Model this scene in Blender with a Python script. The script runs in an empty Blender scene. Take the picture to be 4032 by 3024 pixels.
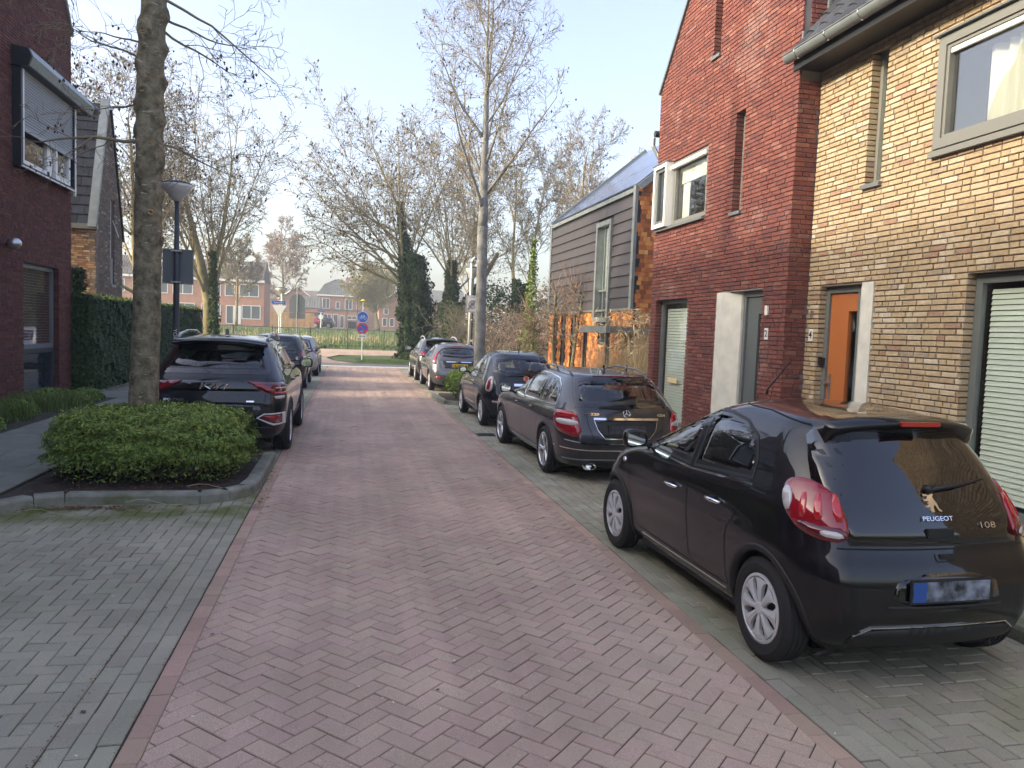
import bpy, math, random
import numpy as np
from mathutils import Vector, Matrix, geometry
from mathutils.bvhtree import BVHTree
random.seed(11); rng = np.random.default_rng(11)
R = math.radians
scene = bpy.context.scene; COL = scene.collection
# ------------------------------------------------------------ camera, sky, sun, exposure
CH = 1.93; FP = 3000.0
CR = np.array([[0.97731, 0.02299, 0.21055], [-0.20839, -0.07347, 0.97528], [0.03789, -0.99703, -0.06701]])
cd = bpy.data.cameras.new('camera'); cam = bpy.data.objects.new('camera', cd); COL.objects.link(cam)
M = Matrix(((CR[0][0], -CR[0][1], -CR[0][2], 0), (CR[1][0], -CR[1][1], -CR[1][2], 0), (CR[2][0], -CR[2][1], -CR[2][2], CH), (0, 0, 0, 1)))
q = M.to_quaternion(); cam.rotation_mode = 'QUATERNION'; cam.rotation_quaternion = q; cam.location = (0, 0, CH)
cd.sensor_width = 36; cd.lens = FP / 4032 * 36; cd.clip_start = .05; cd.clip_end = 3000
scene.camera = cam
SUN = Vector((1.0, 0.10, -0.42)).normalized()          # direction in which sunlight travels
sun_el = math.asin(-SUN.z); sun_az = math.atan2(-SUN.x, -SUN.y)   # from +Y towards +X
world = bpy.data.worlds.new('World'); scene.world = world; world.use_nodes = True
wn = world.node_tree; bg = wn.nodes['Background']
sky = wn.nodes.new('ShaderNodeTexSky'); sky.sky_type = 'NISHITA'; sky.sun_disc = False
sky.sun_elevation = sun_el; sky.sun_rotation = sun_az % (2 * math.pi)
sky.air_density = 1.0; sky.dust_density = 5.0; sky.ozone_density = 1.0; sky.altitude = 0
hs = wn.nodes.new('ShaderNodeHueSaturation'); hs.inputs['Saturation'].default_value = 1.0; hs.inputs['Value'].default_value = 1.25; hs.inputs['Hue'].default_value = .518
gm = wn.nodes.new('ShaderNodeGamma'); gm.inputs[1].default_value = .88      # hazy, evenly bright sky
wn.links.new(sky.outputs[0], gm.inputs[0]); wn.links.new(gm.outputs[0], hs.inputs['Color']); wn.links.new(hs.outputs[0], bg.inputs[0]); bg.inputs[1].default_value = .15
sl = bpy.data.lights.new('sun', 'SUN'); sl.energy = 1.3; sl.angle = R(2.2); sl.color = (1, .86, .68)
so = bpy.data.objects.new('sun', sl); COL.objects.link(so); so.location = (-30, 0, 30)
so.rotation_euler = SUN.to_track_quat('-Z', 'Y').to_euler()
scene.view_settings.view_transform = 'Standard'; scene.view_settings.look = 'None'
scene.view_settings.gamma = 1; scene.view_settings.use_curve_mapping = False
scene.view_settings.exposure = 1.7
scene.render.resolution_x = 1024; scene.render.resolution_y = 768
scene.cycles.max_bounces = 8; scene.cycles.transparent_max_bounces = 24

def pxy(p):
    c = CR.T @ (np.array([p[0], p[1], p[2] - CH]))
    if c[2] < .05: return (-1e6, -1e6)
    return (c[0] / c[2] * FP + 2016, c[1] / c[2] * FP + 1512)
def inframe(p, m=0):
    u, v = pxy(p); return -m < u < 4032 + m and -m < v < 3024 + m
# ------------------------------------------------------------ materials
def nmat(name):
    m = bpy.data.materials.new(name); m.use_nodes = True
    return m, m.node_tree, m.node_tree.nodes['Principled BSDF']
def N(nt, t, **k):
    n = nt.nodes.new(t)
    for a, b in k.items(): setattr(n, a, b)
    return n
def pbr(name, col, rough=.7, metal=0, var=0, vs=6, bump=0, bs=60, coat=0, island=0, hue=0, spec=.5, stain=None, ss=.6, sf=.5, speck=0, emis=0, moss=None, streak=0):
    m, nt, b = nmat(name); L = nt.links
    b.inputs['Base Color'].default_value = (*col, 1); b.inputs['Roughness'].default_value = rough
    b.inputs['Metallic'].default_value = metal; b.inputs['Specular IOR Level'].default_value = spec
    if coat: b.inputs['Coat Weight'].default_value = coat; b.inputs['Coat Roughness'].default_value = .015
    if emis:
        b.inputs['Emission Color'].default_value = (*col, 1); b.inputs['Emission Strength'].default_value = emis
    tc = N(nt, 'ShaderNodeTexCoord'); geo = N(nt, 'ShaderNodeNewGeometry')
    cur = None
    if var or island or hue or stain or speck:
        h = N(nt, 'ShaderNodeHueSaturation'); h.inputs['Color'].default_value = (*col, 1); cur = h
        val = None
        def add(src, amt):
            nonlocal val
            mr = N(nt, 'ShaderNodeMapRange'); mr.inputs[3].default_value = 1 - amt; mr.inputs[4].default_value = 1 + amt
            L.new(src, mr.inputs[0])
            if val is None: val = mr.outputs[0]
            else:
                mm = N(nt, 'ShaderNodeMath', operation='MULTIPLY'); L.new(val, mm.inputs[0]); L.new(mr.outputs[0], mm.inputs[1]); val = mm.outputs[0]
        if var:
            n = N(nt, 'ShaderNodeTexNoise'); n.inputs['Scale'].default_value = vs; n.inputs['Detail'].default_value = 6
            L.new(geo.outputs['Position'], n.inputs['Vector']); 
            mr0 = N(nt, 'ShaderNodeMapRange'); mr0.inputs[1].default_value = .3; mr0.inputs[2].default_value = .7
            L.new(n.outputs[0], mr0.inputs[0]); add(mr0.outputs[0], var)
        if speck:
            n = N(nt, 'ShaderNodeTexNoise'); n.inputs['Scale'].default_value = 330; n.inputs['Detail'].default_value = 2
            L.new(geo.outputs['Position'], n.inputs['Vector'])
            mr0 = N(nt, 'ShaderNodeMapRange'); mr0.inputs[1].default_value = .35; mr0.inputs[2].default_value = .65
            L.new(n.outputs[0], mr0.inputs[0]); add(mr0.outputs[0], speck)
        if island:
            oi = N(nt, 'ShaderNodeObjectInfo')
            a = N(nt, 'ShaderNodeMath', operation='ADD'); L.new(geo.outputs['Random Per Island'], a.inputs[0]); L.new(oi.outputs['Random'], a.inputs[1])
            f = N(nt, 'ShaderNodeMath', operation='FRACT'); L.new(a.outputs[0], f.inputs[0]); add(f.outputs[0], island)
            if hue:
                a2 = N(nt, 'ShaderNodeMath', operation='MULTIPLY'); a2.inputs[1].default_value = 7.31; L.new(f.outputs[0], a2.inputs[0])
                f2 = N(nt, 'ShaderNodeMath', operation='FRACT'); L.new(a2.outputs[0], f2.inputs[0])
                mr = N(nt, 'ShaderNodeMapRange'); mr.inputs[3].default_value = .5 - hue; mr.inputs[4].default_value = .5 + hue
                L.new(f2.outputs[0], mr.inputs[0]); L.new(mr.outputs[0], h.inputs['Hue'])
        if streak:                                                # long worn tracks along the street
            mp = N(nt, 'ShaderNodeMapping'); mp.inputs['Scale'].default_value = (2.1, .16, 1); L.new(geo.outputs['Position'], mp.inputs[0])
            n = N(nt, 'ShaderNodeTexNoise'); n.inputs['Scale'].default_value = 1; n.inputs['Detail'].default_value = 6; n.inputs['Roughness'].default_value = .6; L.new(mp.outputs[0], n.inputs['Vector'])
            mr0 = N(nt, 'ShaderNodeMapRange'); mr0.inputs[1].default_value = .32; mr0.inputs[2].default_value = .68; L.new(n.outputs[0], mr0.inputs[0]); add(mr0.outputs[0], streak)
        if val is not None: L.new(val, h.inputs['Value'])
        out = h.outputs[0]
        if stain:
            n = N(nt, 'ShaderNodeTexNoise'); n.inputs['Scale'].default_value = ss; n.inputs['Detail'].default_value = 5; n.inputs['Roughness'].default_value = .65
            L.new(geo.outputs['Position'], n.inputs['Vector'])
            mr = N(nt, 'ShaderNodeMapRange'); mr.inputs[1].default_value = .48; mr.inputs[2].default_value = .68; mr.inputs[4].default_value = sf
            L.new(n.outputs[0], mr.inputs[0])
            mx = N(nt, 'ShaderNodeMixRGB'); mx.inputs[2].default_value = (*stain, 1)
            L.new(mr.outputs[0], mx.inputs[0]); L.new(out, mx.inputs[1]); out = mx.outputs[0]
        if moss:                                                  # algae: bands [(axis, from, full, colour, strength)]
            sx = N(nt, 'ShaderNodeSeparateXYZ'); L.new(geo.outputs['Position'], sx.inputs[0]); nz = N(nt, 'ShaderNodeTexNoise'); nz.inputs['Scale'].default_value = 2.2; nz.inputs['Detail'].default_value = 5; L.new(geo.outputs['Position'], nz.inputs['Vector'])
            for (ax, f0, f1, cc, st) in moss:
                a = N(nt, 'ShaderNodeMapRange', interpolation_type='SMOOTHSTEP'); a.inputs[1].default_value = f0; a.inputs[2].default_value = f1; L.new(sx.outputs[ax], a.inputs[0])
                k = N(nt, 'ShaderNodeMapRange'); k.inputs[1].default_value = .35; k.inputs[2].default_value = .6; k.inputs[4].default_value = st; L.new(nz.outputs[0], k.inputs[0])
                c2 = N(nt, 'ShaderNodeMapRange'); c2.inputs[1].default_value = 8.7; c2.inputs[2].default_value = 9.3; c2.inputs[3].default_value = 1; c2.inputs[4].default_value = 0; L.new(sx.outputs[ax], c2.inputs[0]); a2 = N(nt, 'ShaderNodeMath', operation='MULTIPLY'); L.new(a.outputs[0], a2.inputs[0]); L.new(c2.outputs[0], a2.inputs[1]); a = a2
                mu = N(nt, 'ShaderNodeMath', operation='MULTIPLY'); L.new(a.outputs[0], mu.inputs[0]); L.new(k.outputs[0], mu.inputs[1])
                mx = N(nt, 'ShaderNodeMixRGB'); mx.inputs[2].default_value = (*cc, 1); L.new(mu.outputs[0], mx.inputs[0]); L.new(out, mx.inputs[1]); out = mx.outputs[0]
        L.new(out, b.inputs['Base Color'])
    if bump:
        n = N(nt, 'ShaderNodeTexNoise'); n.inputs['Scale'].default_value = bs; n.inputs['Detail'].default_value = 5
        L.new(geo.outputs['Position'], n.inputs['Vector'])
        bp = N(nt, 'ShaderNodeBump'); bp.inputs['Strength'].default_value = bump; bp.inputs['Distance'].default_value = .01
        L.new(n.outputs[0], bp.inputs['Height']); L.new(bp.outputs[0], b.inputs['Normal'])
    return m
def ramp_brick(name, cols, rough=.85, bump=.5, fine=.2, whit=None):
    """colour per brick picked from a list, plus burnt/pale mottling"""
    m, nt, b = nmat(name); L = nt.links
    geo = N(nt, 'ShaderNodeNewGeometry'); oi = N(nt, 'ShaderNodeObjectInfo')
    a = N(nt, 'ShaderNodeMath', operation='ADD'); L.new(geo.outputs['Random Per Island'], a.inputs[0]); L.new(oi.outputs['Random'], a.inputs[1])
    f = N(nt, 'ShaderNodeMath', operation='FRACT'); L.new(a.outputs[0], f.inputs[0])
    r = N(nt, 'ShaderNodeValToRGB'); r.color_ramp.interpolation = 'CONSTANT'
    e = r.color_ramp.elements
    tot = sum(c[1] for c in cols); acc = 0
    for i, (c, w) in enumerate(cols):
        if i < 2: el = e[i]; el.position = acc / tot
        else: el = e.new(acc / tot)
        el.color = (*c, 1); acc += w
    L.new(f.outputs[0], r.inputs[0])
    n = N(nt, 'ShaderNodeTexNoise'); n.inputs['Scale'].default_value = 14; n.inputs['Detail'].default_value = 7; n.inputs['Roughness'].default_value = .7
    L.new(geo.outputs['Position'], n.inputs['Vector'])
    mr = N(nt, 'ShaderNodeMapRange'); mr.inputs[1].default_value = .3; mr.inputs[2].default_value = .7; mr.inputs[3].default_value = 1 - fine; mr.inputs[4].default_value = 1 + fine
    L.new(n.outputs[0], mr.inputs[0])
    h = N(nt, 'ShaderNodeHueSaturation'); L.new(r.outputs[0], h.inputs['Color']); L.new(mr.outputs[0], h.inputs['Value'])
    out = h.outputs[0]
    if whit:                                                     # lime bloom in patches
        n2 = N(nt, 'ShaderNodeTexNoise'); n2.inputs['Scale'].default_value = .9; n2.inputs['Detail'].default_value = 8; n2.inputs['Roughness'].default_value = .75
        L.new(geo.outputs['Position'], n2.inputs['Vector'])
        m2 = N(nt, 'ShaderNodeMapRange'); m2.inputs[1].default_value = .55; m2.inputs[2].default_value = .75; m2.inputs[4].default_value = whit[1]
        L.new(n2.outputs[0], m2.inputs[0])
        mx = N(nt, 'ShaderNodeMixRGB'); mx.inputs[2].default_value = (*whit[0], 1); L.new(m2.outputs[0], mx.inputs[0]); L.new(out, mx.inputs[1]); out = mx.outputs[0]
    L.new(out, b.inputs['Base Color']); b.inputs['Roughness'].default_value = rough; b.inputs['Specular IOR Level'].default_value = .3
    n3 = N(nt, 'ShaderNodeTexNoise'); n3.inputs['Scale'].default_value = 45; n3.inputs['Detail'].default_value = 6
    L.new(geo.outputs['Position'], n3.inputs['Vector'])
    bp = N(nt, 'ShaderNodeBump'); bp.inputs['Strength'].default_value = bump; bp.inputs['Distance'].default_value = .012
    L.new(n3.outputs[0], bp.inputs['Height']); L.new(bp.outputs[0], b.inputs['Normal'])
    return m
def glassm(name, tint=(.5, .55, .55), ior=1.5, rough=0.0, wav=0, pwr=4.2):
    m = bpy.data.materials.new(name); m.use_nodes = True; nt = m.node_tree; nt.nodes.clear(); L = nt.links
    o = N(nt, 'ShaderNodeOutputMaterial'); mx = N(nt, 'ShaderNodeMixShader'); t = N(nt, 'ShaderNodeBsdfTransparent'); g = N(nt, 'ShaderNodeBsdfGlossy')
    lw = N(nt, 'ShaderNodeNewGeometry'); dt = N(nt, 'ShaderNodeVectorMath', operation='DOT_PRODUCT'); ab = N(nt, 'ShaderNodeMath', operation='ABSOLUTE'); iv = N(nt, 'ShaderNodeMath', operation='SUBTRACT'); iv.inputs[0].default_value = 1; pw = N(nt, 'ShaderNodeMath', operation='POWER'); pw.inputs[1].default_value = pwr
    L.new(lw.outputs['Incoming'], dt.inputs[0]); L.new(dt.outputs['Value'], ab.inputs[0]); L.new(ab.outputs[0], iv.inputs[1]); L.new(iv.outputs[0], pw.inputs[0]); F0 = ((ior - 1) / (ior + 1)) ** 2
    t.inputs[0].default_value = (*tint, 1); g.inputs['Roughness'].default_value = rough; g.inputs[0].default_value = (1, 1, 1, 1)
    ad = N(nt, 'ShaderNodeMath', operation='MULTIPLY_ADD'); ad.inputs[1].default_value = .9; ad.inputs[2].default_value = F0
    L.new(pw.outputs[0], ad.inputs[0]); L.new(ad.outputs[0], mx.inputs[0]); L.new(t.outputs[0], mx.inputs[1]); L.new(g.outputs[0], mx.inputs[2]); L.new(mx.outputs[0], o.inputs[0])
    if wav:
        n = N(nt, 'ShaderNodeTexNoise'); n.inputs['Scale'].default_value = 1.5
        geo = N(nt, 'ShaderNodeNewGeometry'); L.new(geo.outputs['Position'], n.inputs['Vector'])
        bp = N(nt, 'ShaderNodeBump'); bp.inputs['Strength'].default_value = wav; bp.inputs['Distance'].default_value = .02
        L.new(n.outputs[0], bp.inputs['Height']); L.new(bp.outputs[0], g.inputs['Normal']); L.new(bp.outputs[0], dt.inputs[1])
    else: L.new(lw.outputs['Normal'], dt.inputs[1])
    return m
MT = {}
MT['dark_metal'] = pbr('dark_metal', (.035, .04, .045), .45)
MT['black'] = pbr('black', (.012, .012, .014), .5)
MT['steel'] = pbr('steel', (.55, .56, .57), .3, .9)
MT['chrome'] = pbr('chrome', (.85, .85, .86), .06, 1)
MT['zinc'] = pbr('zinc', (.24, .265, .26), .42, .45, var=.15, vs=5, bump=.1, bs=8)
MT['frame_grey'] = pbr('frame_grey', (.15, .165, .165), .4, var=.05)
MT['frame_taupe'] = pbr('frame_taupe', (.20, .20, .18), .4)
MT['white'] = pbr('white', (.78, .77, .73), .45)
MT['concrete'] = pbr('concrete', (.68, .66, .58), .85, var=.12, vs=5, bump=.2, bs=50)
MT['kerb'] = pbr('kerb', (.23, .235, .19), .9, var=.25, vs=7, bump=.5, bs=70, stain=(.11, .125, .045), ss=1.6, sf=.9, speck=.15, island=.06)
MT['orange_door'] = pbr('orange_door', (.46, .15, .045), .38)
MT['grey_door'] = pbr('grey_door', (.12, .135, .135), .35)
MT['win'] = glassm('window_glass', (.92, .94, .93), wav=.12)
MT['winsky'] = glassm('window_glass_sky', (.90, .92, .92), ior=2.0, wav=.1)
MT['carglass'] = glassm('car_glass', (.62, .68, .66), ior=1.75, pwr=2.8)
MT['cardark'] = glassm('car_glass_dark', (.22, .23, .24), ior=1.75, pwr=3)
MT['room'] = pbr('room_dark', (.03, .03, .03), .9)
MT['curtain'] = pbr('curtain', (.80, .78, .68), .8)
MT['blind'] = pbr('blind', (.78, .82, .73), .5)
MT['rubber'] = pbr('rubber', (.018, .018, .019), .75, bump=.2, bs=120)
MT['soil'] = pbr('soil', (.045, .035, .026), .95, var=.4, vs=9, bump=1, bs=30)
MT['mortar_dark'] = pbr('mortar_dark', (.19, .155, .125), .95)
MT['mortar_red'] = pbr('mortar_red', (.27, .235, .22), .95, var=.15, vs=3)
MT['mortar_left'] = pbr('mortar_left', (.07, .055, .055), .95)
MT['joint'] = pbr('paving_joint', (.075, .06, .045), .98, var=.35, vs=4, stain=(.05, .06, .02), ss=.8, sf=.7)
MT['brick_yellow'] = ramp_brick('brick_yellow', [((.45, .34, .21), 30), ((.48, .37, .24), 28), ((.41, .305, .19), 22), ((.52, .42, .29), 14), ((.36, .23, .155), 4), ((.58, .49, .37), 3), ((.36, .28, .20), 4)], fine=.2, whit=((.62, .55, .44), .25))
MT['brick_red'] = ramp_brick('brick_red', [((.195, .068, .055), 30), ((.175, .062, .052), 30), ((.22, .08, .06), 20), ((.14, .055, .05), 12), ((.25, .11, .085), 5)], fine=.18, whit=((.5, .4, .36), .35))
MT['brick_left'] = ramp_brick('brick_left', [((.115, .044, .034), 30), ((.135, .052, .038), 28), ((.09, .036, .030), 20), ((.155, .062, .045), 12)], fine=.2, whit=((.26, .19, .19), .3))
MT['brick_mixed'] = ramp_brick('brick_mixed', [((.40, .22, .11), 30), ((.30, .15, .09), 26), ((.48, .31, .16), 18), ((.22, .12, .08), 16), ((.56, .42, .24), 8)], fine=.15)
MT['paver_red'] = pbr('paver_red', (.47, .34, .262), .9, var=.16, vs=.7, bump=.35, bs=160, island=.06, hue=.01, speck=.34, streak=.13, stain=(.37, .31, .22), ss=.9, sf=.5, spec=.25)
MT['paver_edge'] = pbr('paver_edge', (.43, .295, .22), .9, var=.14, vs=.9, bump=.35, bs=160, island=.1, hue=.012, speck=.22, stain=(.36, .29, .19), ss=.7, sf=.55, spec=.25)
MT['paver_grey'] = pbr('paver_grey', (.34, .315, .235), .9, var=.22, vs=.9, bump=.4, bs=140, island=.11, hue=.015, speck=.24, stain=(.22, .225, .125), ss=.5, sf=.65, spec=.25)
MT['paver_left'] = pbr('paver_grey_mossy', (.34, .318, .238), .9, var=.18, vs=.8, bump=.4, bs=140, island=.09, hue=.015, speck=.24, stain=(.24, .25, .15), ss=.45, sf=.6, spec=.25, moss=[(1, 7.2, 8.2, (.115, .135, .03), .95), (1, 2.9, 1.9, (.18, .20, .07), .8)])
MT['tile_grey'] = pbr('tile_grey', (.21, .21, .17), .9, var=.2, vs=1.2, bump=.3, bs=90, island=.12, speck=.1, stain=(.11, .12, .07), ss=.6, sf=.6)
MT['asphalt'] = pbr('asphalt', (.17, .165, .16), .9, var=.15, vs=.8, bump=.3, bs=80, speck=.15)
MT['paint'] = pbr('road_paint', (.62, .62, .58), .8, var=.15, vs=8)
MT['grass'] = pbr('grass_field', (.075, .115, .022), .95, var=.4, vs=.35, bump=.6, bs=10, stain=(.16, .14, .05), ss=.12, sf=.55)
MT['grass_blade'] = pbr('grass_blade', (.10, .16, .028), .8, island=.35, hue=.02)
MT['leaf_bush'] = pbr('leaf_bush', (.17, .24, .055), .7, spec=.15, island=.5, hue=.03, var=.25, vs=3)
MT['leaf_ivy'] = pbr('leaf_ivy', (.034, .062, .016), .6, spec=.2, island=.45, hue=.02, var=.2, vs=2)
MT['leaf_pale'] = pbr('leaf_pale', (.15, .20, .05), .7, spec=.2, island=.4, hue=.03)
MT['straw'] = pbr('straw', (.60, .47, .27), .8, island=.3, hue=.015)
MT['straw_dark'] = pbr('straw_dark', (.30, .20, .10), .85, island=.35)
MT['bark'] = pbr('bark', (.16, .145, .085), .95, var=.4, vs=6, bump=.8, bs=30)
MT['bark_lit'] = pbr('bark_lit', (.26, .22, .12), .95, var=.3, vs=6, bump=.6, bs=30)
MT['twig'] = pbr('twig', (.25, .21, .14), .95, island=.2)
MT['twig_red'] = pbr('twig_red', (.31, .22, .16), .95, island=.2)
MT['pod'] = pbr('seed_pod', (.09, .065, .05), .9, island=.3)
MT['dead_leaf'] = pbr('dead_leaf', (.15, .07, .03), .9, island=.4, hue=.02)
MT['pale_leaf'] = pbr('pale_leaf', (.6, .56, .45), .8, island=.2)
# ------------------------------------------------------------ object helpers
def link(o, parent=None):
    COL.objects.link(o)
    if parent is not None: o.parent = parent
    return o
def tag(o, label=None, cat=None, group=None, kind=None):
    for k, v in (('label', label), ('category', cat), ('group', group), ('kind', kind)):
        if v: o[k] = v
    return o
def thing(name, loc, label, cat, group=None):
    o = bpy.data.objects.new(name, None); o.empty_display_size = .2; o.location = loc; link(o); return tag(o, label, cat, group)
def origin(p):
    while p is not None and p.parent is not None: p = p.parent
    return np.array(p.location) if p is not None else np.zeros(3)
def mesh(name, V, F, mat=None, parent=None, smooth=False, local=False):
    V = np.asarray(V, dtype=np.float32).reshape(-1, 3)
    if parent is not None and not local: V = V - origin(parent).astype(np.float32)
    me = bpy.data.meshes.new(name)
    if isinstance(F, np.ndarray):
        n, k = F.shape
        me.vertices.add(len(V)); me.vertices.foreach_set('co', V.ravel())
        me.loops.add(n * k); me.loops.foreach_set('vertex_index', F.astype(np.int32).ravel())
        me.polygons.add(n); me.polygons.foreach_set('loop_start', np.arange(0, n * k, k, dtype=np.int32))
        me.update(calc_edges=True)
    else:
        me.from_pydata([tuple(v) for v in V.tolist()], [], F); me.update()
    if smooth: me.shade_smooth()
    if mat: me.materials.append(MT[mat] if isinstance(mat, str) else mat)
    o = bpy.data.objects.new(name, me); link(o, parent)
    return o
class MB:
    """collects boxes, tubes, prisms... and builds them as one mesh object"""
    def __init__(s): s.V = []; s.F = []
    def add(s, V, F):
        b = len(s.V); s.V += [tuple(v) for v in V]; s.F += [tuple(b + i for i in f) for f in F]; return s
    def box(s, x0, x1, y0, y1, z0, z1):
        return s.add([(x0, y0, z0), (x1, y0, z0), (x1, y1, z0), (x0, y1, z0), (x0, y0, z1), (x1, y0, z1), (x1, y1, z1), (x0, y1, z1)],
                     [(3, 2, 1, 0), (4, 5, 6, 7), (0, 1, 5, 4), (1, 2, 6, 5), (2, 3, 7, 6), (3, 0, 4, 7)])
    def fbox(s, fr, a0, a1, b0, b1, c0, c1):
        """box in a frame: fr=(origin,u,v,n)"""
        o, u, v, n = [Vector(t) for t in fr]
        P = [o + u * a + v * b + n * c for c in (c0, c1) for (a, b) in ((a0, b0), (a1, b0), (a1, b1), (a0, b1))]
        return s.add(P, [(3, 2, 1, 0), (4, 5, 6, 7), (0, 1, 5, 4), (1, 2, 6, 5), (2, 3, 7, 6), (3, 0, 4, 7)])
    def quad(s, *p): return s.add(p, [tuple(range(len(p)))])
    def tube(s, pts, r, k=8, caps=True):
        pts = [Vector(p) for p in pts]; n = len(pts); rs = r if isinstance(r, (list, tuple)) else [r] * n
        b = len(s.V); up = Vector((0, 0, 1))
        for i, p in enumerate(pts):
            d = (pts[min(i + 1, n - 1)] - pts[max(i - 1, 0)]).normalized()
            a = d.cross(up if abs(d.z) < .95 else Vector((1, 0, 0))).normalized(); c = d.cross(a)
            for j in range(k):
                t = 2 * math.pi * j / k; s.V.append(tuple(p + (a * math.cos(t) + c * math.sin(t)) * rs[i]))
        for i in range(n - 1):
            for j in range(k):
                s.F.append((b + i * k + j, b + i * k + (j + 1) % k, b + (i + 1) * k + (j + 1) % k, b + (i + 1) * k + j))
        if caps: s.F.append(tuple(b + j for j in range(k))[::-1]); s.F.append(tuple(b + (n - 1) * k + j for j in range(k)))
        return s
    def lathe(s, prof, c=(0, 0, 0), axis='z', k=24, caps=True):
        b = len(s.V)
        for (r, h) in prof:
            for j in range(k):
                t = 2 * math.pi * j / k; x, y = r * math.cos(t), r * math.sin(t)
                s.V.append({'z': (c[0] + x, c[1] + y, c[2] + h), 'x': (c[0] + h, c[1] + x, c[2] + y), 'y': (c[0] + x, c[1] + h, c[2] + y)}[axis])
        n = len(prof)
        for i in range(n - 1):
            for j in range(k): s.F.append((b + i * k + j, b + i * k + (j + 1) % k, b + (i + 1) * k + (j + 1) % k, b + (i + 1) * k + j))
        if caps: s.F.append(tuple(b + j for j in range(k))); s.F.append(tuple(b + (n - 1) * k + j for j in range(k)))
        return s
    def prism(s, poly, fr, c0, c1):
        o, u, v, n = [Vector(t) for t in fr]; k = len(poly)
        P = [o + u * a + v * b + n * c for c in (c0, c1) for a, b in poly]
        return s.add(P, [tuple(range(k))[::-1], tuple(range(k, 2 * k))] + [(i, (i + 1) % k, k + (i + 1) % k, k + i) for i in range(k)])
    def build(s, name, mat, parent=None, smooth=False, local=False):
        return mesh(name, s.V, s.F, mat, parent, smooth, local)
XY = ((0, 0, 0), (1, 0, 0), (0, 1, 0), (0, 0, 1))
def textobj(name, body, size, mat, parent, loc, xdir, ydir, depth=.002, width=None, bold=0):
    cu = bpy.data.curves.new(name, 'FONT'); cu.body = body; cu.size = size; cu.extrude = depth; cu.align_x = 'CENTER'; cu.align_y = 'CENTER'; cu.offset = bold; cu.resolution_u = 3
    t = bpy.data.objects.new(name, cu); link(t); bpy.context.view_layer.update()
    me = bpy.data.meshes.new_from_object(t); bpy.data.objects.remove(t)
    co = np.zeros(len(me.vertices) * 3, np.float32); me.vertices.foreach_get('co', co); co = co.reshape(-1, 3)
    if width and len(co):
        co[:, 0] *= width / (co[:, 0].max() - co[:, 0].min())
    X = np.array(Vector(xdir).normalized()); Yv = np.array(Vector(ydir).normalized()); Z = np.cross(X, Yv)
    o0 = origin(parent) if parent is not None else np.zeros(3)
    W = co[:, :1] * X + co[:, 1:2] * Yv + co[:, 2:] * Z + np.array(loc) - o0
    me.vertices.foreach_set('co', W.astype(np.float32).ravel()); me.materials.clear(); me.materials.append(MT[mat] if isinstance(mat, str) else mat)
    o = bpy.data.objects.new(name, me); link(o, parent); return o
# ------------------------------------------------------------ bricks and pavers
def clip_poly(poly, planes):
    """poly: list of (x,y); planes: (a,b,c) keep a*x+b*y<=c"""
    for a, b, c in planes:
        out = []
        for i in range(len(poly)):
            p, q2 = poly[i], poly[(i + 1) % len(poly)]
            dp = a * p[0] + b * p[1] - c; dq = a * q2[0] + b * q2[1] - c
            if dp <= 0: out.append(p)
            if dp * dq < 0:
                t = dp / (dp - dq); out.append((p[0] + (q2[0] - p[0]) * t, p[1] + (q2[1] - p[1]) * t))
        poly = out
        if len(poly) < 3: return None
    return poly
def area(p): return .5 * abs(sum(p[i][0] * p[(i + 1) % len(p)][1] - p[(i + 1) % len(p)][0] * p[i][1] for i in range(len(p))))
def inset(poly, d):
    n = len(poly); cx = sum(p[0] for p in poly) / n; cy = sum(p[1] for p in poly) / n; out = []
    for i in range(n):
        a, b, c = poly[i - 1], poly[i], poly[(i + 1) % n]
        def nr(p, q2):
            x, y = q2[1] - p[1], p[0] - q2[0]; l = math.hypot(x, y) or 1e-9; x /= l; y /= l
            if x * (cx - p[0]) + y * (cy - p[1]) < 0: x, y = -x, -y
            return x, y
        n1, n2 = nr(a, b), nr(b, c); k = 1 + n1[0] * n2[0] + n1[1] * n2[1]
        k = max(k, .5); out.append((b[0] + d * (n1[0] + n2[0]) / k, b[1] + d * (n1[1] + n2[1]) / k))
    return out
def piece_geo(poly, depth, bev, dz=0, tilt=(0, 0)):
    """one stone: verts in (a,b,c) with front at c=dz; 2n+n verts"""
    k = len(poly); cx = sum(p[0] for p in poly) / k; cy = sum(p[1] for p in poly) / k
    h = lambda p: dz + tilt[0] * (p[0] - cx) + tilt[1] * (p[1] - cy)
    ins = inset(poly, bev)
    V = [(p[0], p[1], -depth) for p in poly] + [(p[0], p[1], h(p) - bev) for p in poly] + [(p[0], p[1], h(p)) for p in ins]
    F = [(i, (i + 1) % k, k + (i + 1) % k, k + i) for i in range(k)] + [(k + i, k + (i + 1) % k, 2 * k + (i + 1) % k, 2 * k + i) for i in range(k)] + [tuple(range(2 * k, 3 * k))]
    return V, F
_shared = {}
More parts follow.
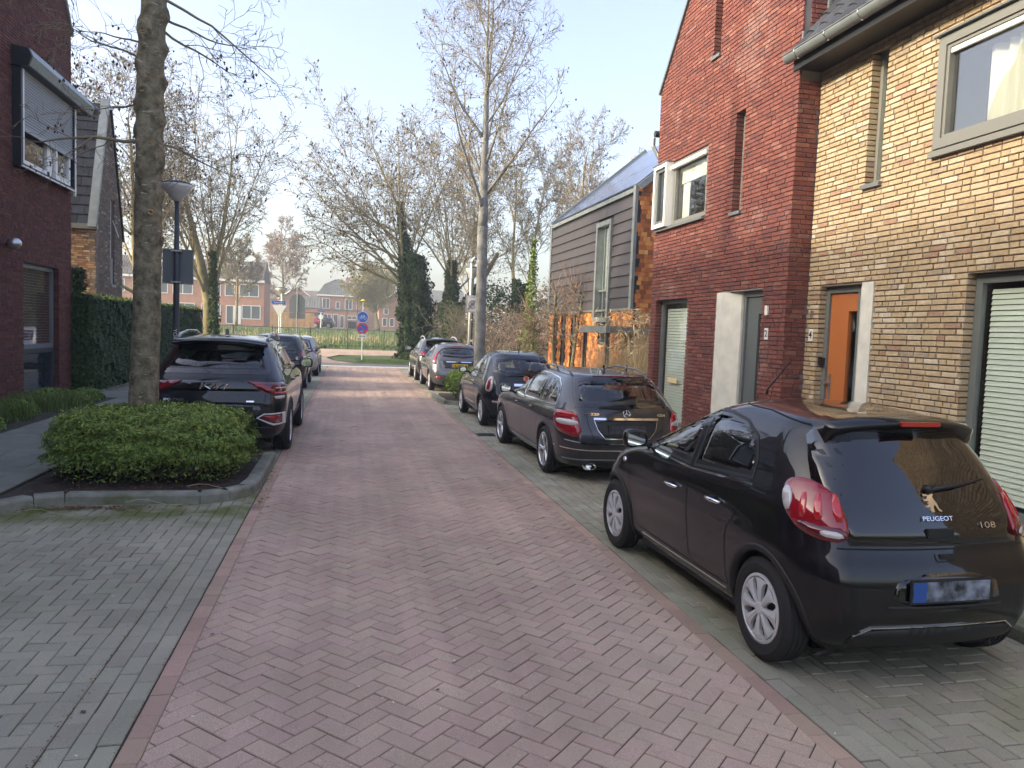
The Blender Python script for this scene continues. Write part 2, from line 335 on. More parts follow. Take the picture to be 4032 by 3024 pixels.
def lay(polys, fr, parent, mat, name, rest, depth=.04, bev=.004, jit=.0015, tilt=.01, nind=300, limit=None, pri=None):
    """polys in the frame plane -> nind individual stones (largest in the photo) + one 'stuff' mesh"""
    o, u, v, n = [np.array(t, float) for t in fr]; og = origin(parent)
    cen = np.array([np.mean(p, axis=0) for p in polys]); W = o + cen[:, :1] * u + cen[:, 1:] * v
    score = []
    for i, w in enumerate(W):
        dlt = w - np.array([0, 0, CH]); d = np.linalg.norm(dlt)
        s = area(polys[i]) / d**2 * abs(np.dot(dlt, n)) / d
        if not inframe(w, 30) or (limit and not limit(w)): s = -1
        score.append(s)
    order = np.argsort(score)[::-1]; ind = set(int(i) for i in order[:nind] if score[int(i)] > 0)
    V = []; F = []
    for i, p in enumerate(polys):
        dz = random.gauss(0, jit); tl = (random.gauss(0, tilt), random.gauss(0, tilt))
        if i in ind:
            c = cen[i]; lp = [(round(a - c[0], 3), round(b - c[1], 3)) for a, b in p]; key = (rest, mat, tuple(lp))
            if key not in _shared:
                v2, f2 = piece_geo(lp, depth, bev)
                P = [a * u + b * v + cc * n for a, b, cc in v2]
                me = bpy.data.meshes.new(name); me.from_pydata([tuple(x) for x in P], [], f2); me.materials.append(MT[mat]); _shared[key] = me
            ob = bpy.data.objects.new(name, _shared[key]); link(ob, parent)
            ob.location = W[i] + n * dz - og
            ax = (u * tl[0] - v * tl[1]) ; ob.rotation_euler = (ax[0] * .8, ax[1] * .8, ax[2] * .8)
        else:
            v2, f2 = piece_geo(p, depth, bev, dz, tl); b = len(V)
            V += v2; F += [tuple(b + k for k in f) for f in f2]
    if V:
        A = np.array(V); P = o + A[:, :1] * u + A[:, 1:2] * v + A[:, 2:] * n
        ob = mesh(rest, P, F, mat, parent); ob['kind'] = 'stuff'
    return ind
def herring(x0, x1, y0, y1, a=.1075, L=.215, gap=.004, ang=0, planes=None, off=(0, 0)):
    """herringbone of a x 2a stones rotated by ang, clipped to the rectangle"""
    if planes is None: planes = [(-1, 0, -x0), (1, 0, x1), (0, -1, -y0), (0, 1, y1)]
    ca, sa = math.cos(ang), math.sin(ang); polys = []
    diag = math.hypot(x1 - x0, y1 - y0); nmax = int(diag / a) + 6; cx, cy = (x0 + x1) / 2 + off[0], (y0 + y1) / 2 + off[1]; g = gap / 2
    for i in range(-nmax, nmax):
        for j in range(-nmax, nmax):
            m = (i - j) % 4
            if m == 0: r = (i, j, i + 2, j + 1)
            elif m == 2: r = (i, j - 1, i + 1, j + 1)
            else: continue
            pts = [(r[0] * a + g, r[1] * a + g), (r[2] * a - g, r[1] * a + g), (r[2] * a - g, r[3] * a - g), (r[0] * a + g, r[3] * a - g)]
            pts = [(cx + p[0] * ca - p[1] * sa, cy + p[0] * sa + p[1] * ca) for p in pts]
            mx, my = sum(p[0] for p in pts) / 4, sum(p[1] for p in pts) / 4
            if mx < x0 - .2 or mx > x1 + .2 or my < y0 - .2 or my > y1 + .2: continue
            pc = clip_poly(pts, planes)
            if pc and area(pc) > .0003 and len(pc) < 8: polys.append(pc)
    return polys
def rows(x0, x1, y0, y1, bx, by, gap=.004, half=True, skew=0):
    """running bond, stones bx (x) by by (y); alternate columns shifted half a stone along y"""
    out = []; i = 0; x = x0
    while x < x1 - .01:
        y = y0 - (by / 2 if half and i % 2 else 0)
        while y < y1:
            a, b = max(y, y0) + gap / 2, min(y + by, y1) - gap / 2
            if b - a > .02: out.append([(x + gap / 2, a), (min(x + bx, x1) - gap / 2, a), (min(x + bx, x1) - gap / 2, b), (x + gap / 2, b)])
            y += by
        x += bx; i += 1
    return out
def wall_bricks(a0, a1, z0, z1, holes=(), course=.0625, Lb=.22, gap=.012, inside=None, seed=1):
    """irregular bond of stretchers and headers, cut round openings"""
    rd = random.Random(seed); out = []; nrow = int((z1 - z0) / course)
    for r in range(nrow):
        zb = z0 + r * course; zt = zb + course - gap; zc = (zb + zt) / 2; a = a0 - rd.random() * Lb
        hs = [(h[0], h[1]) for h in holes if h[2] - .02 < zc < h[3] + .0]
        while a < a1:
            l = Lb if rd.random() < .72 else Lb / 2
            segs = [(max(a, a0), min(a + l - gap, a1))]
            for h in hs:
                ns = []
                for s in segs:
                    if s[1] <= h[0] or s[0] >= h[1]: ns.append(s); continue
                    if s[0] < h[0]: ns.append((s[0], h[0]))
                    if s[1] > h[1]: ns.append((h[1], s[1]))
                segs = ns
            for s in segs:
                if s[1] - s[0] < .025: continue
                p = [(s[0], zb), (s[1], zb), (s[1], zt), (s[0], zt)]
                if inside: p = inside(p)
                if p and area(p) > .0006: out.append(p)
            a += l
    return out
def wall_sheet(poly, holes, fr, thick, name, mat, parent):
    """a wall slab (polygon outline in the frame) with rectangular openings, real thickness"""
    holes = [(h[0] - .021, h[1] + .021, h[2], h[3]) for h in holes]
    o, u, v, n = [Vector(t) for t in fr]
    xs = sorted(set([p[0] for p in poly] + [h[0] for h in holes] + [h[1] for h in holes]))
    zs = sorted(set([p[1] for p in poly] + [h[2] for h in holes] + [h[3] for h in holes]))
    mb = MB()
    for i in range(len(xs) - 1):
        for j in range(len(zs) - 1):
            cx, cz = (xs[i] + xs[i + 1]) / 2, (zs[j] + zs[j + 1]) / 2
            if any(h[0] < cx < h[1] and h[2] < cz < h[3] for h in holes): continue
            cell = [(xs[i], zs[j]), (xs[i + 1], zs[j]), (xs[i + 1], zs[j + 1]), (xs[i], zs[j + 1])]
            cl = cell; m = len(poly); sg = 1 if sum(poly[k][0] * poly[(k + 1) % m][1] - poly[(k + 1) % m][0] * poly[k][1] for k in range(m)) > 0 else -1
            pl = []
            for k in range(m):
                p, q2 = poly[k], poly[(k + 1) % m]; nx, ny = (q2[1] - p[1]) * sg, (p[0] - q2[0]) * sg
                pl.append((nx, ny, nx * p[0] + ny * p[1]))
            cl = clip_poly(cell, pl)
            if cl and area(cl) > 1e-5: mb.prism(cl, fr, -thick, 0)
    return mb.build(name, mat, parent)
def blinds(name, fr, a0, a1, z0, z1, c, pitch=.05, w=.045, parent=None, mat='blind', tilt=72):
    mb = MB(); o, u, v, n = [Vector(t) for t in fr]; z = z0; t = R(tilt)
    while z < z1:
        dz = w / 2 * math.sin(t); dn = w / 2 * math.cos(t)
        p = [o + u * a + v * (z + s * dz) + n * (c - s * dn) for a, s in ((a0, -1), (a1, -1), (a1, 1), (a0, 1))]
        q2 = [x + n * .002 for x in p]; mb.add(p + q2, [(0, 1, 2, 3), (7, 6, 5, 4), (0, 4, 5, 1), (2, 6, 7, 3)]); z += pitch
    return mb.build(name, mat, parent)
def window(name, fr, a0, a1, z0, z1, depth, parent, fmat='frame_grey', fw=.07, glass='win', sill=None, backing=True, mull=(), label=None):
    """frame ring set back by depth + pane; parts of one window"""
    f = MB(); f.fbox(fr, a0, a1, z1 - fw, z1, -depth - .06, -depth); f.fbox(fr, a0, a1, z0, z0 + fw, -depth - .06, -depth)
    f.fbox(fr, a0, a0 + fw, z0 + fw, z1 - fw, -depth - .06, -depth); f.fbox(fr, a1 - fw, a1, z0 + fw, z1 - fw, -depth - .06, -depth)
    for mx in mull: f.fbox(fr, mx - fw * .45, mx + fw * .45, z0 + fw, z1 - fw, -depth - .06, -depth + .003)
    fo = f.build(name, fmat, parent)
    if label: fo['label'] = label
    g = MB(); g.fbox(fr, a0 + fw - .005, a1 - fw + .005, z0 + fw - .005, z1 - fw + .005, -depth - .04, -depth - .034); g.build('pane', glass, fo)
    if sill:
        s = MB(); s.fbox(fr, a0 - .03, a1 + .03, z0 - .05, z0 - .003, -depth, sill); s.build('sill', fmat, fo)
    return fo
# ------------------------------------------------------------ leaves, grass, trees
def quads(C, U, Vv, name, mat, parent=None, kind='stuff', local=False):
    C, U, Vv = [np.asarray(t, np.float32) for t in (C, U, Vv)]; n = len(C)
    P = np.empty((n, 4, 3), np.float32); P[:, 0] = C - U - Vv * .15; P[:, 1] = C - Vv; P[:, 2] = C + U * 1.0 + Vv * .1; P[:, 3] = C + Vv
    o = mesh(name, P.reshape(-1, 3), np.arange(n * 4, dtype=np.int32).reshape(n, 4), mat, parent, local=local)
    if kind: o['kind'] = kind
    return o
def unit(n):
    v = rng.normal(size=(n, 3)); return v / np.linalg.norm(v, axis=1, keepdims=True)
def leaves(C, Nrm, size, name, mat, parent=None, asp=.5, spread=.8, kind='stuff'):
    n = len(C); d = Nrm + unit(n) * spread; d /= np.linalg.norm(d, axis=1, keepdims=True)
    t = np.cross(d, unit(n)); t /= np.linalg.norm(t, axis=1, keepdims=True) + 1e-9; b = np.cross(d, t)
    s = size * rng.uniform(.6, 1.3, (n, 1))
    return quads(C, t * s * .5, b * s * asp * .5, name, mat, parent, kind)
def vnoise(P, s, seed=0):
    r = np.random.default_rng(seed); out = np.zeros(len(P))
    for k in range(5):
        w = r.normal(size=3) * s * (1.5 ** k); out += np.sin(P @ w + r.uniform(0, 6.28)) / (1.3 ** k)
    return out / 3
def tubes(P0, P1, R0, R1, k):
    P0, P1 = np.asarray(P0, np.float64), np.asarray(P1, np.float64); R0 = np.asarray(R0)[:, None]; R1 = np.asarray(R1)[:, None]; n = len(P0)
    d = P1 - P0; d /= np.linalg.norm(d, axis=1, keepdims=True) + 1e-9
    ref = np.where(np.abs(d[:, 2:]) < .9, np.array([[0, 0, 1.]]), np.array([[1., 0, 0]])); a = np.cross(d, ref); a /= np.linalg.norm(a, axis=1, keepdims=True); b = np.cross(d, a)
    V = np.empty((n, 2 * k, 3))
    for j in range(k):
        t = 2 * math.pi * j / k; e = a * math.cos(t) + b * math.sin(t); V[:, j] = P0 + e * R0; V[:, k + j] = P1 + e * R1
    f = np.array([[j, (j + 1) % k, k + (j + 1) % k, k + j] for j in range(k)]); F = (np.arange(n)[:, None, None] * 2 * k + f[None]).reshape(-1, 4)
    return V.reshape(-1, 3), F
class Tree:
    def __init__(s, seed=0): s.rd = random.Random(seed); s.seg = {0: [], 1: [], 2: [], 3: [], 4: []}; s.tips = []; s.limb = []
    def grow(s, p, d, r, L, lev, cfg):
        rd = s.rd; n = cfg['n'][lev]
        if lev == 1: s.limb.append(len(s.seg[1]))
        pts = [p.copy()]; rr = [r]; dd = d.copy(); st = L / n
        for i in range(n):
            dd = dd + Vector((rd.gauss(0, 1), rd.gauss(0, 1), rd.gauss(0, 1))) * cfg['wob'][lev] + Vector((0, 0, cfg['up'][lev]))
            dd.normalize(); q2 = pts[-1] + dd * st; pts.append(q2); rr.append(max(r * (1 - (i + 1) / n * cfg['tap'][lev]), cfg.get('rmin', .0028)))
            s.seg[lev].append((pts[-2], q2, rr[-2], rr[-1]))
        if lev >= cfg['max'] : s.tips.append(pts[-1]); return
        m = cfg['kids'][lev]
        for i in range(m):
            t = cfg['from'][lev] + (1 - cfg['from'][lev]) * (i + rd.random() * .8) / m
            f = t * n; k = min(int(f), n - 1); q2 = pts[k].lerp(pts[k + 1], f - k); r2 = rr[k] * cfg['rr'][lev] * rd.uniform(.7, 1.1)
            base = (pts[k + 1] - pts[k]).normalized(); az = (i * 2.4 + rd.uniform(-.6, .6))
            if lev == 0 and cfg.get('az'): az = cfg['az'][i % len(cfg['az'])]
            ref = Vector((0, 0, 1)) if abs(base.z) < .9 else Vector((1, 0, 0)); a = base.cross(ref).normalized(); b = base.cross(a)
            ang = R(rd.uniform(*cfg['ang'][lev])); nd = base * math.cos(ang) + (a * math.cos(az) + b * math.sin(az)) * math.sin(ang)
            env = cfg['env'](t) if lev == 0 else (1 - .55 * t)
            s.grow(q2, nd, max(r2, cfg.get('rmin', .003)), cfg['len'][lev + 1] * env * rd.uniform(.75, 1.15), lev + 1, cfg)
        s.tips.append(pts[-1])
    def build(s, root, tmat='bark', cmat='twig', k0=10, pods=0, podsize=.05, podmat='pod', podper=1, limbs=True):
        A = s.seg[0]
        if A:
            mb = MB(); mb.tube([A[0][0]] + [x[1] for x in A], [A[0][2]] + [x[3] for x in A], k0); mb.build('trunk', tmat, root, smooth=True)
        V = []; F = []; nb = 0
        for lev, k in ((1, 6), (2, 4), (3, 3), (4, 3)):
            A = s.seg[lev]
            if not A: continue
            v, f = tubes([x[0] for x in A], [x[1] for x in A], [x[2] for x in A], [x[3] for x in A], k)
            if lev == 1 and limbs:
                e = s.limb + [len(A)]
                for a_, b_ in zip(e, e[1:]):
                    if b_ > a_: mb = MB(); mb.tube([A[a_][0]] + [x[1] for x in A[a_:b_]], [A[a_][2]] + [x[3] for x in A[a_:b_]], 7); mb.build('limb', tmat, root, smooth=True)
                continue
            V.append(v); F.append(f + nb); nb += len(v)
        mesh('crown', np.concatenate(V), np.concatenate(F), cmat, root)
        if pods and s.tips:
            T = np.array([tuple(x) for x in s.tips]); T = T[rng.random(len(T)) < pods]; T = np.repeat(T, podper, 0)
            C = T + rng.normal(size=T.shape) * podsize * (1.2 if podper > 1 else .4) + np.array([0, 0, -podsize * .5]); octa(C, podsize, 'seed_pods', podmat, root)
def octa(C, size, name, mat, parent, stretch=1.5):
    n = len(C); s = size * rng.uniform(.5, 1.2, n)[:, None, None] * .5
    base = np.array([[1, 0, 0], [0, 1, 0], [-1, 0, 0], [0, -1, 0], [0, 0, stretch], [0, 0, -stretch]], float)
    rot = unit(n) * .3; V = C[:, None, :] + base[None] * s + rot[:, None, :] * s * base[None][:, :, 2:]
    f = np.array([[0, 1, 4], [1, 2, 4], [2, 3, 4], [3, 0, 4], [1, 0, 5], [2, 1, 5], [3, 2, 5], [0, 3, 5]])
    o = mesh(name, V.reshape(-1, 3), (np.arange(n)[:, None, None] * 6 + f[None]).reshape(-1, 3), mat, parent); o['kind'] = 'stuff'; return o
def blades(C, H, name, mat, parent=None, lean=.3, w=.008, seg=3, kind='stuff', dirs=None):
    n = len(C); th = rng.uniform(0, 2 * math.pi, n); D = np.stack([np.cos(th), np.sin(th), np.zeros(n)], 1) if dirs is None else dirs
    ln = np.abs(rng.normal(0, lean, n))[:, None]; S = np.stack([-D[:, 1], D[:, 0], np.zeros(n)], 1); H = H[:, None]
    V = np.empty((n, seg + 1, 2, 3)); 
    for i in range(seg + 1):
        t = i / seg; P = C + np.array([0, 0, 1.]) * H * (t - ln * .35 * t * t) + D * ln * H * t * t
        ww = w * (1 - t * .85); V[:, i, 0] = P - S * ww; V[:, i, 1] = P + S * ww
    f = np.array([[2 * i, 2 * i + 1, 2 * i + 3, 2 * i + 2] for i in range(seg)]); F = (np.arange(n)[:, None, None] * 2 * (seg + 1) + f[None]).reshape(-1, 4)
    o = mesh(name, V.reshape(-1, 3), F, mat, parent)
    if kind: o['kind'] = kind
    return o
# ============================================================ GROUND
def sheet(name, pts, mat, kind='structure'):
    o = mesh(name, pts, [tuple(range(len(pts)))], mat); o['kind'] = kind; return o
def gz(y): return 0 if y < 46 else (.35 * (y - 46) / 10 if y < 56 else (.35 + 1.25 * min(1, (y - 56) / 24)))
ys = [-60, 0, 20, 37.4]
# base ground under everything, to the horizon
V = []; F = []
yy = [-80, 0, 30, 46, 50, 53, 56, 60, 64, 68, 72, 76, 80, 100, 200, 900]; xx = [-500, -60, -20, -8, 0, 8, 20, 60, 500]
for y in yy:
    for x in xx: V.append((x, y, gz(y) - .055))
nx = len(xx)
for j in range(len(yy) - 1):
    for i in range(nx - 1): F.append((j * nx + i, j * nx + i + 1, (j + 1) * nx + i + 1, (j + 1) * nx + i))
g = mesh('ground', V, F, 'grass', smooth=True); g['kind'] = 'structure'
def slab(name, x0, x1, y0, y1, z, mat='joint'):
    mb = MB(); mb.box(x0, x1, y0, y1, z - .04, z); o = mb.build(name, mat); o['kind'] = 'structure'; return o
YE = 37.6
road = slab('road', -.965, 2.375, -6, YE, -.008)
hb = herring(-.853, 2.263, .9, YE, ang=R(45), gap=.0058)
lay(hb, XY, road, 'paver_red', 'paving_brick', 'paving_bricks_far')
edge = rows(-.962, -.853, .9, YE, .109, .213, half=False) + rows(2.263, 2.372, .9, YE, .109, .213, half=False)
lay(edge, XY, road, 'paver_edge', 'edge_brick', 'edge_bricks_far', nind=60)
def bay(name, x0, x1, y0, y1, sgn, ind):
    """grey parking bay: three gutter rows, one row of headers, herringbone at right angles"""
    o = slab(name, min(x0, x1), max(x0, x1), y0 - 3, y1, -.0085)
    a = x0; polys = []
    lo, hi = sorted((x0, x0 + sgn * .315)); polys += rows(lo, hi, y0, y1, .105, .21)
    lo, hi = sorted((x0 + sgn * .318, x0 + sgn * .424)); polys += rows(lo, hi, y0, y1, .106, .212, half=False)
    lo, hi = sorted((x0 + sgn * .426, x1)); polys += herring(lo, hi, y0, y1, ang=0, gap=.007)
    lay(polys, XY, o, 'paver_left' if sgn < 0 else 'paver_grey', 'grey_paving_brick', 'grey_bricks_far', nind=ind, jit=.002, tilt=.013, bev=.005)
    return o
bay('parking_bay', -.968, -3.3, .9, YE, -1, 300)
bay('parking_bay', 2.378, 4.42, .9, YE, 1, 300)
# pavements
pl = slab('pavement', -14, -3.46, -6, YE, .085, 'joint')
lay([p for p in rows(-6.5, -3.47, 5.0, 30, .303, .303, half=True)], (( 0, 0, .0925), (1, 0, 0), (0, 1, 0), (0, 0, 1)), pl, 'tile_grey', 'paving_tile', 'paving_tiles_far', nind=220, bev=.004)
pr = slab('pavement', 4.58, 6.02, -6, 15.2, .085, 'joint')
lay([p for p in rows(4.59, 5.99, 1.0, 15.1, .303, .303, half=True)], (( 0, 0, .0925), (1, 0, 0), (0, 1, 0), (0, 0, 1)), pr, 'tile_grey', 'paving_tile', 'paving_tiles_far', nind=120, bev=.004)
def kerb(name, pts, label=None, w=.15, h=.10, L=1.0, parent=None, z0=-.03):
    """kerb stones one by one along a polyline (left side of travel is the low face)"""
    root = parent
    pts = [Vector((p[0], p[1], 0)) for p in pts]; segs = []
    for a, b in zip(pts, pts[1:]):
        d = (b - a).length; k = max(1, round(d / L))
        for i in range(k): segs.append((a.lerp(b, i / k), a.lerp(b, (i + 1) / k)))
    for a, b in segs:
        d = (b - a); l = d.length; d.normalize(); n = Vector((-d.y, d.x, 0))
        mb = MB(); g2 = .004
        prof = [(0, z0), (0.0, h - .03), (.012, h - .008), (.03, h), (w, h), (w, z0)]
        k = len(prof); P = []
        for e in (g2, l - g2):
            for x, z in prof: P.append(a + d * e - n * x + Vector((0, 0, z)))
        mb.add(P, [tuple(range(k)), tuple(range(k, 2 * k))[::-1]] + [(i, k + i, k + (i + 1) % k, (i + 1) % k) for i in range(k)])
        mb.build('kerb_stone', 'kerb', root)
KZ = .0
kl = thing('kerb', (-3.3, 4, 0), 'mossy concrete kerb along the left pavement beside the empty grey bay', 'kerb')
kerb('k', [(-3.3, 1.0), (-3.3, 8.05)][::-1], parent=kl)
kl2 = thing('kerb', (-3.3, 18, 0), 'concrete kerb along the left pavement behind the parked cars', 'kerb')
kerb('k', [(-3.3, 11.6), (-3.3, 37)][::-1], parent=kl2)
kr = thing('kerb', (4.43, 8, 0), 'concrete kerb between the right pavement and the parked black cars', 'kerb')
kerb('k', [(4.43, -2), (4.43, 19.4)], parent=kr)
# planter beds: kerb ring + soil
bedl = thing('planter_kerb', (-2.2, 8.5, 0), 'mossy rounded kerb round the bed of the left street tree', 'kerb')
kerb('k', [(-.98, 11.2), (-.98, 9.25), (-1.03, 8.85), (-1.22, 8.58), (-1.5, 8.46), (-2.8, 8.46), (-3.05, 8.36), (-3.25, 8.06)], parent=bedl, h=.115)
mb = MB(); mb.prism([(-1.12, 11.2), (-1.12, 9.25), (-1.2, 8.95), (-1.5, 8.62), (-2.85, 8.62), (-3.3, 8.3), (-3.44, 8.4), (-3.44, 11.2)], XY, -.03, .07); so_ = mb.build('soil', 'soil'); so_['kind'] = 'structure'
bedr = thing('planter_kerb', (2.6, 19.7, 0), 'concrete kerb round the small planted bed between the parked cars on the right', 'kerb')
kerb('k', [(4.4, 19.6), (2.95, 19.6), (2.62, 19.8), (2.5, 20.15), (2.5, 22.6)][::-1], parent=bedr, h=.1)
mb = MB(); mb.prism([(4.6, 19.75), (3.0, 19.75), (2.7, 20.1), (2.65, 22.6), (4.6, 22.6)], XY, -.03, .06); so2 = mb.build('soil', 'soil'); so2['kind'] = 'structure'
# white bay markings
for (x0, x1, y0, y1, lb) in ((4.05, 4.42, 2.62, 2.72, 'white painted bay mark at the bottom right corner behind the nearest car'), (2.83, 3.15, 7.9, 8.0, 'white painted bay mark between the nearest car and the dark estate'), (2.6, 2.9, 33.2, 33.35, 'white painted mark near the far end of the right bay')):
    mb = MB(); mb.box(x0, x1, y0, y1, .0, .0065); tag(mb.build('road_marking', 'paint'), lb, 'road marking')
# gully grates
for x, y, lb in ((2.55, 14.0, 'rusty gully grate in the gutter beside the small rounded black car'), (2.56, 31.2, 'gully grate by the far right parked car')):
    gr = thing('gully_grate', (x, y, 0), lb, 'grate'); mb = MB(); mb.box(x - .18, x + .18, y - .2, y + .2, -.02, .004); mb.build('frame', 'rusty' if 'rusty' in MT else 'dark_metal', gr)
    mb = MB()
    for i in range(7): mb.box(x - .15, x + .15, y - .17 + i * .05, y - .145 + i * .05, .0045, .01)
    mb.build('bars', 'dark_metal', gr)
# crossing, far ends
sheet('cross_street', [(-60, YE, .0), (60, YE, .0), (60, 41.2, .0), (-60, 41.2, .0)], 'asphalt')
sheet('cross_street_band', [(-60, YE + .01, .004), (60, YE + .01, .004), (60, 38.3, .004), (-60, 38.3, .004)], 'concrete')
sheet('footpath', [(-4.5, 41.2, .004), (.3, 41.2, .004), (-.9, 44.5, .004), (-1.3, 47, .03), (-.6, 49.6, .12), (9, 51, .17), (40, 51, .17), (40, 55, .32), (-40, 55, .32), (-40, 50.5, .16), (-4.5, 49, .11)], 'paver_red')
sheet('verge', [(.35, 41.3, .01), (18, 41.3, .01), (22, 50.8, .2), (4, 50.2, .17), (-.2, 49.2, .12), (-1.1, 46.9, .05), (-.75, 44.6, .012)], 'grass')
sheet('dike_road', [(-200, 96, 1.62), (200, 96, 1.62), (200, 99, 1.62), (-200, 99, 1.62)], 'asphalt')
blades(np.c_[rng.uniform(.4, 9, 9000), rng.uniform(41.5, 49.5, 9000), np.full(9000, .02)] + np.array([0, 0, 0]), rng.uniform(.03, .09, 9000), 'grass_tufts', 'grass_blade', w=.012, lean=.5, seg=1)
n = 26000; X_ = rng.uniform(-30, 30, n); Y_ = 57 + rng.random(n) ** 1.6 * 22
blades(np.c_[X_, Y_, .35 + 1.25 * np.clip((Y_ - 56) / 24, 0, 1) - .05], rng.uniform(.08, .25, n), 'meadow_grass', 'grass_blade', w=.03, lean=.5, seg=1)
n = 2600; X_ = rng.uniform(-22, 14, n); Y_ = 64 + rng.normal(0, 1.8, n) + vnoise(np.c_[X_, X_, X_], .3, 4) * 2.2
msk = vnoise(np.c_[X_, Y_, X_ * 0], .35, 3) > -.35; X_, Y_ = X_[msk], Y_[msk]; n = len(X_)
blades(np.c_[X_, Y_, .35 + 1.25 * np.clip((Y_ - 56) / 24, 0, 1) - .05], rng.uniform(.3, .8, n), 'reeds', 'straw', w=.014, lean=.3, seg=2)

# ============================================================ RIGHT: yellow brick house
FY = ((6.0, 0, 0), (0, 1, 0), (0, 0, 1), (-1, 0, 0))            # plane x=6, a=y, b=z, normal -x
yh = thing('yellow_brick_house', (6.2, 6, 0), 'yellow brick terraced house with orange front door, number 4, behind the nearest car', 'house')
holesY = [(7.90, 8.96, 0, 2.68), (5.0, 6.53, .35, 2.69), (7.93, 8.21, 3.85, 5.41), (4.2, 7.12, 3.97, 5.2)]
YTOP = 5.66
wall_sheet([(1.5, 0), (9.235, 0), (9.235, YTOP), (1.5, YTOP)], holesY, ((6.018, 0, 0), FY[1], FY[2], FY[3]), .17, 'wall', 'mortar_dark', yh)
wb = wall_bricks(1.5, 9.225, .02, YTOP, holesY, gap=.0135, seed=3)
lay(wb, FY, yh, 'brick_yellow', 'brick', 'bricks_far', depth=.03, bev=.004, jit=.0022, tilt=.012, limit=lambda w: w[2] > 1.35)
# red house first needed numbers
FRX = 5.69
FRd = ((FRX, 0, 0), (0, 1, 0), (0, 0, 1), (-1, 0, 0))
def reveals(parent, mat, x, a0, a1, z0, z1, depth, seed, sides=(0, 1)):
    """brick jambs of an opening (both sides), facing into it"""
    for fr, s in ((((x, a1, 0), (1, 0, 0), (0, 0, 1), (0, -1, 0)), 0), (((x, a0, 0), (1, 0, 0), (0, 0, 1), (0, 1, 0)), 1)):
        if s not in sides: continue
        p = []; rr = random.Random(seed + s); z = .02
        while z < z1 - .03:
            zb = max(z, z0); zt = min(z + .049, z1)
            if zt - zb > .02:
                p.append([(.004, zb), (depth if rr.random() < .5 else depth * .62, zb), (depth, zt), (.004, zt)] if False else [(.004, zb), (depth, zb), (depth, zt), (.004, zt)])
            z += .0625
        V = []; F = []
        for q2 in p:
            v2, f2 = piece_geo(q2, .02, .003, random.gauss(0, .0015)); b = len(V); V += v2; F += [tuple(b + k for k in f) for f in f2]
        if not V: continue
        o, u, v, n = [np.array(t, float) for t in fr]; A = np.array(V); P = o + A[:, :1] * u + A[:, 1:2] * v + A[:, 2:] * n
        ob = mesh('reveal_bricks', P, F, mat, parent); ob['kind'] = 'stuff'
# door group of no. 4: opening 7.12..8.96 holds door 8.30-8.96, concrete post 7.9-8.3
def house_door(parent, fr, a0, a1, ztop, dcol, gl0, gl1, gz0, gz1, depth, num, numa, bell=None, handle_side=1, hz=(1.25, 1.55)):
    f = MB(); fw = .075
    f.fbox(fr, a1 - fw, a1, .1, ztop, -depth - .08, -depth); f.fbox(fr, a0, a0 + fw, .1, ztop, -depth - .08, -depth); f.fbox(fr, a0 + fw, a1 - fw, ztop - .085, ztop, -depth - .08, -depth)
    f.build('door_frame', 'frame_grey', parent)
    d = MB(); i0, i1 = a0 + fw + .004, a1 - fw - .004; zt = ztop - .09; c0, c1 = -depth - .075, -depth - .03
    d.fbox(fr, i0, gl0, .12, zt, c0, c1); d.fbox(fr, gl1, i1, .12, zt, c0, c1); d.fbox(fr, gl0, gl1, .12, gz0, c0, c1); d.fbox(fr, gl0, gl1, gz1, zt, c0, c1)
    do = d.build('door', dcol, parent)
    m = MB(); w = .028
    m.fbox(fr, gl0 - w, gl0, gz0 - w, gz1 + w, c1, c1 + .014); m.fbox(fr, gl1, gl1 + w, gz0 - w, gz1 + w, c1, c1 + .014); m.fbox(fr, gl0, gl1, gz1, gz1 + w, c1, c1 + .014); m.fbox(fr, gl0, gl1, gz0 - w, gz0, c1, c1 + .014)
    m.build('glazing_bead', dcol, do)
    g = MB(); g.fbox(fr, gl0, gl1, gz0, gz1, c0 + .02, c0 + .026); g.build('pane', 'win', do)
    h = MB(); ha = i1 - .07 if handle_side > 0 else i0 + .07
    h.fbox(fr, ha - .022, ha + .022, hz[0] - .1, hz[1], c1 + .001, c1 + .010); h.fbox(fr, ha - .012, ha + .07 * handle_side if handle_side > 0 else ha + .012, hz[1] - .13, hz[1] - .105, c1 + .01, c1 + .05) if handle_side > 0 else h.fbox(fr, ha - .07, ha + .012, hz[1] - .13, hz[1] - .105, c1 + .01, c1 + .05)
    h.build('handle', 'steel', do)
    n = MB(); n.fbox(fr, numa - .045, numa + .045, 1.97, 2.13, .004, .012); no = n.build('number_plate', 'white', parent)
    o, u, v, nn = [Vector(t) for t in fr]
    textobj('number', num, .13, 'black', parent, o + u * numa + v * 2.05 + nn * .0135, -u, v, .0008, bold=.002)
    if bell: 
        b = MB(); b.fbox(fr, bell - .035, bell + .035, 2.31, 2.44, .004, .03); b.build('doorbell', 'curtain', parent)
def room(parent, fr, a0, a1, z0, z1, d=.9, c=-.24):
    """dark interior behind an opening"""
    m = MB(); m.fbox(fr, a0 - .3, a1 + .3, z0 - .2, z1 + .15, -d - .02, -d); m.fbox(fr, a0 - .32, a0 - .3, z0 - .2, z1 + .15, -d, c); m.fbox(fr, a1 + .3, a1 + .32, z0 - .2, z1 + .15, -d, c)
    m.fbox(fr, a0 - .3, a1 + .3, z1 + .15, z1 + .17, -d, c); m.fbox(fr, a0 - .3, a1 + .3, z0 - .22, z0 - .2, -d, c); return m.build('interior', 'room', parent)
house_door(yh, FY, 8.24, 8.96, 2.68, 'orange_door', 8.33 + .0, 8.50, .55, 2.36, .10, '4', 9.09, bell=None)
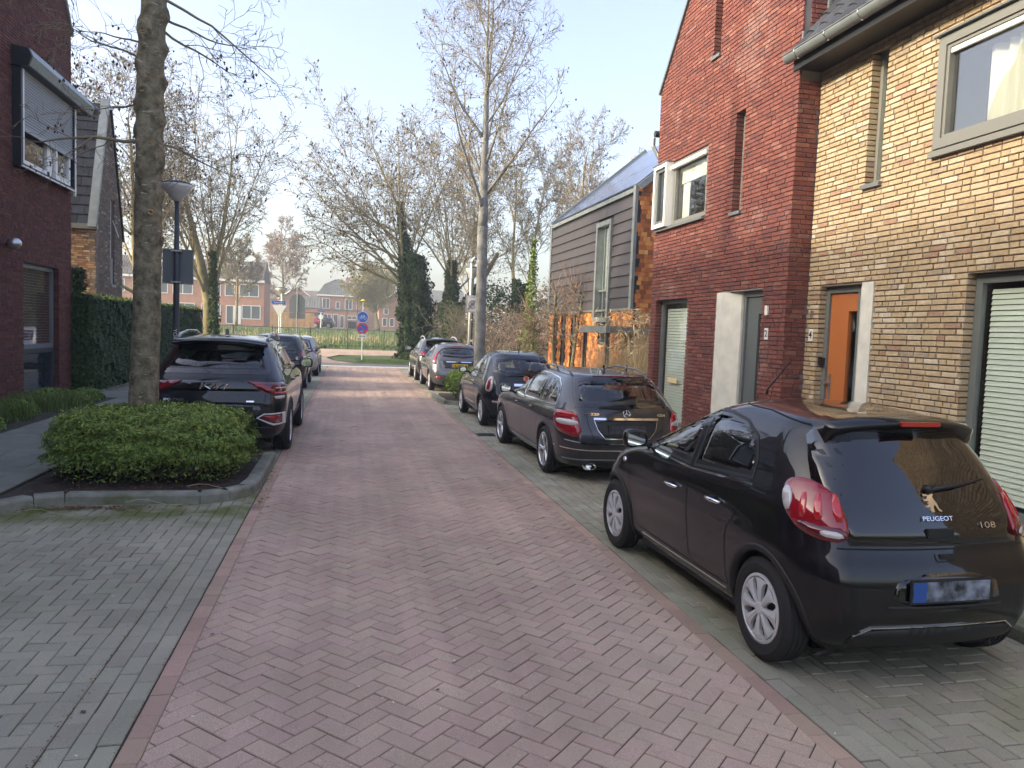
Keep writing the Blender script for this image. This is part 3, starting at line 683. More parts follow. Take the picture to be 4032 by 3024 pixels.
b_ = MB(); b_.fbox(FY, 9.07, 9.11, 2.28, 2.37, .004, .02); b_.build('doorbell', 'steel', yh)
b_ = MB(); b_.fbox(FY, 8.90, 8.955, 1.66, 1.76, -.1, -.03); b_.build('lock_box', 'black', yh)
post = MB(); post.prism([(7.90, .1), (8.30, .1), (8.30, 2.69), (7.90, 2.69)], FY, -.18, -.02); 
post = MB(); P0 = [(7.90, .012), (8.10, .012), (8.27, -.10), (8.24, -.18), (7.90, -.18)]
post.prism([(a, c) for a, c in P0], ((6, 0, 0), (0, 1, 0), (-1, 0, 0), (0, 0, 1)), .09, 2.69); post.build('concrete_post', 'concrete', yh)
reveals(yh, 'brick_yellow', 6.0, 8.3, 8.96, .1, 2.68, .11, 5, (0,)); reveals(yh, 'brick_yellow', 6.0, 5.0, 6.53, .35, 2.69, .12, 6); reveals(yh, 'brick_yellow', 6.0, 7.93, 8.21, 3.85, 5.41, .12, 7)
room(yh, FY, 8.2, 8.96, .1, 2.68)
# ground window with blind
wo = window('window', FY, 5.0, 6.53, .35, 2.68, .11, yh, 'frame_grey', .085); blinds('blind', FY, 5.08, 6.41, .5, 2.52, -.20, .053, .05, wo); room(yh, FY, 5.0, 6.5, .4, 2.6)
# slit
wo = window('window', FY, 7.93, 8.21, 3.86, 5.40, .12, yh, 'frame_taupe', .05)
s_ = MB(); s_.fbox(FY, 7.90, 8.235, 3.80, 3.848, -.12, .045); s_.build('sill', 'frame_grey', wo); room(yh, FY, 7.95, 8.2, 3.9, 5.3)
s_ = MB(); s_.fbox(FY, 7.99, 8.15, 3.9, 5.36, -.22, -.205); s_.build('blind', 'blind', wo)
# big upper window, box frame standing proud
wf = MB(); a0, a1, z0, z1 = 4.2, 7.10, 4.02, 5.17
for (p, q2, r_, s2) in ((a0, a1, z1 - .10, z1), (a0, a1, z0, z0 + .10), (a0, a0 + .10, z0 + .1, z1 - .1), (a1 - .10, a1, z0 + .1, z1 - .1)): wf.fbox(FY, p, q2, r_, s2, -.10, .035)
for (p, q2, r_, s2) in ((a0 + .1, a1 - .1, z1 - .135, z1 - .10), (a0 + .1, a1 - .1, z0 + .10, z0 + .13), (a1 - .135, a1 - .10, z0 + .13, z1 - .135)): wf.fbox(FY, p, q2, r_, s2, -.09, .015)
wo = wf.build('window', 'frame_taupe', yh)
g_ = MB(); g_.fbox(FY, a0 + .1, a1 - .12, z0 + .11, z1 - .12, -.05, -.044); g_.build('pane', 'winsky', wo)
s_ = MB(); s_.fbox(FY, a0, a1 + .03, z0 - .085, z0 - .025, -.1, .06); s_.build('sill', 'frame_taupe', wo)
s_ = MB(); s_.fbox(FY, a0, a1 + .04, z1 + .004, z1 + .022, -.1, .08); s_.build('drip_cap', 'frame_grey', wo)
s_ = MB(); s_.fbox(FY, a0 + .1, a1 - .135, z1 - .19, z1 - .137, -.03, .0); s_.build('blind_rail', 'white', wo)
room(yh, FY, 4.3, 7.0, 4.1, 5.1, 1.4)
cv = []; cf = []; nn_ = 220                                                  # pleated curtain
for i in range(nn_):
    a = 3.9 + (6.66 - 3.9) * i / (nn_ - 1); c = -.22 + .03 * math.sin(a * 42 + math.sin(a * 9) * 2)
    for z in (4.05, 4.96): cv.append((6.0 - c, a, z))
for i in range(nn_ - 1): cf.append((2 * i, 2 * i + 2, 2 * i + 3, 2 * i + 1))
mesh('curtain', cv, cf, 'curtain', wo, smooth=True)
# eaves: fascia, soffit, half-round gutter with brackets, roof with pantiles
e = MB(); e.box(5.60, 6.0, 1.5, 9.23, 5.50, 5.53); e.build('soffit', 'black', yh)
e = MB(); e.box(5.585, 5.61, 1.5, 9.23, 5.47, 5.68); e.build('fascia', 'black', yh)
gv = []; gf = []; kk = 12
for y in (1.5, 9.27):
    for j in range(kk + 1):
        t = math.pi * j / kk; gv.append((5.515 - .075 * math.cos(t), y, 5.655 - .095 * math.sin(t)))
    for j in range(kk, -1, -1):
        t = math.pi * j / kk; gv.append((5.515 - .070 * math.cos(t), y, 5.656 - .088 * math.sin(t)))
m2 = 2 * (kk + 1)
for j in range(m2): gf.append((j, (j + 1) % m2, m2 + (j + 1) % m2, m2 + j))
gf.append(tuple(range(kk + 1))); gf.append(tuple(m2 + j for j in range(kk + 1)))
gt = mesh('gutter', gv, gf, 'zinc', yh)
l_ = MB(); l_.tube([(5.437, 1.5, 5.66), (5.437, 9.27, 5.66)], .009, 8); l_.build('gutter_lip', 'zinc', gt)
y = 9.0
while y > 1.6:
    bq = MB(); bq.tube([(5.515 - .081 * math.cos(math.pi * j / 10), y, 5.655 - .101 * math.sin(math.pi * j / 10)) for j in range(11)], .006, 6); bq.build('gutter_bracket', 'chrome', gt); y -= .62
# roof plane 5.55->up
RP = R(50); ru = (0, -1, 0); rv = (math.cos(RP), 0, math.sin(RP)); rn = (-math.sin(RP), 0, math.cos(RP))
RF = ((5.52, 9.2, 5.70), ru, rv, rn)
rb = MB(); rb.fbox(RF, 0, 8, 0, 5, -.12, -.05); roof = rb.build('roof', 'black', yh)
MT['rooftile'] = pbr('rooftile', (.045, .048, .055), .5, island=.25, var=.2, vs=6, bump=.15, bs=30)
tile = []; tf = []
for i in range(7):                                                       # one pantile: S-curve across, stepped at its foot
    u_ = i / 6; prof = .035 * math.sin(2 * math.pi * (u_ + .05))
    tile += [(u_ * .30, 0, prof + .005), (u_ * .30, .37, prof - .02), (u_ * .30, 0, prof - .015)]
for i in range(6): a = i * 3; tf += [(a, a + 3, a + 4, a + 1), (a, a + 2, a + 5, a + 3)]
tm = bpy.data.meshes.new('roof_tile'); fu, fv, fn = Vector(ru), Vector(rv), Vector(rn)
tm.from_pydata([tuple(fu * p[0] + fv * p[1] + fn * p[2]) for p in tile], [], tf); tm.materials.append(MT['rooftile'])
for j in range(9):
    for i in range(15):
        w = Vector(RF[0]) + fu * (.05 + i * .28) + fv * (j * .32 - .03) + fn * (random.gauss(0, .003))
        if inframe(w, 300): ob = bpy.data.objects.new('roof_tile', tm); link(ob, roof); ob.location = w - yh.location

# ============================================================ RIGHT: red brick house
rh = thing('red_brick_house', (6.0, 12, 0), 'tall red brick house with steep gable, grey door and number 2', 'house')
GYa, GYb, EZ = 9.24, 13.93, 6.52                 # facade from y=9.24 to 13.93
def rz(y): return EZ + (GYb - y) * 1.19
outl = [(GYa, 0), (GYb, 0), (GYb, EZ), (GYa, 7.9 + 1.0)]
peak = 11.5; outl = [(GYa, 0), (GYb, 0), (GYb, EZ), (peak, rz(peak)), (GYa, rz(peak) - (peak - GYa) * .9)]
holesR = [(9.85, 10.57, 0.09, 2.68), (10.58, 11.19, .09, 2.68), (12.28, 13.67, .35, 2.67), (11.8, 13.80, 3.97, 5.15), (10.62, 10.90, 3.86, 5.40), (11.55, 11.80, 6.48, 8.9)]
FRs = ((FRX + .018, 0, 0), FRd[1], FRd[2], FRd[3])
wall_sheet([(GYa + .022, 0)] + outl[1:4] + [(GYa + .022, outl[4][1])], holesR, FRs, .17, 'wall', 'mortar_red', rh)
def inR(p):
    pl = []
    for (x1, y1), (x2, y2) in (((GYb, EZ), (peak, rz(peak))), ((peak, rz(peak)), (GYa, outl[4][1]))):
        nx_, ny_ = (y2 - y1), (x1 - x2); 
        if nx_ * (12 - x1) + ny_ * (2 - y1) > 0: nx_, ny_ = -nx_, -ny_
        pl.append((nx_, ny_, nx_ * x1 + ny_ * y1))
    return clip_poly(p, pl)
wb = wall_bricks(GYa + .0, GYb, .02, 10.2, holesR, inside=inR, seed=21, gap=.011)
lay(wb, FRd, rh, 'brick_red', 'brick', 'bricks_far', depth=.03, bev=.0035, jit=.002, tilt=.01, limit=lambda w: w[2] > 1.3)
# return wall facing the camera (x 5.69..6.0 and above the neighbour's roof)
FRr = ((0, GYa, 0), (1, 0, 0), (0, 0, 1), (0, -1, 0))
wall_sheet([(FRX + .02, 0), (12, 0), (12, 8.8), (FRX + .02, 8.8)], [], ((0, GYa + .018, 0), (1, 0, 0), (0, 0, 1), (0, -1, 0)), .12, 'side_wall', 'mortar_red', rh)
wb = wall_bricks(FRX + .004, 6.0, .02, 5.45, (), seed=22, gap=.011, Lb=.2) + wall_bricks(FRX + .12, 6.05, 6.0, 8.6, (), seed=23, gap=.011, Lb=.2)
lay(wb, FRr, rh, 'brick_red', 'brick', 'return_bricks', depth=.03, bev=.0035, nind=60, limit=lambda w: w[2] > 1.4)
z_ = MB(); z_.box(FRX - .004, 6.0, GYa - .03, GYa - .006, 5.70, 5.99); z_.build('flashing', 'zinc', rh)
z_ = MB(); z_.box(6.02, 6.06, GYa - .05, GYa - .01, 5.95, 8.4); z_.build('flashing', 'zinc', rh)
rr_ = MB(); rr_.box(FRX + .15, 12, GYa + .12, GYb - .03, 0, .1)
# roof slab following the gable, with grey verge
rf = MB()
for (pa, pb) in (((GYb + .03, EZ + .02), (peak, rz(peak) + .06)), ((peak, rz(peak) + .06), (GYa - .02, outl[4][1] + .05))):
    d = Vector((0, pb[0] - pa[0], pb[1] - pa[1])).normalized(); n_ = Vector((0, -d.z, d.y)); n_ = n_ if n_.z > 0 else -n_
    P = [Vector((x, pa[0], pa[1])) + n_ * t for t in (0, .05) for x in (FRX - .03, 12)] + [Vector((x, pb[0], pb[1])) + n_ * t for t in (0, .05) for x in (FRX - .03, 12)]
    rf.add(P, [(0, 1, 5, 4), (2, 6, 7, 3), (0, 4, 6, 2), (1, 3, 7, 5), (0, 2, 3, 1), (4, 5, 7, 6)])
rf.build('roof', 'frame_grey', rh)
b2 = MB(); b2.box(5.9, 12, GYb - .17, GYb - .005, 0, EZ); b2.build('end_wall', 'brick_red', rh)
ch_ = MB(); ch_.box(FRX + .0, 5.95, GYa - .04, GYa + .4, 8.0, 8.06)
# door no.2
house_door(rh, FRd, 9.85, 10.57, 2.68, 'grey_door', 10.0, 10.15, .9, 2.34, .12, '2', 9.67, bell=9.68, handle_side=-1, hz=(1.2, 1.3))
post = MB(); P0 = [(11.19, .012), (11.0, .012), (10.60, -.10), (10.58, -.18), (11.19, -.18)]
post.prism([(a, c) for a, c in P0], ((FRX, 0, 0), (0, 1, 0), (-1, 0, 0), (0, 0, 1)), .09, 2.68); post.build('concrete_post', 'concrete', rh)
room(rh, FRd, 9.9, 10.5, .2, 2.6); reveals(rh, 'brick_red', FRX, 9.85, 10.57, .1, 2.68, .12, 31, (1,))
wo = window('window', FRd, 12.28, 13.67, .35, 2.66, .12, rh, 'frame_grey', .08); blinds('blind', FRd, 12.36, 13.56, .45, 2.5, -.21, .053, .05, wo); room(rh, FRd, 12.3, 13.6, .4, 2.6); reveals(rh, 'brick_red', FRX, 12.28, 13.67, .35, 2.67, .13, 32)
st = MB(); st.fbox(FRd, 12.9, 13.3, 1.12, 1.22, -.155, -.152); st.build('sticker', 'straw', wo)
for (a0, a1, z0, z1) in ((10.62, 10.90, 3.90, 5.40), (11.55, 11.80, 6.52, 8.88)):
    wo = window('window', FRd, a0, a1, z0, z1, .13, rh, 'frame_taupe', .05); s_ = MB(); s_.fbox(FRd, a0 - .03, a1 + .02, z0 - .06, z0 - .012, -.13, .04); s_.build('sill', 'frame_grey', wo); room(rh, FRd, a0, a1, z0, z1, .6); reveals(rh, 'brick_red', FRX, a0, a1, z0 - .04, z1, .13, int(z0 * 10))
# bay window: white box light + picture window
wo = window('window', FRd, 11.82, 13.18, 4.0, 5.13, .03, rh, 'frame_taupe', .07, 'win'); room(rh, FRd, 11.9, 13.2, 4.1, 5.1, .8)
bl = MB(); bl.fbox(FRd, 11.9, 13.05, 4.72, 5.0, -.14, -.13); bl.build('roller_blind', 'curtain', wo)
bl = MB(); bl.fbox(FRd, 11.82, 13.2, 5.0, 5.06, -.03, .03); bl.build('blind_rail', 'white', wo)
cu = MB(); cu.fbox(FRd, 12.75, 13.02, 4.1, 4.75, -.16, -.15); cu.build('curtain', 'curtain', wo)
s_ = MB(); s_.fbox(FRd, 11.80, 13.82, 3.93, 3.975, -.1, .06); s_.build('sill', 'frame_grey', wo)
bx = MB(); a0, a1, z0, z1 = 13.2, 13.80, 3.98, 5.14; w_ = .07
for (p, q2, r_, s2) in ((a0, a1, z1 - w_, z1), (a0, a1, z0, z0 + w_), (a0, a0 + w_, z0 + w_, z1 - w_), (a1 - w_, a1, z0 + w_, z1 - w_)): bx.fbox(FRd, p, q2, r_, s2, -.1, .12)
wx = bx.build('window', 'white', rh); f2 = MB()
for (p, q2, r_, s2) in ((a0 + .07, a1 - .07, z1 - .13, z1 - .07), (a0 + .07, a1 - .07, z0 + .07, z0 + .13), (a0 + .07, a0 + .14, z0 + .13, z1 - .13), (a1 - .14, a1 - .07, z0 + .13, z1 - .13)): f2.fbox(FRd, p, q2, r_, s2, .02, .08)
f2.build('frame', 'frame_grey', wx); g_ = MB(); g_.fbox(FRd, a0 + .14, a1 - .14, z0 + .13, z1 - .13, .04, .046); g_.build('pane', 'win', wx)
c_ = MB(); c_.fbox(FRd, a0 - .01, a1 + .01, z1 + .003, z1 + .02, -.1, .14); c_.build('drip_cap', 'frame_grey', wx)

# ============================================================ RIGHT BACK: zinc clad house with shingles
MT['clad'] = pbr('clad_brown', (.05, .043, .046), .55, var=.12, vs=2)
MT['shingle'] = ramp_brick('shingle', [((.46, .16, .045), 30), ((.34, .11, .035), 26), ((.56, .25, .07), 18), ((.22, .075, .03), 18), ((.62, .33, .12), 8)], rough=.7, bump=.2, fine=.2)
MT['solar'] = pbr('solar_panel', (.10, .13, .22), .12, .3)
zh = thing('clad_house', (7.5, 24, 0), 'dark clad house with solar panel roof and orange shingle base, beyond the tall grasses', 'house')
A0 = Vector((7.56, 19.75, 0)); A1 = Vector((7.42, 28.1, 0)); du = (A1 - A0).normalized(); dn = Vector((-du.y, du.x, 0)); 
if dn.x > 0: dn = -dn
FZ = (tuple(A0), tuple(du), (0, 0, 1), tuple(dn)); LZ = (A1 - A0).length
hz = [(1.75, 3.0, 2.35, 5.35), (1.9, 2.8, 1.7, 2.68), (5.0, 5.6, 0, 2.68), (6.2, 6.8, 0, 2.68), (7.2, 7.8, 0, 2.68)]
wall_sheet([(.04, 0), (LZ, 0), (LZ, 6.0), (.04, 6.0)], hz, (tuple(A0 - dn * .016), FZ[1], FZ[2], FZ[3]), .2, 'wall', 'black', zh)
pn = []                                                                   # cladding boards, one by one
z = 2.73; k = 0
while z < 5.75:
    h_ = .305
    for (a, b) in (((0.05, 1.72), (3.03, LZ - .05)) if z < 5.3 else ((.05, LZ - .05),)):
        m = MB(); m.fbox(FZ, a, b, z + .022, min(z + h_, 5.86), .004, .03); 
        o, u, v, n = [Vector(t) for t in FZ]; P = [o + u * x + v * zz + n * c for x in (a, b) for zz, c in ((z + .012, .07), (z + h_ - .01, .022))]
        m.add(P, [(0, 1, 3, 2)]); m.build('cladding_board', 'clad', zh)
    z += h_
sh = []; rd = random.Random(5); z = 0.0
while z < 2.68:
    a = -rd.random() * .1
    while a < LZ:
        w_ = rd.choice((.10, .13, .17)); c = a + w_ / 2
        if not any(h_[0] < c < h_[1] and h_[2] - .05 < z + .06 < h_[3] for h_ in hz): sh.append([(max(a, 0), z), (min(a + w_ - .004, LZ), z), (min(a + w_ - .004, LZ), z + .115), (max(a, 0), z + .115)])
        a += w_
    z += .12
lay([p for p in sh if p[1][0] - p[0][0] > .02], FZ, zh, 'shingle', 'shingle', 'shingles_far', depth=.012, bev=.002, jit=.003, tilt=.03, nind=200)
FZs = ((7.56, 19.75, 0), (1, 0.03, 0), (0, 0, 1), (0.03, -1, 0)); sh = []; z = 0
outz = [(0, 0), (8, 0), (8, 6.2), (4.0, 9.6), (.0, 6.0)]
wall_sheet(outz, [], ((7.575, 19.768, 0), FZs[1], FZs[2], FZs[3]), .2, 'gable_wall', 'black', zh)
while z < 8:
    a = .01 - rd.random() * .1
    while a < 2.2:
        w_ = rd.choice((.10, .13, .17))
        if a > 0 and z < 6.0 + a * .85: sh.append([(a, z), (a + w_ - .004, z), (a + w_ - .004, z + .115), (a, z + .115)])
        a += w_
    z += .12
lay(sh, FZs, zh, 'shingle', 'shingle', 'gable_shingles', depth=.012, bev=.002, jit=.003, tilt=.03, nind=80)
tr = MB(); tr.fbox(FZ, .0, .17, 2.7, 6.05, .0, .08); tr.fbox(FZ, LZ - .14, LZ + .03, 2.7, 6.0, 0, .08); tr.fbox(FZ, .17, LZ - .14, 5.88, 6.0, .0, .07); tr.fbox(FZ, .05, LZ - .05, 2.68, 2.735, 0, .06); tr.build('zinc_trim', 'zinc', zh)
wo = MB(); 
for (p, q2, r_, s2) in ((1.72, 3.03, 5.24, 5.38), (1.72, 3.03, 2.35, 2.5), (1.72, 1.86, 2.5, 5.24), (2.89, 3.03, 2.5, 5.24)): wo.fbox(FZ, p, q2, r_, s2, -.1, .12)
wz = wo.build('window', 'zinc', zh); m = MB()
for x in (2.18, 2.52): m.fbox(FZ, x - .025, x + .025, 2.5, 5.24, -.05, -.0)
m.fbox(FZ, 1.86, 2.89, 3.28, 3.34, -.05, .002); m.build('mullions', 'zinc', wz); m = MB(); m.fbox(FZ, 1.84, 2.91, 2.48, 5.26, -.04, -.035); m.build('pane', 'winsky', wz)
m = MB(); m.fbox(FZ, 2.55, 2.88, 3.35, 5.2, -.12, -.11); m.fbox(FZ, 1.9, 2.15, 3.35, 5.2, -.12, -.11); m.build('curtain', 'blind', wz); room(zh, FZ, 1.8, 2.9, 2.4, 5.3, .7, -.2)
for h_ in hz[1:]:
    w2 = window('window', FZ, h_[0], h_[1], max(h_[2], .05), h_[3], .08, zh, 'frame_grey', .05); room(zh, FZ, *h_, .5, -.2)
# roof slope with solar panels
rpit = R(40); o = Vector(A0) + Vector((0, 0, 6.0)); rv_ = (-Vector(dn)) * math.cos(rpit) + Vector((0, 0, math.sin(rpit))); rn_ = Vector(du).cross(rv_); rn_ = rn_ if rn_.z > 0 else -rn_
FRo = (tuple(o), tuple(du), tuple(rv_), tuple(rn_)); m = MB(); m.fbox(FRo, 0, LZ, 0, 4.6, -.1, 0); rz_ = m.build('roof', 'frame_grey', zh)
pm = None
for i in range(7):
    for j in range(3):
        m = MB(); a = .25 + i * 1.13; b = .15 + j * 1.42; m.fbox(FRo, a, a + 1.11, b, b + 1.4, .03, .07); m.build('solar_panel', 'solar', rz_)
m = MB(); m.fbox(FRo, LZ - .12, LZ + .02, 0, 4.7, -.02, .14); m.fbox(FRo, -.1, .0, 0, 4.7, -.1, .06); m.build('verge', 'zinc', rz_)
# small gutter and downpipe between the two houses
gp = thing('downpipe', (6.1, 14.4, 6.3), 'grey gutter end and downpipe at the far corner of the red house', 'downpipe')
m = MB(); m.lathe([(.0, -.12), (.06, -.12), (.065, 0), (.06, .35), (0, .35)], (5.80, 14.12, 5.86), 'x', 16); m.build('gutter', 'dark_metal', gp)
m = MB(); m.tube([(5.66, 14.12, 5.78), (5.66, 14.12, 5.62), (5.75, 14.05, 5.42), (5.95, 14.0, 5.15), (6.2, 13.98, 4.9)], .04, 10); m.build('pipe', 'zinc', gp)
# canopy of the carport behind the grasses
cn = thing('carport', (7.0, 20, 0), 'low grey flat roofed carport behind the dry grasses', 'carport')
m = MB(); m.box(6.35, 9.6, 18.4, 20.6, 2.02, 2.20); m.build('roof', 'zinc', cn); m = MB(); m.box(6.4, 6.5, 20.4, 20.5, 0, 2.02); m.box(6.4, 6.5, 18.5, 18.6, 0, 2.02); m.build('posts', 'dark_metal', cn)

# ============================================================ LEFT: dark red brick house
LX = -6.55
FL = ((LX, 0, 0), (0, 1, 0), (0, 0, 1), (1, 0, 0))
lh = thing('dark_brick_house', (-7, 16, 0), 'dark red brick house on the left with roller shutter and tall low window', 'house')
LC = 20.25; pk = 18.2
zpk = 8.5 + (LC - pk) * 1.5
outL = [(13.2, 0), (LC, 0), (LC, 8.5), (pk, zpk), (16.2, 8.5), (13.2, 8.5)]
holesL = [(17.5, 19.45, .12, 3.0), (16.98, 20.02, 4.9, 6.9)]
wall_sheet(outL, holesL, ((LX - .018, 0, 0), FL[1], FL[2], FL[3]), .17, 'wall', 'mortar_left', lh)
def inL(p):
    return clip_poly(p, [(1.5, 1, 8.5 + 1.5 * LC), (-1.6, 1, 8.5 - 1.6 * 16.2)]) if p[0][1] > 8.3 else p
wb = wall_bricks(13.2, LC, .02, 11.2, holesL, inside=lambda p: (None if p[0][1] > 8.5 and p[0][0] < 16.2 else inL(p)), seed=41, gap=.0115)
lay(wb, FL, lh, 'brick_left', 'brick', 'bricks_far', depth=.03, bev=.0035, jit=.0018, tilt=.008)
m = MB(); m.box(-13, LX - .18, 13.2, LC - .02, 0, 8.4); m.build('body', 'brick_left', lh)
m = MB(); m.box(-13, LX - .19, 16.3, LC - .1, 8.4, 8.6); P = [(x, y, z) for x in (-13, LX - .02) for y, z in ((16.15, 8.5), (pk, zpk + .05), (LC + .05, 8.5))]; m.add(P, [(0, 1, 2), (5, 4, 3), (0, 3, 4, 1), (1, 4, 5, 2), (0, 2, 5, 3)]); m.build('roof', 'black', lh)
m = MB(); m.tube([(LX + .02, LC + .03, 8.5), (LX + .02, pk, zpk + .05)], .035, 6); m.build('verge', 'frame_taupe', lh)
# rest of the row beyond the left edge of the picture
row2 = thing('dark_brick_house', (-7, 5, 0), 'dark red brick house continuing the left row beyond the picture edge', 'house')
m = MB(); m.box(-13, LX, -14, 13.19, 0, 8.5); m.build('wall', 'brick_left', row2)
m = MB(); m.add([(-13.2, -14, 8.5), (LX + .1, -14, 8.5), (-9.9, -14, 9.6), (-13.2, 13.19, 8.5), (LX + .1, 13.19, 8.5), (-9.9, 13.19, 9.6)], [(0, 1, 2), (5, 4, 3), (0, 3, 4, 1), (1, 4, 5, 2), (2, 5, 3, 0)]); m.build('roof', 'black', row2)
for i in range(5):
    y0 = -12 + i * 5
    for z0, z1 in ((.8, 2.6), (4.2, 5.6), (6.4, 7.4)):
        f = MB(); FW = FL; f.fbox(FW, y0, y0 + 1.6, z0, z1, 0.0, .03); fo = f.build('window', 'white', row2); g_ = MB(); g_.fbox(FW, y0 + .08, y0 + 1.52, z0 + .08, z1 - .08, .03, .036); g_.build('pane', 'solar', fo)
# tall ground window: blind above, dark panel below
wo = window('window', FL, 17.5, 19.45, 1.2, 3.0, .12, lh, 'frame_grey', .09, 'win'); blinds('blind', FL, 17.6, 19.3, 1.32, 2.86, -.2, .06, .055, wo, tilt=40); room(lh, FL, 17.5, 19.4, 1.2, 3.0)
m = MB(); m.fbox(FL, 17.5, 19.45, .12, 1.2, -.2, -.14); m.build('panel', 'black', lh); m = MB(); m.fbox(FL, 17.62, 19.3, .2, 1.08, -.139, -.134); MT['panelgloss'] = pbr('panel_gloss', (.02, .025, .035), .05, coat=1); m.build('panel_glass', 'panelgloss', lh)
m = MB(); m.fbox(FL, 17.5, 19.45, 1.1, 1.2, -.14, -.1); m.fbox(FL, 19.3, 19.45, .12, 1.1, -.14, -.1); m.build('panel_frame', 'dark_metal', lh)
reveals(lh, 'brick_left', LX, 17.5, 19.45, .12, 3.0, .0001 + .12, 51) if False else None
FLr = ((LX, 19.45, 0), (-1, 0, 0), (0, 0, 1), (0, -1, 0)); V = []; F = []
for i in range(46):
    v2, f2 = piece_geo([(.004, .12 + i * .0625), (.13, .12 + i * .0625), (.13, .17 + i * .0625), (.004, .17 + i * .0625)], .02, .003); b = len(V); V += v2; F += [tuple(b + k for k in f) for f in f2]
o_, u_, v_, n_ = [np.array(t, float) for t in FLr]; A = np.array(V); ob = mesh('reveal_bricks', o_ + A[:, :1] * u_ + A[:, 1:2] * v_ + A[:, 2:] * n_, F, 'brick_left', lh); ob['kind'] = 'stuff'
# upper window box with roller shutter (stands proud)
P_ = .16
bx = MB(); bx.fbox(FL, 16.98, 20.02, 4.86, 4.92, 0.0, P_); bx.fbox(FL, 16.98, 17.06, 4.92, 6.9, 0, P_); bx.fbox(FL, 19.95, 20.02, 4.92, 6.9, 0, P_); wo = bx.build('window', 'black', lh)
m = MB(); m.fbox(FL, 17.06, 17.11, 4.93, 6.75, P_ - .04, P_ + .012); m.fbox(FL, 19.98, 20.05, 4.75, 6.75, P_ - .04, P_ + .012); m.fbox(FL, 17.0, 20.03, 4.845, 4.875, P_ - .02, P_ + .02); m.build('guide_rails', 'white', wo)
m = MB(); m.prism([(0, 6.78), (.30, 6.78), (.36, 6.98), (.30, 7.12), (0, 7.16)], ((LX, 16.95, 0), (1, 0, 0), (0, 0, 1), (0, 1, 0)), 0, 3.75); sb = m.build('shutter_box', 'black', wo)
m = MB(); m.prism([(.312, 6.80), (.375, 6.98), (.365, 7.0), (.31, 7.13), (.302, 7.12), (.36, 6.985), (.30, 6.81)], ((LX, 17.0, 0), (1, 0, 0), (0, 0, 1), (0, 1, 0)), 0, 3.7); m.build('box_front', 'steel' if False else 'blindmetal' if 'blindmetal' in MT else 'zinc', wo)
z = 5.66; 
MT['shutter'] = pbr('shutter', (.30, .32, .33), .45, .2)
while z < 6.8:
    m = MB(); m.prism([(P_ - .05, z), (P_ - .035, z + .012), (P_ - .03, z + .03), (P_ - .035, z + .046), (P_ - .05, z + .056)], ((LX, 17.11, 0), (1, 0, 0), (0, 0, 1), (0, 1, 0)), 0, 2.86); m.build('shutter_slat', 'shutter', wo); z += .058
m = MB(); m.fbox(FL, 17.11, 19.97, 5.58, 5.66, P_ - .055, P_ - .025); m.build('shutter_bar', 'shutter', wo)
m = MB()
for (p, q2, r_, s2) in ((17.11, 18.75, 4.93, 5.05), (18.62, 18.90, 4.93, 6.7), (17.11, 17.2, 5.05, 6.7)): m.fbox(FL, p, q2, r_, s2, -.02, .05)
for (p, q2, r_, s2) in ((18.95, 19.85, 4.95, 5.06), (18.95, 19.05, 5.06, 6.6), (19.75, 19.85, 5.06, 6.6)): m.fbox(FL, p, q2, r_, s2, 0, .11)
m.build('sash', 'white', wo); m = MB(); m.fbox(FL, 17.15, 18.7, 5.0, 6.7, .0, .006); m.fbox(FL, 19.0, 19.8, 5.0, 6.6, .06, .066); m.build('pane', 'win', wo); room(lh, FL, 17.0, 20.0, 4.9, 6.9, .8, -.2)
# ball wall lamp
wl = thing('wall_lamp', (LX, 16.66, 3.25), 'small steel eyeball lamp on the dark brick wall', 'lamp')
m = MB(); m.lathe([(.001, 0.02), (.07, .03), (.105, .09), (.115, .15), (.10, .22), (.05, .27), (.001, .285)], (LX, 16.66, 3.3), 'x', 20); m.build('shade', 'steel', wl, smooth=True); m = MB(); m.lathe([(.001, .0), (.06, .0), (.06, .02), (.001, .02)], (LX, 16.66, 3.3), 'x', 16); m.build('base', 'steel', wl)
# stub of gutter at the corner
gs = thing('gutter', (-6.4, 20.6, 7.2), 'short dark gutter end sticking out past the corner of the dark brick house', 'gutter')
m = MB(); m.lathe([(0, 0), (.09, 0), (.10, .9), (.03, 1.0), (0, 1.0)], (-6.3, 20.35, 7.05), 'y', 12); m.build('channel', 'dark_metal', gs, smooth=True)

# ============================================================ LEFT BACK: house with steep slate front
sh_ = thing('slate_front_house', (-8, 25, 0), 'narrow brick house with steep dark tiled front and pale verge behind the hedge', 'house')
SX, SY, SB = -7.12, 24.0, 26.6
FSf = ((SX, SY, 0), (-1, 0, 0), (0, 0, 1), (0, -1, 0)); FSs = ((SX, SY, 0), (0, 1, 0), (0, 0, 1), (1, 0, 0))
outS = [(0, 0), (2.6, 0), (2.6, 4.4), (1.3, 8.1), (1.15, 8.15), (0, 4.45)]
hS = [(1.35, 1.75, 2.95, 5.5), (1.3, 1.8, 1.3, 2.5)]
wall_sheet(outS, hS, ((SX - .018, SY, 0), (0, 1, 0), (0, 0, 1), (1, 0, 0)), .15, 'wall', 'mortar_dark', sh_)
def inS(p): return clip_poly(p, [(-3.7 / 1.15, 1, 4.45), (3.7 / 1.3, 1, 4.4 + 3.7 / 1.3 * 2.6)]) if p[0][1] > 4.3 else p
MT['brick_shade'] = ramp_brick('brick_shaded_side', [((.17, .13, .10), 30), ((.13, .10, .08), 30), ((.21, .16, .12), 20), ((.32, .27, .22), 5)], fine=.2)  # side bricks, darker than the sunlit front: shade is put into their colour
wb = wall_bricks(0.0, 2.6, .02, 8.1, hS, inside=inS, seed=61); lay(wb, FSs, sh_, 'brick_shade', 'brick', 'side_bricks', depth=.03, nind=120, limit=lambda w: w[2] > 2.4)
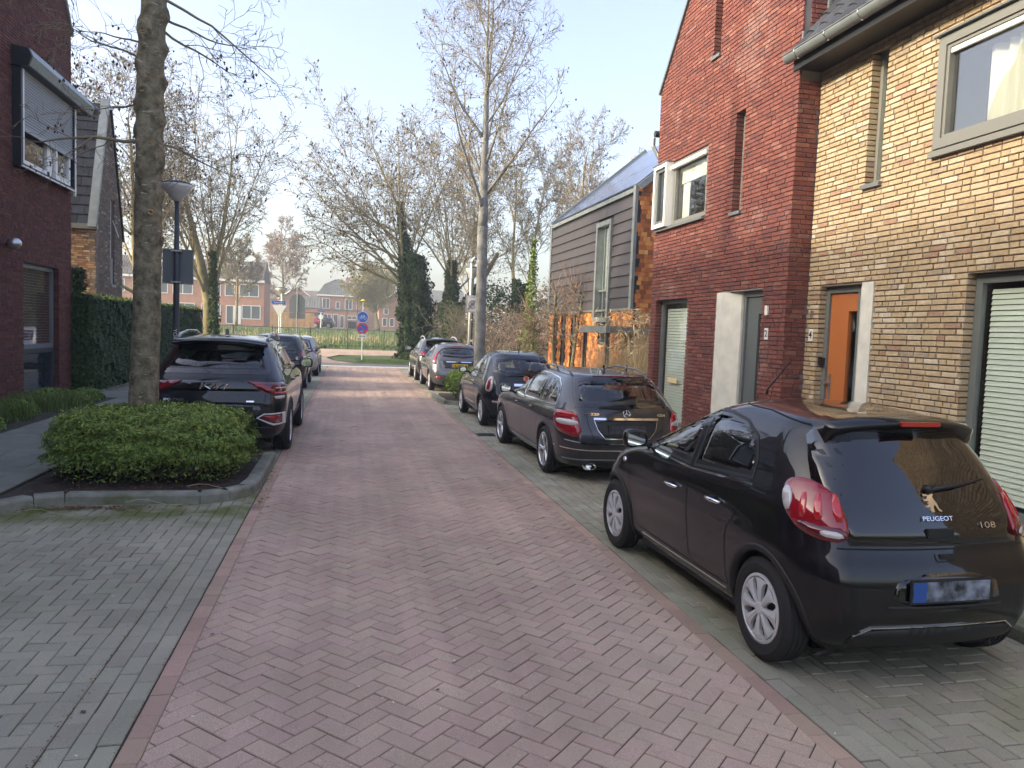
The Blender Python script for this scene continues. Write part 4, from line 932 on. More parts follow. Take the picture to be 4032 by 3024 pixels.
wall_sheet([(0, 0), (4, 0), (4, 4.45), (0, 4.45)], [], ((SX, SY + .018, 0), (-1, 0, 0), (0, 0, 1), (0, -1, 0)), .15, 'front_wall', 'mortar_dark', sh_)
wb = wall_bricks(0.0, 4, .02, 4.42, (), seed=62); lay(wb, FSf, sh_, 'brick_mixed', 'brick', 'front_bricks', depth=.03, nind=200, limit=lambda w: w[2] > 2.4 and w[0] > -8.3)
m = MB(); m.box(-11.1, SX - .2, SY + .2, SB - .05, 0, 4.4); P = [(x, SY + y, z) for x in (-11.1, SX - .17) for y, z in ((.05, 4.4), (1.2, 8.0), (2.55, 4.4))]; m.add(P, [(0, 1, 2), (5, 4, 3), (0, 3, 4, 1), (1, 4, 5, 2), (0, 2, 5, 3)]); m.build('roof', 'black', sh_)
FSr = ((SX - .16, SY - .03, 4.55), (-1, 0, 0), tuple(Vector((0, 1.15, 3.7)).normalized()), tuple(Vector((0, -3.7, 1.15)).normalized()))
tiles = []
MT['slate'] = pbr('slate', (.026, .029, .040), .8, spec=.2, island=.25, var=.25, vs=5)
for j in range(13):
    for i in range(11): a = i * .335 - (.17 if j % 2 else 0); tiles.append([(max(a, 0) + .003, j * .295), (a + .33, j * .295), (a + .33, j * .295 + .31), (max(a, 0) + .003, j * .295 + .31)])
V = []
for t in tiles:
    mb = MB(); o, u, v, n = [Vector(x) for x in FSr]; P = [o + u * a + v * b + n * (.035 if k < 2 else .008) for k, (a, b) in enumerate(t)]; P2 = [p - n * .02 for p in P]
    mb.add(P + P2, [(0, 1, 2, 3), (0, 4, 5, 1), (1, 5, 6, 2), (3, 7, 4, 0)]); mb.build('roof_tile', 'slate', sh_)
m = MB(); m.fbox(FSr, -.19, .03, -.1, 3.98, -.02, .09); m.build('verge', 'zinc', sh_); m = MB(); m.box(-11, SX + .05, SY - .12, SY + .02, 4.42, 4.56); m.build('eaves_trim', 'frame_taupe', sh_)
m = MB(); m.tube([(SX + .02, SB + .03, 4.35), (SX + .02, SY + 1.3, 8.12)], .04, 6); m.build('rear_verge', 'black', sh_)
wo = window('window', FSs, 1.35, 1.75, 3.75, 5.5, .1, sh_, 'white', .045); room(sh_, FSs, 1.35, 1.75, 3, 5.4, .5, -.2); m = MB(); m.fbox(FSs, 1.35, 1.75, 2.95, 3.75, -.1, -.04); m.build('panel', 'frame_grey', sh_); m = MB(); m.fbox(FSs, 1.32, 1.8, 2.86, 2.94, -.1, .04); m.build('sill', 'frame_taupe', sh_)
wo = window('window', FSs, 1.3, 1.8, 1.3, 2.5, .1, sh_, 'frame_grey', .05); room(sh_, FSs, 1.3, 1.8, 1.3, 2.5, .5, -.2)
m = MB(); m.tube([(SX - .05, SY + 1.72, 4.9), (SX + .12, SY + 1.75, 4.4)], .012, 6); m.build('window_stay', 'white', sh_)

# ============================================================ FAR HOUSES
MT['brick_far'] = pbr('brick_far', (.43, .215, .145), .9, var=.1, vs=2, bump=.2, bs=12)
MT['brick_far2'] = pbr('brick_far2', (.34, .18, .13), .9, var=.12, vs=2)
MT['rt_far'] = pbr('roof_far', (.14, .115, .095), .85, var=.15, vs=1)
MT['rt_grey'] = pbr('roof_far_grey', (.13, .135, .125), .8, var=.12, vs=1)
MT['rt_red'] = pbr('roof_far_red', (.27, .125, .085), .85, var=.12, vs=1)
MT['farglass'] = pbr('far_glass', (.10, .12, .13), .08, coat=.6)
MT['wood'] = pbr('wood_fence', (.42, .25, .11), .8, var=.2, vs=3, island=.14)
def fwin(fr, a0, a1, z0, z1, parent, mull=1, fr_c='white', w=.09):
    f = MB(); f.fbox(fr, a0, a1, z0, z0 + w, 0, .06); f.fbox(fr, a0, a1, z1 - w, z1, 0, .06); n = mull + 1
    for i in range(n + 1):
        x = a0 + (a1 - a0 - w) * i / n; f.fbox(fr, x, x + w, z0 + w, z1 - w, 0, .06)
    fo = f.build('window', fr_c, parent); g_ = MB(); g_.fbox(fr, a0 + w, a1 - w, z0 + w, z1 - w, .01, .02); g_.build('pane', 'farglass', fo); return fo
def ribbed_roof(name, P, fr_n, parent, mat, pitch=.3):
    """roof slab between eave line and ridge line with standing tile rows"""
    a, b, c, d = [Vector(p) for p in P]; m = MB(); n = Vector(fr_n).normalized(); m.add([a, b, c, d, a + n * .1, b + n * .1, c + n * .1, d + n * .1], [(0, 1, 2, 3), (7, 6, 5, 4), (0, 4, 5, 1), (1, 5, 6, 2), (2, 6, 7, 3), (3, 7, 4, 0)])
    L = (b - a).length; k = int(L / pitch)
    for i in range(k):
        p = a.lerp(b, (i + .5) / k) + n * .1; q2 = d.lerp(c, (i + .5) / k) + n * .1; m.tube([p, q2], .055, 4, caps=False)
    return m.build(name, mat, parent)
TY = 105.0; TZ = 1.6
FT = ((0, TY, TZ), (1, 0, 0), (0, 0, 1), (0, -1, 0))
te = []
for i, (x0, x1, lb) in enumerate(((-35.2, -27.2, 'pink brick terraced house furthest left across the field'), (-27.2, -19.1, 'pink brick terraced house behind the lamp post, across the field'), (-19.1, -11.0, 'pink brick end of terrace house with steep side gable, across the field'))):
    h = thing('terraced_house', (x0, TY, TZ), lb, 'house', None); te.append(h)
    m = MB(); m.box(x0, x1, TY, TY + 8, TZ - .3, TZ + 5.75); m.build('wall', 'brick_far', h)
    m = MB(); m.box(x0 - .05, x1 + .05, TY - .35, TY, TZ + 5.6, TZ + 5.9); m.build('eaves', 'white', h)
    rf_ = ribbed_roof('roof', [(x0, TY - .3, TZ + 5.9), (x1, TY - .3, TZ + 5.9), (x1, TY + 4.0, TZ + 8.5), (x0, TY + 4.0, TZ + 8.5)], (0, -.52, .85), h, 'rt_far')
    m = MB(); m.add([(x0, TY + 4.0, TZ + 8.55), (x1, TY + 4.0, TZ + 8.55), (x1, TY + 8.3, TZ + 5.85), (x0, TY + 8.3, TZ + 5.85), (x0, TY + .1, TZ + 5.7), (x1, TY + .1, TZ + 5.7)], [(0, 1, 2, 3), (0, 3, 4), (1, 5, 2)]); m.build('rear_roof', 'rt_far' if i == 2 else 'brick_far', h)
    w = x1 - x0
    for (a, b, z0, z1, k) in ((.05, .34, 3.7, 5.3, 1), (.40, .55, 3.7, 5.3, 0), (.62, .92, 3.7, 5.3, 1), (.05, .34, .8, 2.6, 1), (.66, .95, .8, 2.6, 1)): fwin(FT, x0 + w * a, x0 + w * b, z0, z1, h, k)
    fwin(FT, x0 + w * .42, x0 + w * .54, .1, 2.5, h, 0); m = MB(); m.fbox(FT, x0 + w * .54, x0 + w * .65, .1, 2.5, .0, .05); m.build('door', 'white', h)
    dm = MB(); dm.box(x0 + w * .3, x0 + w * .75, TY + .9, TY + 3.6, TZ + 6.4, TZ + 8.0); dm.build('dormer', 'white', h); fwin(((0, TY + .9, TZ), (1, 0, 0), (0, 0, 1), (0, -1, 0)), x0 + w * .32, x0 + w * .73, 6.7, 7.8, h, 2)
    m = MB(); m.box(x0 + .3, x0 + .9, TY + 3.7, TY + 4.3, TZ + 8.0, TZ + 9.6); m.build('chimney', 'brick_far2', h)
# garden fence, board by board
wf_ = thing('wooden_fence', (-9.6, 100, TZ), 'light brown wooden board fence beside the terrace across the field', 'fence')
for i in range(28):
    x = -9.7 + i * .19; m = MB(); m.box(x, x + .17, 100.0, 100.04, TZ - .1, TZ + 1.85 + random.gauss(0, .01)); m.build('board', 'wood', wf_)
# houses between
def box_house(name, loc, x0, x1, y0, y1, z1, lb, wall, roofm, ridge, ax='x', wins=(), hip=0):
    h = thing(name, loc, lb, 'house'); m = MB(); m.box(x0, x1, y0, y1, TZ - .3, z1); m.build('wall', wall, h); yc = (y0 + y1) / 2; xc = (x0 + x1) / 2
    if ax == 'x': P = [(x0 - .2, y0 - .2, z1), (x1 + .2, y0 - .2, z1), (x1 + .2 - hip, yc, ridge), (x0 - .2 + hip, yc, ridge)]; ribbed_roof('roof', P, (0, -.7, .7), h, roofm, .45); m = MB(); m.add([P[3], P[2], (x1 + .2, y1 + .2, z1), (x0 - .2, y1 + .2, z1), P[0], P[1]], [(0, 1, 2, 3), (0, 3, 4), (1, 5, 2)]); m.build('roof_rear', roofm, h)
    else:
        P = [(x0 - .3, y0 - .2, z1), (xc, y0 - .2, ridge), (x1 + .3, y0 - .2, z1)]; m = MB(); m.add([(p[0], y, p[2]) for y in (y0 - .01, y1) for p in ((x0, 0, z1), (xc, 0, ridge), (x1, 0, z1))], [(0, 1, 2), (5, 4, 3), (0, 3, 4, 1), (1, 4, 5, 2)]); m.build('gable', wall, h)
        m = MB(); m.add([(p[0], y, p[2] + t) for t in (.02, .16) for y in (y0 - .3, y1) for p in P], [(0, 1, 4, 3), (1, 2, 5, 4), (6, 9, 10, 7), (7, 10, 11, 8), (0, 6, 7, 1), (1, 7, 8, 2)]); m.build('roof', roofm, h)
        m = MB(); 
        for s in (0, 2): m.tube([(P[s][0], y0 - .32, P[s][2]), (P[1][0], y0 - .32, P[1][2])], .09, 4)
        m.build('barge_board', 'white', h)
    for w in wins: fwin(((0, y0, 0), (1, 0, 0), (0, 0, 1), (0, -1, 0)), *w[:4], h, w[4] if len(w) > 4 else 0)
    return h
box_house('far_house', (-10, 152, TZ), -13.2, -6.6, 152, 160, 6.6, 'house with orange roof and white barge board behind the round grey sign', 'brick_far2', 'rt_red', 9.2, 'y', [(-10.4, -9.4, 4, 5.6)])
box_house('far_shed', (-7.5, 145, TZ), -10.2, -5.4, 145, 149, 5.0, 'low grey roofed annex left of the mansard roofed house', 'brick_far', 'rt_grey', 7.2, 'x', [])
mh = thing('mansard_house', (-2.5, 150, TZ), 'brick house with broad grey mansard roof and white framed windows across the field', 'house')
mx0, mx1, my = -5.9, 1.3, 150.0
m = MB(); m.box(mx0, mx1, my, my + 8, TZ - .3, 7.6); m.build('wall', 'brick_far2', mh)
m = MB(); m.box(mx0 - .2, mx1 + .2, my - .4, my + 8, 7.6, 7.85); m.build('eaves', 'white', mh)
ribbed_roof('roof', [(mx0 - .2, my - .3, 7.85), (mx1 + .2, my - .3, 7.85), (mx1 - 1.0, my + 1.0, 9.7), (mx0 + 1.0, my + 1.0, 9.7)], (0, -.83, .55), mh, 'rt_grey', .4)
ribbed_roof('roof', [(mx0 + 1.0, my + 1.0, 9.75), (mx1 - 1.0, my + 1.0, 9.75), (mx1 - 3.0, my + 4, 10.9), (mx0 + 3.0, my + 4, 10.9)], (0, -.36, .93), mh, 'rt_grey', .4)
m = MB(); m.add([(mx0 - .2, my - .3, 7.85), (mx0 + 1, my + 1, 9.75), (mx0 + 3, my + 4, 10.95), (mx0 + 1, my + 7, 9.7), (mx0 - .2, my + 8, 7.85), (mx1 + .2, my - .3, 7.85), (mx1 - 1, my + 1, 9.75), (mx1 - 3, my + 4, 10.95), (mx1 - 1, my + 7, 9.7), (mx1 + .2, my + 8, 7.85)], [(0, 1, 2, 3, 4), (5, 6, 7, 8, 9), (2, 7, 8, 3), (3, 8, 9, 4)]); m.build('roof_sides', 'rt_grey', mh)
FM = ((0, my, 0), (1, 0, 0), (0, 0, 1), (0, -1, 0))
for w in ((-5.1, -3.7, 5.2, 7.2, 1), (-.9, .5, 5.2, 7.2, 1), (-2.6, -1.8, 5.2, 6.6, 0)): fwin(FM, *w[:4], mh, w[4])
V_ = [Vector(p) for p in ((-2.6, my + .1, 8.3), (-1.4, my + .1, 8.3), (-1.4, my + .75, 9.3), (-2.6, my + .75, 9.3))]; m = MB(); V_ = [v + Vector((0, -.12, .1)) for v in V_]; m.add(V_ + [v + Vector((0, .1, -.07)) for v in V_], [(0, 1, 2, 3), (0, 4, 5, 1), (1, 5, 6, 2), (3, 2, 6, 7), (0, 3, 7, 4)]); m.build('skylight', 'farglass', mh)
m = MB(); m.box(-.9, -.2, 156, 156.7, 9, 11.6); m.build('chimney', 'brick_far2', mh)
an = thing('flat_annex', (-2, 143, TZ), 'flat roofed brick annex with tall dark glazing in front of the mansard house', 'building')
m = MB(); m.box(-5.6, 1.8, 143, 149.5, TZ - .3, 4.7); m.build('wall', 'brick_far', an); m = MB(); m.box(-5.8, 2.0, 142.8, 149.5, 4.7, 5.0); m.build('roof', 'rt_grey', an)
FA = ((0, 143, 0), (1, 0, 0), (0, 0, 1), (0, -1, 0))
for w in ((-4.6, -3.2, 1.6, 4.1, 1), (-2.9, -2.0, 1.6, 4.1, 0), (-1.7, -.9, 1.6, 3.9, 0), (-.4, 1.3, 3.2, 3.9, 1)): fwin(FA, *w[:4], an, w[4])
gc = thing('garage', (-7, 141, TZ), 'low dark garage beyond the wooden fence and the far parked cars', 'garage'); m = MB(); m.box(-9.6, -5.0, 141, 144, TZ - .2, 4.0); m.build('wall', 'rt_grey', gc); m = MB(); m.box(-9.9, -4.8, 140.8, 144.2, 4.0, 4.2); m.build('roof', 'black', gc)
box_house('far_house', (6, 130, TZ), 4.8, 10.5, 130, 138, 5.4, 'red brick house with gable half hidden by the round crowned tree', 'brick_far2', 'rt_red', 8.2, 'y', [(5.4, 6.2, 2.2, 3.6), (6.6, 7.4, 2.2, 3.6), (5.6, 6.4, 4.2, 5.2)])
box_house('far_house', (5, 162, TZ), 1.6, 24, 162, 170, 7.5, 'long brown roof behind the round crowned tree', 'brick_far2', 'rt_grey', 10.4, 'x', [])
box_house('far_house', (-16, 175, TZ), -24, -4, 175, 183, 7.4, 'low red roofed row on the skyline between the terrace and the mansard house', 'brick_far2', 'rt_far', 9.6, 'x', [])
# ============================================================ CARS
MT['paint_black'] = pbr('car_paint_black', (.005, .005, .006), .4, coat=1, spec=.15, bump=0)
MT['paint_navy'] = pbr('car_paint_night', (.008, .009, .014), .4, .2, coat=1, spec=.2)
MT['paint_grey'] = pbr('car_paint_darkgrey', (.035, .036, .042), .32, .5, coat=1)
MT['paint_mid'] = pbr('car_paint_grey', (.13, .135, .145), .32, .6, coat=1)
MT['paint_silver'] = pbr('car_paint_silver', (.33, .34, .36), .32, .6, coat=1)
MT['paint_red'] = pbr('car_paint_red', (.28, .012, .02), .3, .2, coat=1)
MT['gloss_black'] = pbr('gloss_black', (.004, .004, .005), .06, coat=1)
MT['plastic'] = pbr('black_plastic', (.016, .016, .017), .5)
MT['seam'] = pbr('seam', (.001, .001, .001), .9)
MT['lamp_red'] = pbr('lamp_red', (.27, .006, .014), .08, coat=1)
MT['lamp_dark'] = pbr('lamp_dark_red', (.10, .004, .008), .08, coat=1)
MT['lamp_clear'] = pbr('lamp_clear', (.55, .52, .50), .1, coat=1)
MT['lamp_bright'] = pbr('lamp_bright_red', (.48, .012, .02), .1, coat=1)
MT['alloy'] = pbr('alloy', (.66, .67, .68), .3, .6)
MT['hubcap'] = pbr('hubcap', (.62, .63, .64), .35, .2)
MT['plate_y'] = pbr('plate_yellow', (.78, .52, .03), .4)
MT['plate_b'] = pbr('plate_blue', (.03, .09, .32), .4)
MT['plate_dim'] = pbr('plate_obscured', (.17, .19, .23), .45, var=.9, vs=14)
MT['plate_dark'] = pbr('plate_dark', (.06, .06, .075), .35, var=.5, vs=16)
MT['seat'] = pbr('car_seat', (.13, .14, .15), .85)
MT['mirror'] = pbr('mirror_glass', (.75, .78, .8), .02, 1)
def pchip(x, y, xq):
    x = np.asarray(x, float); y = np.asarray(y, float); h = np.diff(x); d = np.diff(y) / h; n = len(x); m = np.zeros(n)
    for i in range(1, n - 1):
        if d[i - 1] * d[i] > 0: w1, w2 = 2 * h[i] + h[i - 1], h[i] + 2 * h[i - 1]; m[i] = (w1 + w2) / (w1 / d[i - 1] + w2 / d[i])
    m[0], m[-1] = d[0], d[-1]
    i = np.clip(np.searchsorted(x, xq) - 1, 0, n - 2); t = (xq - x[i]) / h[i]
    return (2 * t**3 - 3 * t**2 + 1) * y[i] + (t**3 - 2 * t**2 + t) * h[i] * m[i] + (-2 * t**3 + 3 * t**2) * y[i + 1] + (t**3 - t**2) * h[i] * m[i + 1]
def chaikin(p, it=2, closed=True):
    for _ in range(it):
        q2 = []; n = len(p)
        for i in range(n if closed else n - 1):
            a, b = p[i], p[(i + 1) % n]; q2 += [tuple(.75 * u + .25 * v for u, v in zip(a, b)), tuple(.25 * u + .75 * v for u, v in zip(a, b))]
        p = q2 if closed else [p[0]] + q2 + [p[-1]]
    return p
def pip(x, y, poly):
    c = False; j = len(poly) - 1
    for i in range(len(poly)):
        if (poly[i][1] > y) != (poly[j][1] > y) and x < (poly[j][0] - poly[i][0]) * (y - poly[i][1]) / (poly[j][1] - poly[i][1]) + poly[i][0]: c = not c
        j = i
    return c
class Car:
    """body = stack of plan outlines over height; everything else is laid on its surface"""
    def __init__(s, label, cat_, L, lev, wheels, paint, bow=.05, ar=(.2, .28), bend=None, belt=.9, name='parked_car', group='cars parked along both sides of the street', wr=.3, arch=None, crown=.0, pf=.30, tumble=None, nose=.10):
        s.root = thing(name, (0, 0, 0), label, cat_, group); s.L = L; s.paint = paint; s.wr = wr; s.wy = wheels
        lev = np.array(lev, float); z = lev[:, 0]; s.H = z[-1]
        # sample heights by profile arc length
        zz = np.linspace(z[0], z[-1], 400); w = pchip(z, lev[:, 1], zz); yr = pchip(z, lev[:, 2], zz); yf = pchip(z, lev[:, 3], zz)
        arc = np.r_[0, np.cumsum(np.sqrt(np.diff(zz)**2 + np.diff(w)**2 + np.diff(yr)**2 * .6 + np.diff(yf)**2 * .15))]; NZ = 84
        Z = np.interp(np.linspace(0, arc[-1], NZ), arc, zz); W = np.interp(Z, zz, w); YR = np.interp(Z, zz, yr); YF = np.interp(Z, zz, yf)
        if lev.shape[1] > 4: AR = np.interp(Z, z, lev[:, 4]); BR = np.interp(Z, z, lev[:, 5])
        else: AR = np.full(NZ, ar[0]); BR = np.full(NZ, ar[1])
        nr, nc, ns, nf, ncf = 10, 12, 56, 8, 10; rings = []
        for k in range(NZ):
            wz, a, b = W[k], min(AR[k], W[k] * .7), min(BR[k], (YF[k] - YR[k]) * .3); y0, y1 = YR[k], YF[k]
            P = []
            for i in range(nr): x = (wz - a) * i / nr; P.append((x, y0 + bow * (x / wz)**2))
            yc = y0 + bow * ((wz - a) / wz)**2
            for i in range(nc): t = math.pi / 2 * i / nc; P.append((wz - a + a * math.sin(t), yc + b * (1 - math.cos(t))))
            af, bf = min(.32, wz * .6), min(.4, (y1 - y0) * .3); yb = y1 - nose - bf
            for i in range(ns):
                t = i / ns; y = yc + b + (yb - yc - b) * t; P.append((wz, y))
            for i in range(ncf): t = math.pi / 2 * i / ncf; P.append((wz - af * (1 - math.cos(t)), yb + bf * math.sin(t)))
            for i in range(nf + 1): x = (wz - af) * (1 - i / nf); P.append((x, yb + bf + nose * (1 - (x / (wz - af + 1e-6))**2)))
            Q = []
            for x, y in P:
                u = (y - s.L * .48) / (s.L / 2); x *= 1 - .035 * max(0, -u)**2.5 - .05 * max(0, u)**2.5
                for yw in wheels: 
                    x += (x / (wz + 1e-6)) ** 6 * .022 * math.exp(-((y - yw) / .40)**2) * math.exp(-((Z[k] - .48) / .26)**2)
                zc = Z[k] - .012 * (x / wz)**2 * 0
                if bend: zc += float(np.interp(y, [b_[0] for b_ in bend], [b_[1] for b_ in bend])) * min(1, max(0, (Z[k] - belt) / (s.H - belt)))
                Q.append((x, y, zc))
            rings.append(Q)
        m = len(rings[0]); V = []
        for Q in rings:
            V += Q + [(-x, y, z_) for x, y, z_ in Q[1:-1]][::-1]
        n2 = 2 * m - 2; F = []
        for k in range(NZ - 1):
            for j in range(n2): F.append((k * n2 + j, k * n2 + (j + 1) % n2, (k + 1) * n2 + (j + 1) % n2, (k + 1) * n2 + j))
        for kk, rev in ((0, True), (NZ - 1, False)):
            for j in range(m - 1):
                a, b = kk * n2 + j, kk * n2 + j + 1; c, d = kk * n2 + (n2 - j - 1) % n2, kk * n2 + (n2 - j) % n2
                f = (a, b, c, d) if j > 0 else (a, b, c)
                if j == m - 2: f = (a, b, d)
                F.append(f[::-1] if rev else f)
        s.V = [Vector(v) for v in V]; s.F = F; s.bvh = BVHTree.FromPolygons(s.V, F, all_triangles=False); s.holes = []
    def hit(s, view, a, b):
        if view == 'rear': o, d = Vector((a, -2, b)), Vector((0, 1, 0))
        elif view == 'L': o, d = Vector((-3, a, b)), Vector((1, 0, 0))
        elif view == 'R': o, d = Vector((3, a, b)), Vector((-1, 0, 0))
        elif view == 'top': o, d = Vector((a, b, 4)), Vector((0, 0, -1))
        elif view == 'front': o, d = Vector((a, s.L + 2, b)), Vector((0, -1, 0))
        elif view[0] == 'cyl':
            t = R(a); dr = Vector((view[3] * math.sin(t), -math.cos(t), 0)); o = Vector((view[3] * view[1], view[2], b)) + dr * 3; d = -dr
        p, n, i, ds = s.bvh.ray_cast(o, d)
        if p is None: p, n, i, ds = s.bvh.find_nearest(o + d * (2.0 if view in ('rear', 'front') else 2.2))
        if n.dot(d) > 0: n = -n
        return p, n
    def patch(s, name, poly, view, mat, off=.004, th=.012, bulge=0, parent=None, grid=.05, smooth=True, bw=.05):
        xs = [p[0] for p in poly]; ys_ = [p[1] for p in poly]; sx = 60. if view[0] == 'cyl' else 1.
        pts = [Vector((p[0] / sx, p[1])) for p in poly]; dense = []
        for i in range(len(pts)):
            a, b = pts[i], pts[(i + 1) % len(pts)]; k = max(1, int((b - a).length / (grid * .9)))
            for j in range(k): dense.append(a.lerp(b, j / k))
        nb = len(dense); inner = []; pl = [(p.x, p.y) for p in dense]
        x = min(xs) / sx
        while x < max(xs) / sx:
            y = min(ys_)
            while y < max(ys_):
                if pip(x, y, pl) and min((Vector((x, y)) - q2).length for q2 in dense) > grid * .35: inner.append(Vector((x, y)))
                y += grid
            x += grid
        vs, es, fs, *_ = geometry.delaunay_2d_cdt(dense + inner, [], [list(range(nb))], 1, 1e-5)
        V = []; dd = [Vector(p) for p in dense]
        for v in vs:
            p, n = s.hit(view, v.x * sx, v.y); d = min((v - q2).length for q2 in dd)
            V.append(p + n * (off + bulge * min(1, d / bw)**.5))
        n0 = len(V); nrm = [s.hit(view, v.x * sx, v.y)[1] for v in vs]; V2 = [p - n * th for p, n in zip(V, nrm)]
        cnt = {}
        for f in fs:
            for i in range(len(f)):
                e = (f[i], f[(i + 1) % len(f)]); k = tuple(sorted(e)); cnt.setdefault(k, []).append(e)
        F = [tuple(f) for f in fs]
        for k, e in cnt.items():
            if len(e) == 1: a, b = e[0]; F.append((b, a, a + n0, b + n0))
        o = mesh(name, [tuple(v) for v in V + V2], F, mat, parent or s.root, smooth=False, local=True)
        if smooth:
            sm = np.zeros(len(o.data.polygons), bool); sm[:len(fs)] = True; o.data.polygons.foreach_set('use_smooth', sm)
        return o
    def ring(s, name, outer, inner, view, mat, off=.004, parent=None, grid=.06, th=.01):
        """band between two outlines with equal point counts"""
        n = len(outer); O = []; I = []
        for i in range(n):
            a, b, c, d = outer[i], outer[(i + 1) % n], inner[i], inner[(i + 1) % n]; k = max(1, int(math.hypot(a[0] - b[0], a[1] - b[1]) / grid))
            for j in range(k): t = j / k; O.append((a[0] + (b[0] - a[0]) * t, a[1] + (b[1] - a[1]) * t)); I.append((c[0] + (d[0] - c[0]) * t, c[1] + (d[1] - c[1]) * t))
        V = []; N_ = len(O); rows_ = 3
        for r in range(rows_):
            for i in range(N_):
                t = r / (rows_ - 1); p, nn = s.hit(view, O[i][0] * (1 - t) + I[i][0] * t, O[i][1] * (1 - t) + I[i][1] * t); V.append(p + nn * off)
        for r in (0, rows_ - 1):
            for i in range(N_):
                p, nn = s.hit(view, *(O[i] if r == 0 else I[i])); V.append(p - nn * th)
        F = []
        for r in range(rows_ - 1):
            for i in range(N_): F.append((r * N_ + i, r * N_ + (i + 1) % N_, (r + 1) * N_ + (i + 1) % N_, (r + 1) * N_ + i))
        for i in range(N_): F.append((3 * N_ + i, 3 * N_ + (i + 1) % N_, (i + 1) % N_, i)); F.append((2 * N_ + i, 2 * N_ + (i + 1) % N_, 4 * N_ + (i + 1) % N_, 4 * N_ + i))
        return mesh(name, [tuple(v) for v in V], F, mat, parent or s.root, smooth=False, local=True)
    def seam(s, pts, view, w=.007, mat='seam', name='panel_gap', off=.0015, parent=None, closed=False, r=None):
        P = []
        pts = pts + [pts[0]] if closed else pts
        for a, b in zip(pts, pts[1:]):
            k = max(1, int(math.hypot(a[0] - b[0], (a[1] - b[1])) / .04)) if view[0] != 'cyl' else 8
            for j in range(k): t = j / k; P.append((a[0] + (b[0] - a[0]) * t, a[1] + (b[1] - a[1]) * t))
        P.append(pts[-1]); V = []; F = []; H = [s.hit(view, *p) for p in P]
        for i, (p, n) in enumerate(H):
            d = (H[min(i + 1, len(H) - 1)][0] - H[max(i - 1, 0)][0]).normalized(); sd = d.cross(n).normalized()
            if r: 
                for q2 in (sd * w / 2 - n * .004, sd * w / 2 + n * r, -sd * w / 2 + n * r, -sd * w / 2 - n * .004): V.append(p + q2)
            else: V.append(p + n * off + sd * w / 2); V.append(p + n * off - sd * w / 2)
        m = 4 if r else 2
        for i in range(len(H) - 1):
            for j in range(m - 1): F.append((i * m + j, i * m + j + 1, (i + 1) * m + j + 1, (i + 1) * m + j))
        if r: F.append((0, 1, 2, 3)); F.append(tuple((len(H) - 1) * m + j for j in (3, 2, 1, 0)))
        return mesh(name, [tuple(v) for v in V], F, mat, parent or s.root, local=True)
    def glaze(s, outline, inner, view, name='window', glass='carglass', off=.003, frit=None, trim=None):
        frit = frit or ('plastic' if view in ('L', 'R') else 'gloss_black')
        s.holes.append((view, off_poly(inner, .028)))
        fo = s.ring(name, outline, inner, view, frit, off)
        s.patch('pane', inner, view, glass, off=off - .004, th=.002, parent=fo, grid=.09)
        if trim:
            s.seam([tuple(p) for p in outline], view, .016, trim, 'trim_strip', parent=fo, closed=True, r=.007)
        return fo
    def body(s, cut_arch=True):
        keep = []
        for f in s.F:
            c = sum((s.V[i] for i in f), Vector()) / len(f); ok = True
            n = (s.V[f[1]] - s.V[f[0]]).cross(s.V[f[2]] - s.V[f[1]])
            for yw in s.wy:
                if abs(c.x) > .45 and (c.y - yw)**2 + (c.z - s.wr)**2 < (s.wr + .045)**2: ok = False
            if ok:
                for view, poly in s.holes:
                    if view == 'rear' and c.y < s.L * .35 and pip(c.x, c.z, poly): ok = False
                    if view == 'front' and c.y > s.L * .5 and pip(c.x, c.z, poly): ok = False
                    if view == 'L' and c.x < -.2 and pip(c.y, c.z, poly): ok = False
                    if view == 'R' and c.x > .2 and pip(c.y, c.z, poly): ok = False
                    if not ok: break
            if ok: keep.append(f)
        o = mesh('body', [tuple(v) for v in s.V], keep, s.paint, s.root, smooth=True, local=True)
        # wheel arches: lip + inner well
        for sd, vw in ((-1, 'L'), (1, 'R')):
            for yw in s.wy:
                aa = [R(-38 + 256 * i / 28) for i in range(29)]; V = []; F = []
                for i, t in enumerate(aa):
                    for rr, off in ((s.wr + .075, .002), (s.wr + .072, .010), (s.wr + .038, .008)):
                        y, z = yw + rr * math.cos(t), max(s.wr + rr * math.sin(t), .13); p, n = s.hit(vw, y, max(z, .2)); V.append((p.x + sd * off, y, z))
                    y, z = yw + (s.wr + .036) * math.cos(t), max(s.wr + (s.wr + .036) * math.sin(t), .13); p, n = s.hit(vw, y, max(z, .2)); V.append((p.x - sd * .05, y, z)); V.append((sd * .42, y, z))
                for i in range(28):
                    for j in range(4): F.append((i * 5 + j, i * 5 + j + 1, (i + 1) * 5 + j + 1, (i + 1) * 5 + j))
                mesh('wheel_arch', V, F, 'plastic' if s.archm is None else s.archm, s.root, smooth=True, local=True)
        u = MB(); w = .60; u.box(-w, w, .32, s.L - .40, .15, .24); w = .70; u.box(-w, w, s.wy[0] + s.wr + .12, s.wy[1] - s.wr - .12, .16, .26); u.box(-.45, .45, .35, s.L - .4, .2, .5); u.build('underbody', 'black', s.root, local=True)  # underbody hung low and wide to cut light and deepen the shade beneath
        u = MB(); u.box(-w, w, .55, s.L - 1.0, s.beltz - .38, s.beltz - .34); u.box(-w, w, s.L - 1.35, s.L - 1.05, s.beltz - .35, s.beltz - .02); it = u.build('interior', 'room', s.root, local=True)
